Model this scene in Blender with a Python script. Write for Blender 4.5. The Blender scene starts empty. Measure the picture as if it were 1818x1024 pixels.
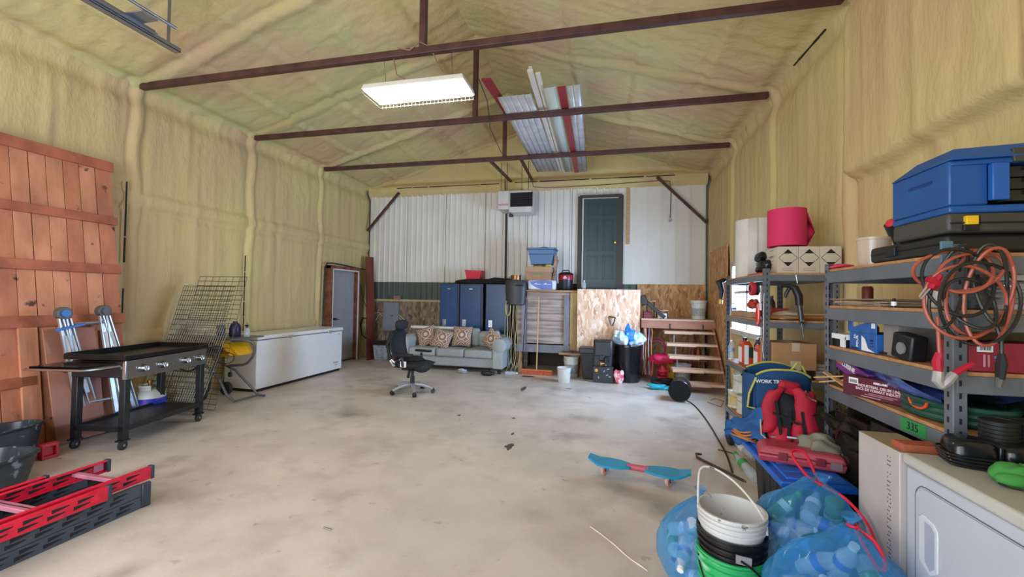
import bpy, bmesh, math, random
import numpy as np
from mathutils import Vector, Matrix, Euler
from math import pi, sin, cos, radians as rad
C = bpy.context.scene
COL = C.collection

# ---------------------------------------------------------------- camera
CF, CYAW, CPITCH, CROLL, CH = 745.13, -0.2313, 0.0199, 0.0173, 1.55
_f = Vector((sin(CYAW)*cos(CPITCH), cos(CYAW)*cos(CPITCH), sin(CPITCH)))
_r0 = Vector((cos(CYAW), -sin(CYAW), 0)); _u0 = _r0.cross(_f)
_r = cos(CROLL)*_r0 + sin(CROLL)*_u0; _u = -sin(CROLL)*_r0 + cos(CROLL)*_u0
cam = bpy.data.cameras.new('camera'); camo = bpy.data.objects.new('camera', cam); COL.objects.link(camo)
cam.sensor_width = 36; cam.lens = CF/1818*36; cam.clip_start = 0.02
camo.matrix_world = Matrix(((_r.x,_u.x,-_f.x,0),(_r.y,_u.y,-_f.y,0),(_r.z,_u.z,-_f.z,CH),(0,0,0,1)))
C.camera = camo
def at(px, py, x=None, y=None, z=None):
    """measured point of the photograph carried to a real plane of the room"""
    d = _f + (px-909)/CF*_r - (py-512)/CF*_u
    t = (x/d.x) if x is not None else (y/d.y) if y is not None else ((z-CH)/d.z)
    return Vector((0,0,CH)) + t*d

# ---------------------------------------------------------------- light
w = bpy.data.worlds.new('world'); C.world = w; w.use_nodes = True
bg = w.node_tree.nodes['Background']; bg.inputs[0].default_value = (0.80,0.89,1.0,1); bg.inputs[1].default_value = 4.0
def area(name, loc, rot, sx, sy, power, col):
    l = bpy.data.lights.new(name,'AREA'); l.shape='RECTANGLE'; l.size=sx; l.size_y=sy; l.energy=power; l.color=col
    o = bpy.data.objects.new(name,l); COL.objects.link(o); o.location=loc; o.rotation_euler=rot; return o
area('daylight_overhead_door', (-3.3,-1.22,1.75), (rad(90),0,0), 4.2, 3.3, 175, (.84,.92,1.0))
area('daylight_window', (2.0,6.74,1.62), (0,rad(90),0), .9, 1.35, 270, (.44,.66,1.0))
C.view_settings.view_transform='Standard'; C.view_settings.look='None'
C.view_settings.exposure=0.0; C.view_settings.gamma=1; C.view_settings.use_curve_mapping=False
C.cycles.use_denoising=True
C.cycles.max_bounces=8; C.cycles.diffuse_bounces=5; C.cycles.transparent_max_bounces=16
C.cycles.sample_clamp_indirect=6; C.cycles.caustics_reflective=False; C.cycles.caustics_refractive=False

# ---------------------------------------------------------------- materials
def lin(h):
    if isinstance(h,str):
        h=h.lstrip('#'); v=[int(h[i:i+2],16)/255 for i in (0,2,4)]
        return tuple(((c/12.92) if c<=.04045 else ((c+.055)/1.055)**2.4) for c in v)+(1,)
    return tuple(h)+(1,)
_mats={}
def mat(name, col, rough=.6, metal=0, col2=None, scale=6, stretch=(1,1,1), detail=4, bump=0, bscale=60, bstretch=(1,1,1), lo=.35, hi=.65, alpha=None, emit=0, coat=0):
    if name in _mats: return _mats[name]
    m=bpy.data.materials.new(name); m.use_nodes=True; nt=m.node_tree; N=nt.nodes; L=nt.links
    b=N['Principled BSDF']; b.inputs['Base Color'].default_value=lin(col); b.inputs['Roughness'].default_value=rough
    b.inputs['Metallic'].default_value=metal; b.inputs['Coat Weight'].default_value=coat
    if emit: b.inputs['Emission Color'].default_value=lin(col); b.inputs['Emission Strength'].default_value=emit
    if alpha is not None: b.inputs['Alpha'].default_value=alpha
    def noise(sc,st,det=4):
        tc=N.new('ShaderNodeTexCoord'); mp=N.new('ShaderNodeMapping'); mp.inputs['Scale'].default_value=st
        nz=N.new('ShaderNodeTexNoise'); nz.inputs['Scale'].default_value=sc; nz.inputs['Detail'].default_value=det
        L.new(tc.outputs['Object'],mp.inputs[0]); L.new(mp.outputs[0],nz.inputs[0]); return nz
    if col2 is None:
        c=lin(col); col2=tuple(max(0,x*.92) for x in c[:3])
    nz=noise(scale,stretch,detail); cr=N.new('ShaderNodeValToRGB')
    cr.color_ramp.elements[0].position=lo; cr.color_ramp.elements[0].color=lin(col)
    cr.color_ramp.elements[1].position=hi; cr.color_ramp.elements[1].color=lin(col2)
    L.new(nz.outputs[0],cr.inputs[0]); L.new(cr.outputs[0],b.inputs['Base Color'])
    if bump:
        n2=noise(bscale,bstretch,5); bp=N.new('ShaderNodeBump'); bp.inputs['Strength'].default_value=bump; bp.inputs['Distance'].default_value=.02
        L.new(n2.outputs[0],bp.inputs['Height']); L.new(bp.outputs[0],b.inputs['Normal'])
    _mats[name]=m; return m
def add_spots(m, col, scale, lo, hi, stretch=(1,1,1), detail=3):
    """a second layer of stains of its own shape over a material"""
    nt=m.node_tree; N=nt.nodes; L=nt.links; b=N['Principled BSDF']
    src=b.inputs['Base Color'].links[0].from_socket
    tc=N.new('ShaderNodeTexCoord'); mp=N.new('ShaderNodeMapping'); mp.inputs['Scale'].default_value=stretch; mp.inputs['Location'].default_value=(3.1,1.7,.4)
    nz=N.new('ShaderNodeTexNoise'); nz.inputs['Scale'].default_value=scale; nz.inputs['Detail'].default_value=detail
    cr=N.new('ShaderNodeValToRGB'); cr.color_ramp.elements[0].position=lo; cr.color_ramp.elements[0].color=(0,0,0,1)
    cr.color_ramp.elements[1].position=hi; cr.color_ramp.elements[1].color=(1,1,1,1)
    mx=N.new('ShaderNodeMix'); mx.data_type='RGBA'
    L.new(tc.outputs['Object'],mp.inputs[0]); L.new(mp.outputs[0],nz.inputs[0]); L.new(nz.outputs[0],cr.inputs[0])
    L.new(cr.outputs[0],mx.inputs['Factor']); L.new(src,mx.inputs[6]); mx.inputs[7].default_value=lin(col)
    L.new(mx.outputs[2],b.inputs['Base Color']); return m
def osb(name, base='#c79a63', dark='#9a6a3c', light='#e0bd8a'):
    if name in _mats: return _mats[name]
    m=mat(name,base,.75); nt=m.node_tree; N=nt.nodes; L=nt.links; b=N['Principled BSDF']
    tc=N.new('ShaderNodeTexCoord'); nz=N.new('ShaderNodeTexNoise'); nz.inputs['Scale'].default_value=5
    mx=N.new('ShaderNodeMix'); mx.data_type='RGBA'; mx.blend_type='LINEAR_LIGHT'; mx.inputs['Factor'].default_value=.05
    mp=N.new('ShaderNodeMapping'); mp.inputs['Scale'].default_value=(26,26,9); mp.inputs['Rotation'].default_value=(0,.4,0)
    v=N.new('ShaderNodeTexVoronoi'); v.inputs['Scale'].default_value=1
    sp=N.new('ShaderNodeSeparateColor'); cr=N.new('ShaderNodeValToRGB'); e=cr.color_ramp.elements
    e[0].position=0; e[0].color=lin(dark); e[1].position=1; e[1].color=lin(light); k=e.new(.5); k.color=lin(base); k=e.new(.25); k.color=lin(base)
    L.new(tc.outputs['Object'],nz.inputs[0]); L.new(tc.outputs['Object'],mx.inputs[6]); L.new(nz.outputs['Color'],mx.inputs[7])
    L.new(mx.outputs[2],mp.inputs[0]); L.new(mp.outputs[0],v.inputs[0]); L.new(v.outputs['Color'],sp.inputs[0]); L.new(sp.outputs[0],cr.inputs[0]); L.new(cr.outputs[0],b.inputs['Base Color'])
    return m
def film(name, tint, alpha=.45, rough=.12):
    """thin plastic film / clear plastic: part see-through, part coloured, glossy"""
    if name in _mats: return _mats[name]
    m=bpy.data.materials.new(name); m.use_nodes=True; N=m.node_tree.nodes; L=m.node_tree.links
    for n in list(N): N.remove(n)
    o=N.new('ShaderNodeOutputMaterial'); t=N.new('ShaderNodeBsdfTransparent'); p=N.new('ShaderNodeBsdfPrincipled'); mx=N.new('ShaderNodeMixShader')
    c=lin(tint); t.inputs[0].default_value=tuple(min(1,.58+.42*x) for x in c[:3])+(1,)
    p.inputs['Base Color'].default_value=c; p.inputs['Roughness'].default_value=rough; p.inputs['Specular IOR Level'].default_value=.8
    lw=N.new('ShaderNodeLayerWeight'); lw.inputs[0].default_value=.35; mr=N.new('ShaderNodeMapRange'); mr.inputs[3].default_value=alpha; mr.inputs[4].default_value=min(1,alpha+.45)
    L.new(lw.outputs[1],mr.inputs[0]); L.new(mr.outputs[0],mx.inputs[0]); L.new(t.outputs[0],mx.inputs[1]); L.new(p.outputs[0],mx.inputs[2]); L.new(mx.outputs[0],o.inputs[0])
    _mats[name]=m; return m
def pl(name,col,rough=.45,**k): return mat(name,col,rough,**k)

# ---------------------------------------------------------------- mesh builder
class M:
    def __init__(s): s.v=[]; s.f=[]
    def add(s,vs,fs):
        n=len(s.v); s.v+= [Vector(v) for v in vs]; s.f+=[[n+i for i in f] for f in fs]; return s
    def box(s,a,b,m=None):
        (x0,y0,z0),(x1,y1,z1)=a,b
        vs=[Vector(p) for p in ((x0,y0,z0),(x1,y0,z0),(x1,y1,z0),(x0,y1,z0),(x0,y0,z1),(x1,y0,z1),(x1,y1,z1),(x0,y1,z1))]
        if m is not None: vs=[m@v for v in vs]
        return s.add(vs,[(0,3,2,1),(4,5,6,7),(0,1,5,4),(1,2,6,5),(2,3,7,6),(3,0,4,7)])
    def cbox(s,c,d,rot=(0,0,0)):
        m=Matrix.Translation(c)@Euler(rot).to_matrix().to_4x4()
        return s.box([-k/2 for k in d],[k/2 for k in d],m)
    def bar(s,p,q,w,h,up=(0,0,1)):
        p,q=Vector(p),Vector(q); d=(q-p); L=d.length; d.normalize(); u=Vector(up)
        if abs(d.dot(u))>.98: u=Vector((1,0,0))
        r=d.cross(u).normalized(); u=r.cross(d)
        m=Matrix(((r.x,d.x,u.x,p.x),(r.y,d.y,u.y,p.y),(r.z,d.z,u.z,p.z),(0,0,0,1)))
        return s.box((-w/2,0,-h/2),(w/2,L,h/2),m)
    def tube(s,pts,r,n=8,closed=False,cap=True):
        pts=[Vector(p) for p in pts]; k=len(pts); rr=r if isinstance(r,(list,tuple)) else [r]*k
        vs=[]; u=None
        for i,p in enumerate(pts):
            a=pts[(i-1)%k] if (i or closed) else p; b=pts[(i+1)%k] if (i<k-1 or closed) else p
            d=(b-a); d=d.normalized() if d.length>1e-9 else Vector((0,0,1))
            if u is None:
                u=d.cross(Vector((0,0,1)));
                if u.length<.05: u=d.cross(Vector((1,0,0)))
            u=(u-d*u.dot(d)).normalized(); w_=d.cross(u)
            for j in range(n): t=2*pi*j/n; vs.append(p+rr[i]*(cos(t)*u+sin(t)*w_))
        fs=[]
        for i in range(k if closed else k-1):
            for j in range(n):
                a=i*n+j; b=i*n+(j+1)%n; c=((i+1)%k)*n+(j+1)%n; d_=((i+1)%k)*n+j; fs.append((a,b,c,d_))
        if cap and not closed: fs+= [tuple(range(n))[::-1], tuple((k-1)*n+j for j in range(n))]
        return s.add(vs,fs)
    def cyl(s,p,q,r,r2=None,n=16): return s.tube([p,q],[r,r if r2 is None else r2],n)
    def lathe(s,prof,c=(0,0,0),n=20,axis='z',sx=1,sy=1,m=None,cap=True):
        vs=[]; 
        for r,z in prof:
            for j in range(n):
                t=2*pi*j/n; v=Vector((r*cos(t)*sx,r*sin(t)*sy,z))
                if axis=='x': v=Vector((v.z,v.x,v.y))
                if axis=='y': v=Vector((v.y,v.z,v.x))
                vs.append((m@v) if m is not None else v+Vector(c))
        k=len(prof); fs=[(i*n+j,i*n+(j+1)%n,(i+1)*n+(j+1)%n,(i+1)*n+j) for i in range(k-1) for j in range(n)]
        if cap:
            if prof[0][0]>1e-6: fs.append(tuple(range(n))[::-1])
            if prof[-1][0]>1e-6: fs.append(tuple((k-1)*n+j for j in range(n)))
        return s.add(vs,fs)
    def prism(s,poly,m,t):
        """poly in local xy, thickness t along local z"""
        n=len(poly); vs=[m@Vector((x,y,0)) for x,y in poly]+[m@Vector((x,y,t)) for x,y in poly]
        return s.add(vs,[tuple(range(n))[::-1],tuple(range(n,2*n))]+[(i,(i+1)%n,n+(i+1)%n,n+i) for i in range(n)])
    def hexa(s,b,t):
        """eight-corner solid: four bottom points, four top points"""
        return s.add(list(b)+list(t),[(0,3,2,1),(4,5,6,7),(0,1,5,4),(1,2,6,5),(2,3,7,6),(3,0,4,7)])
    def blob(s,c,r,seed=0,amp=.15,nu=20,nv=12,freq=3.,flat=None,p=1.0):
        rs=np.random.RandomState(seed); ph=rs.rand(8,4)*6.28; k=rs.randn(8,3)*freq*.5
        vs=[];fs=[]
        for i in range(nv+1):
            th=pi*i/nv
            for j in range(nu):
                fi=2*pi*j/nu; d=np.array([sin(th)*cos(fi),sin(th)*sin(fi),cos(th)])
                e=sum(sin(k[q]@d*2+ph[q,0]) for q in range(8))/4
                e2=np.sign(d)*np.abs(d)**p; q_=e2*(1+amp*e)
                v=Vector((q_[0]*r[0]+c[0],q_[1]*r[1]+c[1],q_[2]*r[2]+c[2]))
                if flat is not None and v.z<flat: v.z=flat
                vs.append(v)
        for i in range(nv):
            for j in range(nu): fs.append((i*nu+j,(i+1)*nu+j,(i+1)*nu+(j+1)%nu,i*nu+(j+1)%nu))
        return s.add(vs,fs)
    def grid(s,nu,nv,fn):
        vs=[fn(i/nu,j/nv) for j in range(nv+1) for i in range(nu+1)]; w_=nu+1
        return s.add(vs,[(j*w_+i,j*w_+i+1,(j+1)*w_+i+1,(j+1)*w_+i) for j in range(nv) for i in range(nu)])
WORLD=set()
def tag(o,label=None,cat=None,group=None,kind=None):
    if label: o['label']=label
    if cat: o['category']=cat
    if group: o['group']=group
    if kind: o['kind']=kind
    return o
def obj(name,m,ma,parent=None,bevel=0,smooth=40,solid=0,seg=2,sub=0,label=None):
    me=bpy.data.meshes.new(name); vs=m.v
    if parent is not None and parent.name in WORLD:
        inv=ROOTM[parent.name]; vs=[inv@v for v in vs]
    me.from_pydata([tuple(v) for v in vs],[],m.f); me.validate(); me.update()
    bm=bmesh.new(); bm.from_mesh(me); bmesh.ops.recalc_face_normals(bm,faces=bm.faces); bm.to_mesh(me); bm.free()
    for p in me.polygons: p.use_smooth=True
    me.set_sharp_from_angle(angle=rad(smooth)); me.materials.append(ma)
    o=bpy.data.objects.new(name,me); COL.objects.link(o)
    if parent is not None:
        o.parent=parent
        if parent.name in WORLD: WORLD.add(o.name); ROOTM[o.name]=ROOTM[parent.name]
    else: 
        WORLD.add(o.name); ROOTM[o.name]=Matrix.Identity(4)
    if bevel:
        b=o.modifiers.new('bevel','BEVEL'); b.width=bevel; b.segments=seg; b.limit_method='ANGLE'; b.angle_limit=rad(35)
    if solid: b=o.modifiers.new('solid','SOLIDIFY'); b.thickness=solid; b.offset=0
    if sub: b=o.modifiers.new('sub','SUBSURF'); b.levels=sub; b.render_levels=sub
    if label: o['label']=label
    return o
ROOTM={}
def thing(name,label,cat,loc=(0,0,0),rz=0,group=None,world=True,rot=None):
    """an Empty at the base of a thing; parts of a 'world' thing are given in room coordinates"""
    o=bpy.data.objects.new(name,None); COL.objects.link(o); o.location=loc; o.rotation_euler=rot or (0,0,rz)
    o.empty_display_size=.1
    mw=Matrix.Translation(loc)@Euler(rot or (0,0,rz)).to_matrix().to_4x4()
    if world: WORLD.add(o.name); ROOTM[o.name]=mw.inverted()
    tag(o,label,cat,group); return o
def solo(name,label,cat,m,ma,loc=None,group=None,**k):
    """a thing that is one mesh, with its origin at its base"""
    vs=m.v; lo=Vector((sum(v.x for v in vs)/len(vs),sum(v.y for v in vs)/len(vs),min(v.z for v in vs)))
    for i in range(len(vs)): vs[i]=vs[i]-lo
    o=obj(name,m,ma,None,**k); o.location=lo; ROOTM[o.name]=Matrix.Translation(lo).inverted(); tag(o,label,cat,group); return o
def copy_tree(o,parent=None):
    c=o.copy(); COL.objects.link(c); c.parent=parent
    for ch in list(o.children): copy_tree(ch,c)
    return c
def struct(name,m,ma,**k): o=obj(name,m,ma,**k); o['kind']='structure'; return o
def text(s,size,ma,parent,mw,name='lettering',ext=.0008,sx=1,align='CENTER',bold=0):
    cu=bpy.data.curves.new('t','FONT'); cu.body=s; cu.size=size; cu.extrude=ext; cu.align_x=align; cu.align_y='CENTER'; cu.resolution_u=2; cu.offset=bold
    t=bpy.data.objects.new('t',cu); COL.objects.link(t); dg=bpy.context.evaluated_depsgraph_get(); dg.update()
    me=bpy.data.meshes.new_from_object(t.evaluated_get(dg)); bpy.data.objects.remove(t); bpy.data.curves.remove(cu)
    me.name=name; me.materials.clear(); me.materials.append(ma); me.transform(Matrix.Diagonal((sx,1,1,1)))
    if parent is not None and parent.name in WORLD: mw=ROOTM[parent.name]@mw
    me.transform(mw); o=bpy.data.objects.new(name,me); COL.objects.link(o); o.parent=parent; return o
def sm(pts,k=6):
    """smooth run of points through the given ones"""
    P=[Vector(p) for p in pts]; P=[P[0]*2-P[1]]+P+[P[-1]*2-P[-2]]; out=[]
    for i in range(1,len(P)-2):
        a,b,c,d=P[i-1:i+3]
        for j in range(k): t=j/k; out.append(.5*((2*b)+(c-a)*t+(2*a-5*b+4*c-d)*t*t+(3*b-a-3*c+d)*t**3))
    return out+[P[-2]]
def frame(origin,xd,yd):
    """matrix whose local x runs along xd and y along yd"""
    x=Vector(xd).normalized(); y=Vector(yd); y=(y-x*y.dot(x)).normalized(); z=x.cross(y); o=Vector(origin)
    return Matrix(((x.x,y.x,z.x,o.x),(x.y,y.y,z.y,o.y),(x.z,y.z,z.z,o.z),(0,0,0,1)))
def fbm(U,V,seed=0,oct=4):
    rs=np.random.RandomState(seed); out=0; a=1; tot=0
    for k in range(oct):
        g=rs.rand(64,64); u=(U*2**k)%64; v=(V*2**k)%64; i=np.floor(u).astype(int)%64; j=np.floor(v).astype(int)%64
        fu=u-np.floor(u); fv=v-np.floor(v); fu=fu*fu*(3-2*fu); fv=fv*fv*(3-2*fv); i1=(i+1)%64; j1=(j+1)%64
        out=out+a*((g[i,j]*(1-fu)+g[i1,j]*fu)*(1-fv)+(g[i,j1]*(1-fu)+g[i1,j1]*fu)*fv-.5); tot+=a; a*=.5
    return out/tot*2
def sheet(name,org,ud,vd,nd,U,V,nu,nv,disp,ma,hole=None,parent=None,clip=None):
    """a wall or slope as a fine grid, really displaced along its normal"""
    u=np.linspace(0,U,nu+1); v=np.linspace(0,V,nv+1); UU,VV=np.meshgrid(u,v); D=disp(UU,VV)
    org,ud,vd,nd=[np.array(k,float) for k in (org,ud,vd,nd)]
    P=org+UU[...,None]*ud+VV[...,None]*vd+D[...,None]*nd; P=P.reshape(-1,3)
    ii,jj=np.meshgrid(np.arange(nu),np.arange(nv)); a=(jj*(nu+1)+ii).ravel()
    F=np.stack([a,a+1,a+nu+2,a+nu+1],1)
    uc=((ii+.5)*U/nu).ravel(); vc=((jj+.5)*V/nv).ravel(); keep=np.ones(len(a),bool)
    if hole: h=hole; keep&=~((uc>h[0])&(uc<h[1])&(vc>h[2])&(vc<h[3]))
    if clip is not None: keep&=clip(uc,vc)
    F=F[keep]; me=bpy.data.meshes.new(name); me.from_pydata(P.tolist(),[],F.tolist()); me.update()
    for p in me.polygons: p.use_smooth=True
    me.materials.append(ma); o=bpy.data.objects.new(name,me); COL.objects.link(o); o['kind']='structure'; o.parent=parent; return o
# ---------------------------------------------------------------- the room
XL,XR,YB,HE,RISE=-6.0,1.96,9.55,4.19,1.2
YT=[4.16,5.96,7.75]; YC=[.57,2.37]+YT; XC=(XL+XR)/2
foam=mat('spray_foam','#cdbb80',.8,col2='#c3a77e',scale=.9,stretch=(1,1,.5),lo=.35,hi=.68,bump=.35,bscale=34,bstretch=(1,1,.35))
foam_roof=mat('spray_foam_roof','#c9b880',.8,col2='#c3a582',scale=.75,lo=.35,hi=.65,bump=.35,bscale=26)
add_spots(foam_roof,'#b7b681',.9,.5,.72)
concrete=mat('concrete','#d8cbbe',.34,col2='#bbafa4',scale=1.3,detail=10,lo=.35,hi=.72,bump=.06,bscale=30)
add_spots(concrete,'#b0a396',3.3,.5,.86,detail=10); add_spots(concrete,'#6f645b',1.5,.58,.86,detail=9); add_spots(concrete,'#cfc4b6',.7,.55,.75,detail=6); add_spots(concrete,'#8a7d72',9,.66,.8,detail=6)
m=M(); m.box((XL-.4,-1.4,-.2),(XR+.4,YB+.3,0)); struct('floor',m,concrete)

def g4(t,c,w,p=4): return np.exp(-np.abs((t-c)/w)**p)
def wall_disp(y0,seed,hs,step=None):
    def f(U,V):
        y=U+y0; D=.022*fbm(U*7,V*.45,seed,3)+.018*fbm(U*1.3,V*1.1,seed+3,4)+.006*fbm(U*14,V*9,seed+5,3)
        warp=.03*fbm(V*1.5,V*0+seed,seed+7,2)
        ribs=0
        for c in YC: ribs=np.maximum(ribs,.5*g4(y+warp,c,.06)); D-=.022*g4(y+warp,c-.09,.03,2)+.018*g4(y+warp,c+.09,.03,2)
        for h in hs: ribs=np.maximum(ribs,.55*g4(V+warp,h,.09)); D-=.02*g4(V+warp,h-.14,.04,2)
        D+=.06*ribs; D-=.05*g4(V,HE-.12,.12,2)
        if step: D=D+.13*(1/(1+np.exp(-(step[0]-.12-y)*60)))*(1/(1+np.exp(-(V-step[1]+.04*fbm(U*2,V*0,9,3))*80)))
        return D
    return f
LW=YB+1.3
sheet('wall_left',(XL-.03,-1.3,0),(0,1,0),(0,0,1),(1,0,0),LW,HE+.06,430,170,wall_disp(-1.3,1,(.93,2.72)),foam)
WY0,WY1,WZ0,WZ1=6.08,7.45,1.10,2.12
sheet('wall_right',(XR+.03,-1.3,0),(0,1,0),(0,0,1),(-1,0,0),LW,HE+.06,430,170,wall_disp(-1.3,21,(.93,),step=(4.16,2.58)),foam,hole=(WY0+1.3,WY1+1.3,WZ0,WZ1))
SL=math.hypot(XC-XL,RISE)
def roof_disp(seed):
    def f(U,V):
        y=U-1.3; D=.03*fbm(U*1.4,V*1.4,seed,4)+.014*fbm(U*9+2*V,V*2.2,seed+2,3)+.006*fbm(U*20,V*12,seed+5,2)
        r=0
        for c in YC+[YB]: w_=c+.05*fbm(V*1.5,V*0+c,seed+9,2); r=np.maximum(r,g4(y,w_,.09,2)); D-=.014*g4(y,w_-.12,.04,2)
        for k in (.85,1.75,2.65,3.5): w_=k+.04*fbm(U*1.2,U*0+k,seed+11,2); r=np.maximum(r,.6*g4(V,w_,.07,2)); D-=.012*g4(V,w_+.1,.035,2)
        return D+.038*r-.05*g4(V,0.1,.1,2)
    return f
sl=Vector((XC-XL,0,RISE)).normalized()
sheet('ceiling',(XL-.05,-1.3,HE),(0,1,0),sl,(sl.z,0,-sl.x),LW+.05,SL+.08,380,150,roof_disp(41),foam_roof)
sheet('ceiling',(XR+.05,-1.3,HE),(0,1,0),(-sl.x,0,sl.z),(-sl.z,0,-sl.x),LW+.05,SL+.08,380,150,roof_disp(61),foam_roof)
# back wall: core, foam gable and header, ribbed sheets, boards
def back_disp(U,V):
    D=.015*fbm(U*8,V*.8,81,3)+.02*fbm(U*1.5,V*1.5,83,4)
    return D+.09*g4(V,.17,.13,4)-.03*g4(V,.36,.05,2)
sheet('wall_back',(XL,YB-.01,HE-.2),(1,0,0),(0,0,1),(0,-1,0),XR-XL,1.5,240,50,back_disp,foam,clip=lambda u,v:(v-.2)<RISE*(1-np.abs(u+XL-XC)/(XC-XL))+.06)
bare=mat('board_core','#8f8371',.9)
m=M(); m.box((XL-.3,YB+.05,-.1),(XR+.3,YB+.15,5.6)); struct('wall_back',m,bare)
m=M(); m.box((XL-.3,-1.35,0),(XL+.55,-1.25,5.6)); m.box((.25,-1.35,0),(XR+.3,-1.25,5.6)); m.box((XL+.55,-1.35,3.5),(.25,-1.25,5.6)); struct('wall_front',m,bare)
m=M(); m.box((XL-.35,-1.3,-.1),(XL-.2,YB+.1,4.4)); struct('wall_left',m,bare)
m=M(); m.box((XR+.2,-1.3,-.1),(XR+.35,WY0-.6,4.4)); m.box((XR+.2,WY1,-.1),(XR+.35,YB+.1,4.4)); m.box((XR+.2,WY0,-.1),(XR+.35,WY1,WZ0-.1)); m.box((XR+.2,WY0,WZ1+.1),(XR+.35,WY1,4.4)); struct('wall_right',m,bare)
for s_ in (-1,1):
    xe=XL if s_<0 else XR
    m=M(); m.hexa([(xe-.2*(-s_)*-1,-1.4,HE+.12),(XC,-1.4,HE+RISE+.22),(XC,YB+.2,HE+RISE+.22),(xe+s_*.2,YB+.2,HE+.12)],[(xe+s_*.3,-1.4,HE+.3),(XC,-1.4,HE+RISE+.4),(XC,YB+.2,HE+RISE+.4),(xe+s_*.3,YB+.2,HE+.3)]); struct('ceiling',m,bare)
def ribbed(x0,x1,z0,z1,y,pitch,depth,ma,name='ribbed_panel',z1b=None):
    m=M(); n=int((x1-x0)/pitch); pts=[]
    for i in range(n+1):
        x=x0+i*pitch
        for dx,dd in ((0,0),(.62,0),(.72,1),(.86,1),(.96,0)):
            xx=x+dx*pitch
            if xx<=x1: pts.append((xx,y-dd*depth))
    pts.append((x1,y)); zt=lambda x: z1+((z1b or z1)-z1)*(x-x0)/(x1-x0)
    vs=[(a,b,z0) for a,b in pts]+[(a,b,zt(a)) for a,b in pts]; k=len(pts)
    m.add(vs,[(i,i+1,k+i+1,k+i) for i in range(k-1)]); return struct(name,m,ma,smooth=20)
white_tin=mat('white_ribbed_steel','#dedcd6',.45,col2='#d2cdc3',scale=.8,detail=3)
green_tin=mat('dark_green_ribbed_steel','#4c5850',.5)
wl=struct('wall_back',M().box((XL,YB-.005,0),(XR,YB+.04,1.9)),mat('dark_backing','#453d36',.9))
for a,b in ((-5.97,-4.95),(-4.94,-3.93),(-3.92,-2.92),(-2.91,-1.9),(-1.89,-.88),(-.87,.22)): 
    o=ribbed(a,b,1.87,4.02,YB-.02,.145,.018,white_tin); o.parent=wl
o=ribbed(.22,XR-.02,1.87,4.0,YB-.02,.29,.008,white_tin); o.parent=wl
o=ribbed(-5.97,-1.88,1.44,1.87,YB-.02,.145,.018,green_tin); o.parent=wl
o=ribbed(-.72,.55,1.70,1.87,YB-.022,.145,.018,green_tin); o.parent=wl
dosb=osb('old_strand_board','#7d6957','#5b4b3e','#a08d78'); rosb=osb('strand_board','#b98653','#8f5f38','#d3a877'); losb=osb('pale_strand_board','#e2b695','#c28f6e','#f4dcc6')
def bit(name,a,b,ma,par,**k): m=M(); m.box(a,b); return obj(name,m,ma,par,**k)
bit('strand_board',(-5.95,YB-.04,0),(-4.55,YB-.01,1.39),dosb,wl); bit('strand_board',(-4.54,YB-.04,0),(-3.2,YB-.01,1.385),dosb,wl)
bit('ledger_strip',(-5.95,YB-.07,1.39),(-3.85,YB-.01,1.44),mat('pale_strip','#b8a878',.8),wl)
bit('strand_board',(.56,YB-.05,.6),(XR-.02,YB-.022,1.875),rosb,wl)
# boards on the right wall by the stair
wr=struct('wall_right',M().box((XR-.055,7.75,0),(XR-.03,8.98,2.50)),rosb)
# visible steel between the foam: header line and girts
rust=mat('rust_brown_steel','#4a2c28',.55,col2='#33201e',scale=9); darkst=mat('dark_gap_steel','#2b211c',.8)
rs=random.Random(4)
def exposed(p,q,w_,name='trim_1'):
    p,q=Vector(p),Vector(q); n=6; m=M()
    for i in range(n):
        if rs.random()<.12: continue
        a=p.lerp(q,i/n); b=p.lerp(q,(i+rs.uniform(.9,1.08))/n); m.bar(a,b,w_*.55,w_*rs.uniform(.3,.6))
    return struct(name,m,darkst)
exposed((-5.2,YB-.12,4.19),(-2.6,YB-.12,4.19),.03); exposed((-2.2,YB-.12,4.2),(1.3,YB-.12,4.2),.035,'trim_2')
exposed((XL+.045,4.35,.83),(XL+.045,5.8,.83),.03,'trim_3'); exposed((XL+.045,6.1,.83),(XL+.045,7.6,.83),.03,'trim_4'); exposed((XL+.045,2.9,.83),(XL+.045,4.0,.83),.03,'trim_5')
exposed((XR-.05,4.4,4.08),(XR-.05,5.1,4.12),.03,'trim_6')
for k,c in enumerate(YT[:2]):
    exposed((XL+.01,c-.13,.9),(XL+.01,c-.13,2.9-k*.5),.026,'trim_%d'%(7+k))
# ---------------------------------------------------------------- trusses
rustpole=mat('rust_primer_tube','#56332f',.5,col2='#3e2422',scale=6)
names=['nearest the camera','in the middle','farthest back']
for i,y in enumerate(YT):
    t=thing('tie_beam','rust brown steel tie beam spanning the roof, the one '+names[i],'beam',(XC,y,HE),group='roof tie beams')
    m=M(); m.bar((XL+.02,y,HE+.01),(XR-.02,y,HE+.01),.07,.075); obj('cross_bar',m,rustpole,t,bevel=.006)
    m=M(); m.bar((XC,y,HE+.04),(XC,y,HE+RISE+.02),.07,.07); obj('king_post',m,rustpole,t,bevel=.006)
for lab,p,q in (('dark diagonal steel brace at the left end of the back wall',(-5.97,9.4,3.15),(-5.12,9.4,4.08)),('dark diagonal steel brace at the right end of the back wall',(1.93,9.4,3.16),(.93,9.4,4.17)),
    ('dark brace from the farthest tie beam down to the header, above the heater',(-2.35,7.75,4.22),(-2.28,9.38,4.22)),('dark brace from the farthest tie beam down to the header, beside the metal sheets',(-1.72,7.75,4.22),(-1.78,9.38,4.22))):
    m=M(); m.bar(p,q,.05,.05); solo('diagonal_brace',lab,'brace',m,rustpole,group='steel braces')
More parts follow.
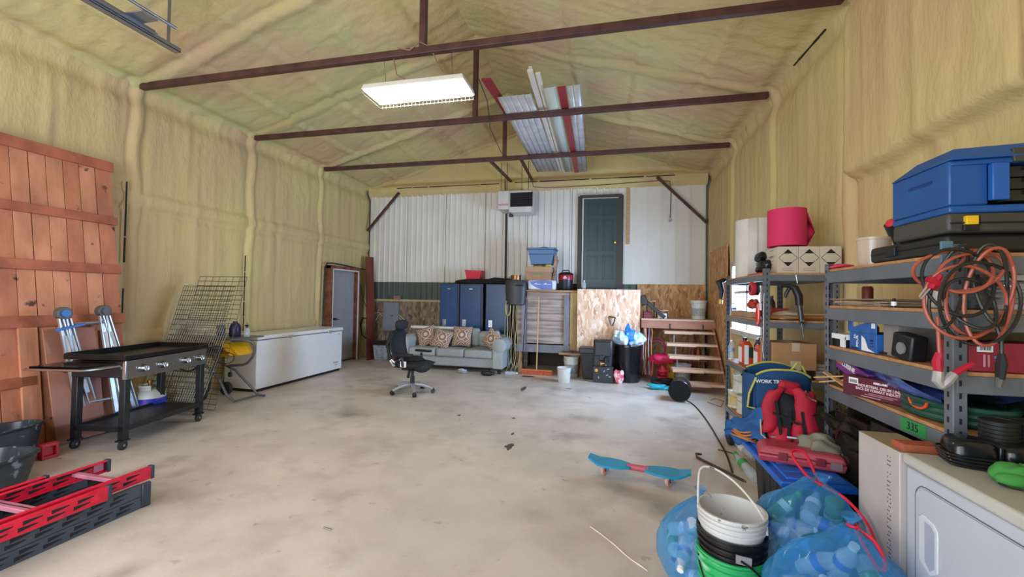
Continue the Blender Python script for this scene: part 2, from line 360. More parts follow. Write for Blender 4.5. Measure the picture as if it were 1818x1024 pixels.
# ---------------------------------------------------------------- doors and window
wood_red=mat('red_brown_jamb','#8a5238',.6,col2='#5e3425',scale=8); gdoor=mat('grey_door_paint','#9b9ba0',.45); chrome=mat('brushed_steel','#b9bcc0',.25,metal=1); blk=mat('black_plastic','#17171a',.45); bronze=mat('brass','#b08b4a',.3,metal=1)
def door_leaf(root,org,xd,w_,h,ma,th=.045):
    F=frame(org,xd,(0,0,1)); m=M(); m.box((0,0,0),(w_,h,th),F); leaf=obj('leaf',m,ma,root,bevel=.004)
    sx=.13*w_; pw=(w_-3*sx)/2
    for c in range(2):
        for z0,z1 in ((.10,.36),(.42,.76),(.81,.94)):
            x0=sx+c*(pw+sx); 
            m=M(); a,b=(x0,z0*h),(x0+pw,z1*h)
            for q in ((a[0],a[1],b[0],a[1]+.02),(a[0],b[1]-.02,b[0],b[1]),(a[0],a[1],a[0]+.02,b[1]),(b[0]-.02,a[1],b[0],b[1])): m.box((q[0],q[1],th-.002),(q[2],q[3],th+.006),F)
            m.box((a[0]+.05,a[1]+.05,th-.002),(b[0]-.05,b[1]-.05,th+.007),F)
            obj('door_panel',m,ma,leaf,bevel=.003)
    return F
d1=bpy.data.objects.new('door_1',None); COL.objects.link(d1); d1.location=(XL+.06,7.9,0); d1['kind']='structure'; WORLD.add('door_1'); ROOTM['door_1']=Matrix.Translation((XL+.06,7.9,0)).inverted()
F=door_leaf(d1,(XL+.06,8.85,.05),(0,-1,0),.91,2.03,gdoor); F=frame((XL+.06,8.85,.05),(0,-1,0),(0,0,1))
m=M(); m.bar((XL+.10,7.88,0),(XL+.10,7.88,2.16),.06,.14); m.bar((XL+.10,8.90,0),(XL+.10,8.90,2.16),.06,.14); m.bar((XL+.10,7.85,2.13),(XL+.10,8.93,2.13),.12,.07); obj('door_frame',m,wood_red,d1)
m=M(); 
for y in (7.925,8.865): m.bar((XL+.165,y,0),(XL+.165,y,2.1),.03,.02)
m.bar((XL+.165,7.92,2.085),(XL+.165,8.87,2.085),.02,.03); obj('door_stop',m,mat('white_trim','#cfcac4',.5),d1)
m=M(); m.cyl((XL+.1,8.02,1.0),(XL+.2,8.02,1.0),.03); m.bar((XL+.19,8.0,1.0),(XL+.19,8.14,.99),.02,.02); obj('door_handle',m,chrome,d1)
gr=mat('dark_green_door','#2d4242',.35); dk=mat('dark_bronze_frame','#3b3430',.5)
d2=bpy.data.objects.new('door_2',None); COL.objects.link(d2); d2.location=(-.24,YB,1.78); d2['kind']='structure'; WORLD.add('door_2'); ROOTM['door_2']=Matrix.Translation((-.24,YB,1.78)).inverted()
door_leaf(d2,(-.62,YB-.03,1.78),(1,0,0),.76,1.98,gr)
m=M(); m.bar((-.67,YB-.05,1.75),(-.67,YB-.05,3.83),.07,.14); m.bar((.18,YB-.05,1.75),(.18,YB-.05,3.83),.07,.14); m.bar((-.7,YB-.05,3.81),(.215,YB-.05,3.81),.14,.07); obj('door_frame',m,dk,d2)
m=M(); m.bar((-.625,YB-.1,1.78),(-.625,YB-.1,3.775),.015,.03); m.bar((-.63,YB-.1,3.77),(.14,YB-.1,3.77),.03,.014); obj('door_stop',m,mat('white_trim','#cfcac4',.5),d2)
m=M(); m.lathe([(0,0),(.03,.005),(.035,.03),(.015,.06),(0,.065)],(.09,YB-.16,2.78),14,'y'); m.cyl((.09,YB-.06,2.78),(.09,YB-.12,2.78),.012); obj('door_knob',m,bronze,d2)
pine=mat('pale_pine','#c9a070',.6,col2='#a87d4f',scale=5,stretch=(1,1,8))
m=M(); m.box((.31,YB-.06,2.75),(.38,YB-.03,3.98)); solo('wood_strip','narrow bare pine strip fixed upright beside the green door','strip',m,pine)
wn=bpy.data.objects.new('window_1',None); COL.objects.link(wn); wn.location=(XR,7,WZ0); wn['kind']='structure'; WORLD.add('window_1'); ROOTM['window_1']=Matrix.Translation((XR,7,WZ0)).inverted()
wf=mat('window_frame_white','#c9c6c0',.5)
m=M()
for a,b in (((XR-.05,WY0-.04,WZ0-.04),(XR+.04,WY0+.03,WZ1+.04)),((XR-.05,WY1-.03,WZ0-.04),(XR+.04,WY1+.04,WZ1+.04)),((XR-.09,WY0-.05,WZ0-.06),(XR+.04,WY1+.05,WZ0+.01)),((XR-.05,WY0,WZ1-.02),(XR+.04,WY1,WZ1+.04)),((XR-.02,6.74,WZ0),(XR+.03,6.80,WZ1)),((XR-.02,WY0,1.66),(XR+.03,WY1,1.70))): m.box(a,b)
obj('window_frame',m,wf,wn)
for a,b in ((WY0+.03,6.74),(6.80,WY1-.03)):
    for z0,z1 in ((WZ0+.01,1.66),(1.70,WZ1-.02)): m=M(); m.box((XR+.0,a,z0),(XR+.006,b,z1)); obj('pane',m,film('clear_glass','#ffffff',.04,.05),wn)
# ---------------------------------------------------------------- left side
barn=mat('weathered_red_board','#c07a58',.75,col2='#9c5f48',scale=3.2,stretch=(1,1,.6),bump=.2,bscale=18,bstretch=(1,1,.15))
barn2=mat('weathered_red_board_light','#cf8e6b',.75,col2='#a86e52',scale=4,stretch=(1,1,.5),bump=.2,bscale=18,bstretch=(1,1,.15))
barnb=mat('barn_batten','#b0654a',.75,col2='#8a4d39',scale=4,bump=.2,bscale=20)
for _m in (barn,barn2): add_spots(_m,'#4a3128',7,.66,.72,detail=5)
t=thing('barn_door','tall weathered red-brown door of vertical boards and battens leaning on the left wall','panel',(-5.4,2.6,0))
foot,top=Vector((-5.42,0,0)),Vector((-5.86,0,3.02)); up=(top-foot).normalized(); nrm=Vector((up.z,0,-up.x)); PL=(top-foot).length
def bp(y,s,o=0): return Vector((foot.x,y,0))+up*s+nrm*o
rs=random.Random(2); y=3.76
while y>1.5:
    w_=rs.uniform(.125,.165); y0=y-w_+rs.uniform(.004,.009); e0,e1=rs.uniform(0,.02),rs.uniform(-.01,0); o=rs.uniform(-.003,.003)
    m=M(); m.hexa([bp(y0,e0,o-.02),bp(y,e0,o-.02),bp(y,e0,o),bp(y0,e0,o)],[bp(y0,PL-.02+e1,o-.02),bp(y,PL-.02+e1,o-.02),bp(y,PL-.02+e1,o),bp(y0,PL-.02+e1,o)])
    obj('plank',m,barn2 if rs.random()<.4 else barn,t,bevel=.002); y-=w_
def sAt(px,py):
    d=at(px,py,x=-5.6)-Vector((0,0,CH)); o=Vector((0,0,CH)); p0=Vector((foot.x,0,0)); tt=(p0-o).dot(nrm)/d.dot(nrm); return (o+d*tt-p0).dot(up)
for (a,b) in ((sAt(200,307),sAt(196,292)+.02),(sAt(207,401),sAt(205,387)),(sAt(218,487),sAt(214,472)),(sAt(222,573),sAt(220,556)),(sAt(20,690),sAt(20,672))):
    ya=3.78 if a>1.05 else 2.98
    m=M(); m.hexa([bp(1.5,a,0),bp(ya,a,0),bp(ya,a,.028),bp(1.5,a,.028)],[bp(1.5,b,0),bp(ya,b,0),bp(ya,b,.028),bp(1.5,b,.028)]); obj('batten',m,barnb,t,bevel=.003)
m=M(); s4=sAt(222,573)
m.hexa([bp(2.86,0,0),bp(3.0,0,0),bp(3.0,0,.028),bp(2.86,0,.028)],[bp(2.86,s4,0),bp(3.0,s4,0),bp(3.0,s4,.028),bp(2.86,s4,.028)]); obj('edge_board',m,barn2,t,bevel=.003)
charm=mat('charred_paint','#2f2622',.9)
m=M()
for k in range(26):
    yy=2.3+k*.052; s=sAt(200,0) if 0 else (sAt(100,375)); 
    if rs.random()<.82: a_,b_,c_,d_=[rs.uniform(.0,.03) for _ in range(4)]; m.hexa([bp(yy,s-a_-.01,.0),bp(yy+.05,s-b_-.01,.0),bp(yy+.05,s-b_-.01,.006),bp(yy,s-a_-.01,.006)],[bp(yy,s+c_,.0),bp(yy+.05,s+d_,.0),bp(yy+.05,s+d_,.006),bp(yy,s+c_,.006)])
obj('dark_stain',m,charm,t)['kind']='stuff'
ply=mat('pink_brown_plywood','#a8715d',.6,col2='#93604f',scale=2,detail=5); add_spots(ply,'#5f3f35',9,.70,.74)
for k,(y0,y1,h,o,lab) in enumerate(((3.02,3.42,1.14,.12,'bare pinkish plywood sheet leaning on the red barn door, left one'),(3.10,3.62,1.10,.09,'bare pinkish plywood sheet behind the aluminium ladder, right one'))):
    m=M(); q=lambda y,s,oo: bp(y,s,o+oo)+Vector((.02,0,0))
    m.hexa([q(y0,0,0),q(y1,0,0),q(y1,0,.015),q(y0,0,.015)],[q(y0-.05,h,0),q(y1,h,0),q(y1,h,.015),q(y0-.05,h,.015)]); solo('plywood_sheet',lab,'board',m,ply,group='leaning plywood sheets')
# aluminium multi-position ladder
alu=mat('ladder_aluminium','#c9ccd1',.32,metal=.75,col2='#aeb1b6'); bluep=mat('blue_plastic','#2a62ad',.4); gry=mat('grey_casting','#5d5b58',.5,metal=.4); labelw=mat('label_white','#e8e8ea',.5)
t=thing('folding_ladder','aluminium folding ladder with blue hinge knobs standing behind the griddle','ladder',(-5.2,3.4,0))
for i,(a,b,c) in enumerate(((at(112,556,x=-5.32),at(150,776,z=.0),at(176,769,z=0)),(at(183,552,x=-5.42),at(212,765,z=.0),at(245,752,z=0)))):
    m=M(); m.lathe([(0,-.035),(.062,-.035),(.062,.035),(0,.035)],a,20,'x'); h=obj('hinge',m,gry,t,bevel=.004)
    m=M(); m.lathe([(0,-.045),(.036,-.045),(.036,.045),(0,.045)],a+Vector((.008,0,0)),16,'x'); obj('hinge_knob',m,bluep if i==0 else gry,h)
    for j,e in enumerate((b,c)):
        a2=a+Vector((0,.015*(1 if j else -1),-.05)); m=M(); m.bar(a2,e+Vector((0,0,.03)),.03,.028,up=(1,0,0)); m.bar(a2+Vector((.02,-.03,0)),e+Vector((.02,-.03,.03)),.012,.03,up=(1,0,0)); m.bar(a2+Vector((.02,.03,0)),e+Vector((.02,.03,.03)),.012,.03,up=(1,0,0)); m.bar(a2+Vector((.01,0,0)),e+Vector((.01,0,.03)),.07,.008,up=(1,0,0)); r=obj('rail',m,alu,t,bevel=.002)
        mid=a2.lerp(e,.24)
        m=M(); m.bar(a2.lerp(e,.14)+Vector((.018,0,0)),a2.lerp(e,.42)+Vector((.018,0,0)),.04,.003,up=(1,0,0)); obj('label',m,labelw,r)
        m=M(); m.bar(a2.lerp(e,.93)+Vector((0,0,0)),e,.075,.09,up=(1,0,0)); obj('rail_foot',m,blk,r,bevel=.004)
A1,A2=at(112,556,x=-5.32),at(183,552,x=-5.42); B1,B2=at(150,776,z=0),at(212,765,z=0); C1,C2=at(176,769,z=0),at(245,752,z=0)
for f in (.09,.32,.52,.72,.9):
    for (p,q) in ((A1.lerp(B1,f),A2.lerp(B2,f)),(A1.lerp(C1,f)+Vector((-.01,0,0)),A2.lerp(C2,f)+Vector((-.01,0,0)))):
        m=M(); m.cyl(p,q,.017,n=10); obj('rung',m,alu,t)
p=A1.lerp(B1,.11); m=M(); m.bar(p+Vector((.05,-.10,-.02)),p+Vector((.05,.13,.03)),.02,.025); obj('lock_lever',m,bluep,t,bevel=.004)
# griddle on its cart
gblk=mat('griddle_black_paint','#18191a',.38); castm=mat('griddle_steel_plate','#1e1c1a',.33,metal=.6,col2='#2a2622'); dst=mat('dark_stainless','#8a857d',.28,metal=.8)
g0=at(217,800,z=0); gx=(at(349,750,z=0)-g0); GL=.98; rz=math.atan2(gx.y,gx.x)
t=thing('griddle_cart','black flat-top gas griddle with four knobs on a wheeled cart','griddle',(g0.x,g0.y,0),rz,world=False)
D=.50; W_=.96
for (x,y,sx_) in ((0.02,.02,1),(W_,.02,-1),(0.02,D,1),(W_,D,-1)):
    m=M(); m.box((x-.025,y-.03,.10),(x+.035,y+.03,.72)); lg=obj('leg',m,gblk,t,bevel=.004)
    m=M(); m.box((x-.045,y-.035,.085),(x+.045,y+.035,.1)); m.cyl((x,y,.09),(x,y,.06),.014,n=8); obj('caster_bracket',m,gblk,lg)
    m=M(); m.lathe([(0,-.016),(.036,-.016),(.044,-.011),(.044,.011),(.036,.016),(0,.016)],(x,y,.044),18,'y'); wv=obj('caster_wheel',m,mat('dark_rubber','#202022',.6),lg)
    m=M(); m.lathe([(0,-.019),(.012,-.019),(.012,.019),(0,.019)],(x,y,.044),10,'y'); obj('axle_cap',m,chrome,lg)
m=M(); m.box((0,0,.19),(W_+.02,D,.215)); m.box((0,-.01,.18),(W_+.02,.01,.235)); m.box((0,D-.01,.18),(W_+.02,D+.01,.235)); m.box((-.005,0,.18),(.015,D,.235)); obj('lower_shelf',m,gblk,t,bevel=.003)
m=M(); m.box((-.02,0,.70),(W_+.04,D+.02,.86)); obj('firebox',m,gblk,t,bevel=.006)
m=M(); m.box((-.01,-.03,.685),(W_+.03,0,.865)); fp=obj('control_panel',m,dst,t,bevel=.003)
m=M(); m.box((-.03,-.035,.685),(-.008,.0,.868)); obj('panel_end_cap',m,chrome,t,bevel=.004)
for x in (.14,.36,.66,.86):
    m=M(); m.lathe([(0,-.05),(.030,-.06),(.036,-.035),(.042,-.0),(0,.0)],(x,-.03,.775),16,'y'); m.box((x-.007,-.092,.75),(x+.007,-.03,.80)); m.box((x-.06,-.036,.765),(x-.04,-.03,.80)); k=obj('knob',m,chrome,fp,bevel=.002)
m=M(); m.lathe([(0,-.012),(.010,-.012),(.010,0),(0,0)],(.5,-.03,.765),10,'y'); obj('ignition_button',m,chrome,fp)
m=M(); m.box((-.04,-.03,.875),(W_+.04,D+.07,.885)); m.box((-.04,-.04,.875),(W_+.04,-.03,.915)); m.box((-.04,D+.06,.875),(W_+.04,D+.07,.935)); m.box((-.05,-.04,.875),(-.04,D+.07,.93)); m.box((W_+.04,-.04,.875),(W_+.05,D+.07,.93)); obj('griddle_plate',m,castm,t,bevel=.003)
m=M(); m.box((-.37,.02,.845),(-.05,D+.02,.86)); m.box((-.37,.02,.83),(-.35,D+.02,.86)); s_=obj('side_shelf',m,mat('glossy_black_shelf','#1c1b1c',.12,metal=.3),t,bevel=.002)
m=M(); m.tube([(-.06,-.02,.80),(-.09,-.03,.83),(-.36,-.02,.835),(-.41,.0,.84),(-.42,D,.84),(-.38,D+.03,.84)],.010,8); obj('towel_rail',m,chrome,s_)
m=M(); m.box((W_+.05,.05,.845),(W_+.36,D,.86)); obj('side_shelf',m,gblk,t,bevel=.002)
hose=M(); hose.tube(sm([(W_-.05,.3,.72),(W_+.05,.32,.62),(W_+.18,.3,.56),(W_+.2,.2,.62),(W_+.1,.12,.70)]),.010,8); obj('gas_hose',hose,blk,t)
# propane tank behind the griddle
def rings(c,z0,z1,r,n=20): pass
tk=at(318,712,z=0)+Vector((.28,-.25,0)); tk=Vector((-5.36,3.93,0))
t=thing('propane_tank','white propane cylinder with a blue label standing behind the griddle cart','tank',tk,world=False)
wp=mat('tank_white_paint','#d8d8d4',.4)
m=M(); m.lathe([(.10,0),(.11,.03),(.155,.06),(.155,.29),(.14,.33),(.09,.375),(.03,.39),(0,.39)],n=24); obj('body',m,wp,t)
m=M(); m.lathe([(.157,.10),(.157,.28)],n=24,cap=False); sl_=obj('label',m,mat('tank_blue_label','#2a3fae',.4,col2='#7a4ec0',scale=9,lo=.5,hi=.6),t)
m=M(); m.tube([(.10*cos(a),.10*sin(a),.41) for a in [rad(d) for d in range(30,331,20)]],.02,6); m.tube([(.10*cos(a),.10*sin(a),.38) for a in [rad(d) for d in range(30,331,20)]],.014,6); obj('collar',m,wp,t)
m=M(); m.cyl((0,0,.38),(0,0,.45),.02,n=10); m.cyl((0,0,.45),(0,0,.48),.032,n=12); obj('valve',m,bronze,t)
# wire mesh sheets
wire=mat('galvanised_wire','#8f8f8b',.4,metal=.6); wire2=mat('dark_wire','#4d4944',.5,metal=.4)
def wires(name,lab,P,Q,R,nu,nv,r,ma,group):
    P,Q,R=map(Vector,(P,Q,R)); t=thing(name,lab,'mesh sheet',(P.x,P.y,0),group=group); du,dv=(Q-P),(R-P)
    for i in range(nu+1): m=M(); m.tube([P+du*i/nu,P+du*i/nu+dv],r,4); obj('wire',m,ma,t)
    for j in range(nv+1): m=M(); m.tube([P+dv*j/nv+Vector((0,0,r)),P+dv*j/nv+du+Vector((0,0,r))],r,4); obj('wire',m,ma,t)
gr_='welded wire mesh sheets'
wires('wire_mesh','galvanised wire mesh sheet nearest the griddle, paler than those behind',(-5.88,4.14,.01),(-4.98,4.20,.01),(-5.90,4.62,1.16),26,16,.0045,wire,gr_)
wires('wire_mesh','tall dark wire mesh sheet leaning behind the pale one',(-5.93,4.28,.01),(-5.08,4.32,.01),(-5.93,4.76,1.62),22,24,.0042,wire2,gr_)
wires('wire_mesh','tallest wire mesh sheet, only its top rows clear of the others',(-5.78,4.42,.01),(-4.98,4.45,.01),(-5.80,4.88,1.76),7,27,.004,wire2,gr_)
# table saw on folding stand
yel=mat('yellow_tool_plastic','#e3a817',.4); grm=mat('grey_tube_steel','#6e6d70',.35,metal=.6); tbl=mat('saw_table_grey','#6f7074',.4,metal=.4)
t=thing('table_saw','yellow table saw on a grey folding tube stand beside the freezer','table saw',(-5.4,5.05,0))
m=M(); m.box((-5.72,4.72,.885),(-5.05,5.3,.905)); obj('saw_table',m,tbl,t,bevel=.01)
m=M(); m.hexa([(-5.68,4.8,.60),(-5.12,4.8,.66),(-5.15,5.2,.66),(-5.68,5.2,.6)],[(-5.66,4.76,.885),(-5.3,4.76,.885),(-5.3,5.24,.885),(-5.66,5.24,.885)]); m.hexa([(-5.3,4.86,.62),(-5.06,4.86,.66),(-5.06,5.1,.66),(-5.3,5.1,.62)],[(-5.3,4.86,.86),(-5.12,4.86,.74),(-5.12,5.1,.74),(-5.3,5.1,.86)]); obj('saw_body',m,yel,t,bevel=.02)
m=M(); m.box((-5.50,4.73,.66),(-5.38,4.77,.84)); m.cyl((-5.3,4.74,.75),(-5.3,4.80,.75),.06,n=18); m.cyl((-5.3,4.72,.75),(-5.24,4.72,.79),.008,n=6); obj('hand_wheel',m,blk,t,bevel=.004)
m=M(); m.tube(sm([(-5.1,4.78,.87),(-4.92,4.80,.88),(-4.82,4.84,.86),(-4.79,4.86,.78),(-4.82,4.86,.66),(-4.92,4.86,.56),(-5.05,4.86,.53),(-5.2,4.84,.52)]),.018,8); obj('stand_handle',m,grm,t)
m=M(); m.tube([(-5.25,4.74,.87),(-5.28,4.74,.62),(-5.45,4.8,.40),(-5.6,4.9,.12)],.017,8); m.tube([(-5.60,4.95,.58),(-5.35,5.1,.40),(-5.18,5.2,.16),(-5.08,5.24,.03),(-4.98,5.26,.02)],.018,8); m.tube([(-5.55,4.75,.56),(-5.32,4.8,.34),(-5.2,4.82,.12),(-5.08,4.84,.025)],.018,8); m.tube([(-5.08,4.84,.03),(-5.08,5.24,.03)],.014,8); obj('folding_leg',m,grm,t)
for yy in (4.8,5.2): m=M(); m.lathe([(0,-.03),(.09,-.03),(.10,-.015),(.10,.015),(.09,.03),(0,.03)],(-5.62,yy,.10),18,'y'); obj('wheel',m,mat('dark_rubber','#202022',.6),t)
m=M(); m.tube(sm([(-5.4,4.72,.7),(-5.2,4.70,.74),(-4.98,4.70,.70),(-5.0,4.70,.60),(-5.15,4.70,.56),(-5.02,4.70,.52),(-5.02,4.70,.46)]),.005,6); m.box((-5.04,4.685,.40),(-5.0,4.715,.46)); obj('power_cord',m,blk,t)
navy=mat('navy_container','#23254e',.35,col2='#2e2a3c',scale=14)
m=M(); q=Vector((-5.33,5.05,.906)); m.lathe([(.07,0),(.075,.02),(.075,.14),(.055,.18),(.03,.2),(.03,.22),(0,.22)],q,16); solo('oil_jug','navy blue jug standing on the table saw behind the wire mesh','jug',m,navy)
clearp=film('clear_plastic','#dfe8ee',.28,.1)
m=M(); q=Vector((-5.15,5.08,.906)); t=thing('spray_bottle','small clear spray bottle with black nozzle on the table saw','bottle',q,world=False)
m.lathe([(.035,0),(.038,.01),(.038,.09),(.02,.12),(.014,.13)],n=14); obj('bottle_body',m,clearp,t); m=M(); m.cyl((0,0,.12),(0,0,.15),.014,n=8); m.box((-.035,-.008,.15),(.02,.008,.17)); m.cyl((0,0,.17),(0,0,.21),.004,n=6); obj('nozzle',m,blk,t)
m=M(); q=Vector((-5.47,4.95,.906)); m.lathe([(.05,0),(.055,.02),(.055,.15),(.04,.17),(0,.17)],q,16); solo('paint_can_navy','squat dark blue can on the table saw beside the jug','can',m,navy)
# chest freezer
fw=mat('freezer_white','#e3e3e3',.3,col2='#e0e0e1'); fz=Vector((-5.36,5.43,0)); FLn=2.12
t=thing('chest_freezer','long white chest freezer against the left wall','freezer',(-5.65,6.5,0))
x0,x1,y0,y1=-5.93,-5.32,5.44,7.56
m=M(); m.box((x0,y0,.045),(x1,y1,.80)); obj('cabinet',m,fw,t,bevel=.012)
m=M(); m.box((x0+.03,y0+.03,0),(x1-.03,y1-.03,.05)); obj('base',m,blk,t)
m=M(); m.box((x0-.005,y0-.008,.812),(x1+.02,y1+.008,.875)); lid=obj('lid',m,fw,t,bevel=.014)
for yy in (6.1,7.15): m=M(); m.box((x1+.015,yy-.06,.805),(x1+.035,yy+.06,.835)); m.lathe([(0,0),(.02,0),(.02,.015),(0,.015)],(x1+.02,yy+.02,.80),12,'x'); obj('lid_latch',m,mat('chrome_latch','#d6d6d2',.2,metal=.6),lid,bevel=.003)
m=M(); m.box((x1,7.30,.17),(x1+.003,7.44,.20)); m.box((x1,7.34,.13),(x1+.003,7.42,.15)); obj('badge',m,mat('badge_grey','#a9a9b4',.4),t)
m=M(); m.box((x1,7.42,.74),(x1+.003,7.5,.755)); obj('badge',m,mat('badge_grey','#a9a9b4',.4),t)
# leaning red plank near the corner
m=M(); b0,b1=Vector((-5.56,9.0,0)),Vector((-5.86,9.32,2.48)); m.hexa([b0+Vector((-.02,-.13,0)),b0+Vector((.03,-.15,0)),b0+Vector((.05,.13,0)),b0+Vector((0,.15,0))],[b1+Vector((-.02,-.13,0)),b1+Vector((.03,-.15,0)),b1+Vector((.05,.13,0)),b1+Vector((0,.15,0))])
solo('leaning_plank','long dark red plank leaning into the back left corner','plank',m,mat('dark_red_plank','#7d3a2a',.65,col2='#5f2a20',scale=4,stretch=(1,1,.3)),bevel=.004)
# cables by the man door
cab=mat('dark_cable','#2b2522',.6)
m=M(); q=XL+.09
m.tube([(q,7.72,.85),(q,7.73,1.6),(q,7.75,2.1),(q,7.82,2.2),(q,8.0,2.22),(q,8.5,2.2),(q,8.95,2.17),(q,9.3,2.16)],.014,6); solo('wall_cable','dark cable running up and over the grey door','cable',m,cab)
m=M(); m.tube([(q,9.0,2.15),(q,9.05,1.8),(q,9.2,1.4),(q,9.4,1.15)],.008,6); solo('wall_cable','thin cable dropping in a slant right of the grey door','cable',m,cab)
m=M(); m.tube([(q,9.33,.95),(q+.02,9.15,.98),(q+.02,9.08,.8),(q+.02,9.15,.55),(q+.02,9.35,.45)],.014,6); solo('wall_cable','black looped cable low beside the leaning red plank','cable',m,blk)
# electrical panel
t=thing('breaker_panel','grey electrical panel mounted on the back wall near the corner','panel',(-5.28,9.5,.68))
pg=mat('panel_grey','#80848b',.4); m=M(); m.box((-5.49,9.40,.66),(-5.08,9.51,1.36)); b_=obj('box',m,pg,t,bevel=.006); m=M(); m.box((-5.47,9.39,.68),(-5.10,9.405,1.34)); dr=obj('door',m,pg,t,bevel=.004); m=M(); m.box((-5.25,9.38,1.02),(-5.2,9.392,1.05)); obj('latch',m,mat('dark_latch','#4c4f55',.4),dr)
m=M(); m.box((-5.22,9.42,1.44),(-5.05,9.5,1.53)); solo('junction_box','small brown junction box above the grey electrical panel','box',m,mat('old_copper','#8b6f60',.5),bevel=.006)
for k,(a,b) in enumerate((((-5.5,9.44,1.1),(-5.72,9.46,.9)),((-5.5,9.44,1.0),(-5.75,9.46,1.08)),((-5.07,9.44,1.05),(-4.75,9.45,.7)),((-5.07,9.44,1.0),(-4.85,9.45,.62)))):
    m=M(); a,b=Vector(a),Vector(b); m.tube([a,a.lerp(b,.5)+Vector((0,0,.06)),b],.012,6); solo('conduit',['curved cable leaving the left of the grey electrical panel, lower one','curved cable leaving the left of the grey electrical panel, upper one','cable dropping from the right of the electrical panel, longer one','cable dropping from the right of the electrical panel, shorter one'][k],'cable',m,mat('pale_cable','#b8ab98',.5))
# clear tote with black lid, red fuel can
t=thing('storage_tote','clear storage tote with a black lid on the floor under the electrical panel','tote',(-5.28,9.2,0),world=False)
m=M(); m.hexa([(-.17,-.22,0),(.17,-.22,0),(.17,.22,0),(-.17,.22,0)],[(-.2,-.25,.36),(.2,-.25,.36),(.2,.25,.36),(-.2,.25,.36)]); obj('tub',m,mat('cloudy_plastic','#a9b0bd',.3,col2='#7a8090',scale=12),t,bevel=.02)
m=M(); m.box((-.22,-.27,.36),(.22,.27,.42)); obj('lid',m,blk,t,bevel=.012)
m=M(); m.box((-5.06,9.0,0),(-4.86,9.25,.33)); solo('fuel_can','red plastic container beside the clear tote behind the office chair','container',m,mat('dull_red_plastic','#a83a2c',.45),bevel=.03)
# lower left corner: two black trays, red bit, ladders
tubm=mat('scuffed_black_plastic','#22262b',.35,col2='#343a42',scale=7); add_spots(tubm,'#6f7880',14,.60,.66)
def tray(name,lab,x0,x1,y0,y1,h,rzz):
    t=thing(name,lab,'tray',((x0+x1)/2,(y0+y1)/2,0),rzz,world=False); a,b=(x1-x0)/2,(y1-y0)/2; m=M(); n=28; sup=lambda th,r1,r2:(r1*math.copysign(abs(cos(th))**.45,cos(th)),r2*math.copysign(abs(sin(th))**.45,sin(th)))
    prof=[(0,.0),(.80,.0),(.88,.03),(.95,h*.6),(1,h),(1.04,h+.004),(1.04,h-.02)]
    vs=[];
    for f_,z in prof:
        for j in range(n): x,y=sup(2*pi*j/n,a*f_,b*f_); vs.append((x,y,z+.02*sin(2*pi*j/n*2)*f_*(z>h*.8)))
    k=len(prof); m.add(vs,[(i*n+j,i*n+(j+1)%n,(i+1)*n+(j+1)%n,(i+1)*n+j) for i in range(1,k-1) for j in range(n)]); m.add([vs[n+j] for j in range(n)],[tuple(range(n))])
    o=obj('shell',m,tubm,t,solid=.006,smooth=50); return t
tray('plastic_tub','scuffed black plastic tub by the left frame edge, in front of the other tub',-5.0,-4.42,1.75,2.48,.24,rad(-3))
tray('plastic_tub','black plastic tub standing behind the scuffed one against the barn door',-5.42,-4.98,2.0,2.80,.33,rad(-5))
m=M(); m.box((-5.02,2.74,0),(-4.96,2.86,.03)); m.box((-5.02,2.74,.11),(-4.96,2.86,.14)); m.box((-5.02,2.74,.02),(-4.96,2.76,.12)); m.box((-5.02,2.84,.02),(-4.96,2.86,.12)); m.box((-5.0,2.76,.03),(-4.985,2.84,.11))
solo('red_bracket','small red plastic bracket on the floor behind the black tub','bracket',m,mat('red_plastic','#b3202b',.4),bevel=.004)
redf=mat('red_fibreglass','#e01238',.4,col2='#c40e30',scale=20); pinka=mat('red_dusted_aluminium','#c98496',.45,metal=.3,col2='#b56a80'); dgr=mat('dark_grey_plastic','#3b4049',.45,col2='#454b55'); slot=mat('slot_shadow_black','#1b1719',.8); tanw=mat('worn_slot','#a58c7a',.7)
def rail(par,name,x,y0,y1,z0,h,ma,face=1,inset=slot):
    m=M(); m.box((x-.004,y0,z0),(x+.004,y1,z0+h)); m.box((x-.03*(face>0)-.0,y0,z0),(x+.03*(face<0)+.0,y1,z0+.008)); m.box((x-.03*(face>0),y0,z0+h-.008),(x+.03*(face<0),y1,z0+h)); r=obj(name,m,ma,par,bevel=.0015)
    m=M(); y=y1-.12
    while y>y0+.05:
        for k,zz in enumerate((z0+h*.68,z0+h*.32)):
            yy=y-.02*k; m.hexa([(x-.0052,yy-.055,zz-.011),(x+.0052,yy-.055,zz-.011),(x+.0052,yy+.03,zz+.002),(x-.0052,yy+.03,zz+.002)],[(x-.0052,yy-.055,zz+.013),(x+.0052,yy-.055,zz+.013),(x+.0052,yy+.03,zz+.007),(x-.0052,yy+.03,zz+.007)])
        y-=.125
    obj('slot_row',m,inset,r)['kind']='stuff'; return r
L1=thing('dark_ladder','dark grey slotted ladder lying flat on the floor under the red ladders','ladder',(-3.4,1.4,0),rad(0))
for (z0,ye) in ((0.0,2.38),(.085,2.34)):
    rail(L1,'rail',-3.24,.3,ye,z0,.082,dgr,1); rail(L1,'rail',-3.76,.3,ye,z0,.082,dgr,-1)
for yy in (.8,1.15,1.5): m=M(); m.bar((-3.75,yy,.12),(-3.25,yy,.12),.03,.02); obj('rung',m,dgr,L1)
m=M(); m.box((-3.26,2.34,.0),(-3.225,2.40,.17)); obj('end_cap',m,mat('blue_grey_cap','#2c3442',.4),L1,bevel=.01)
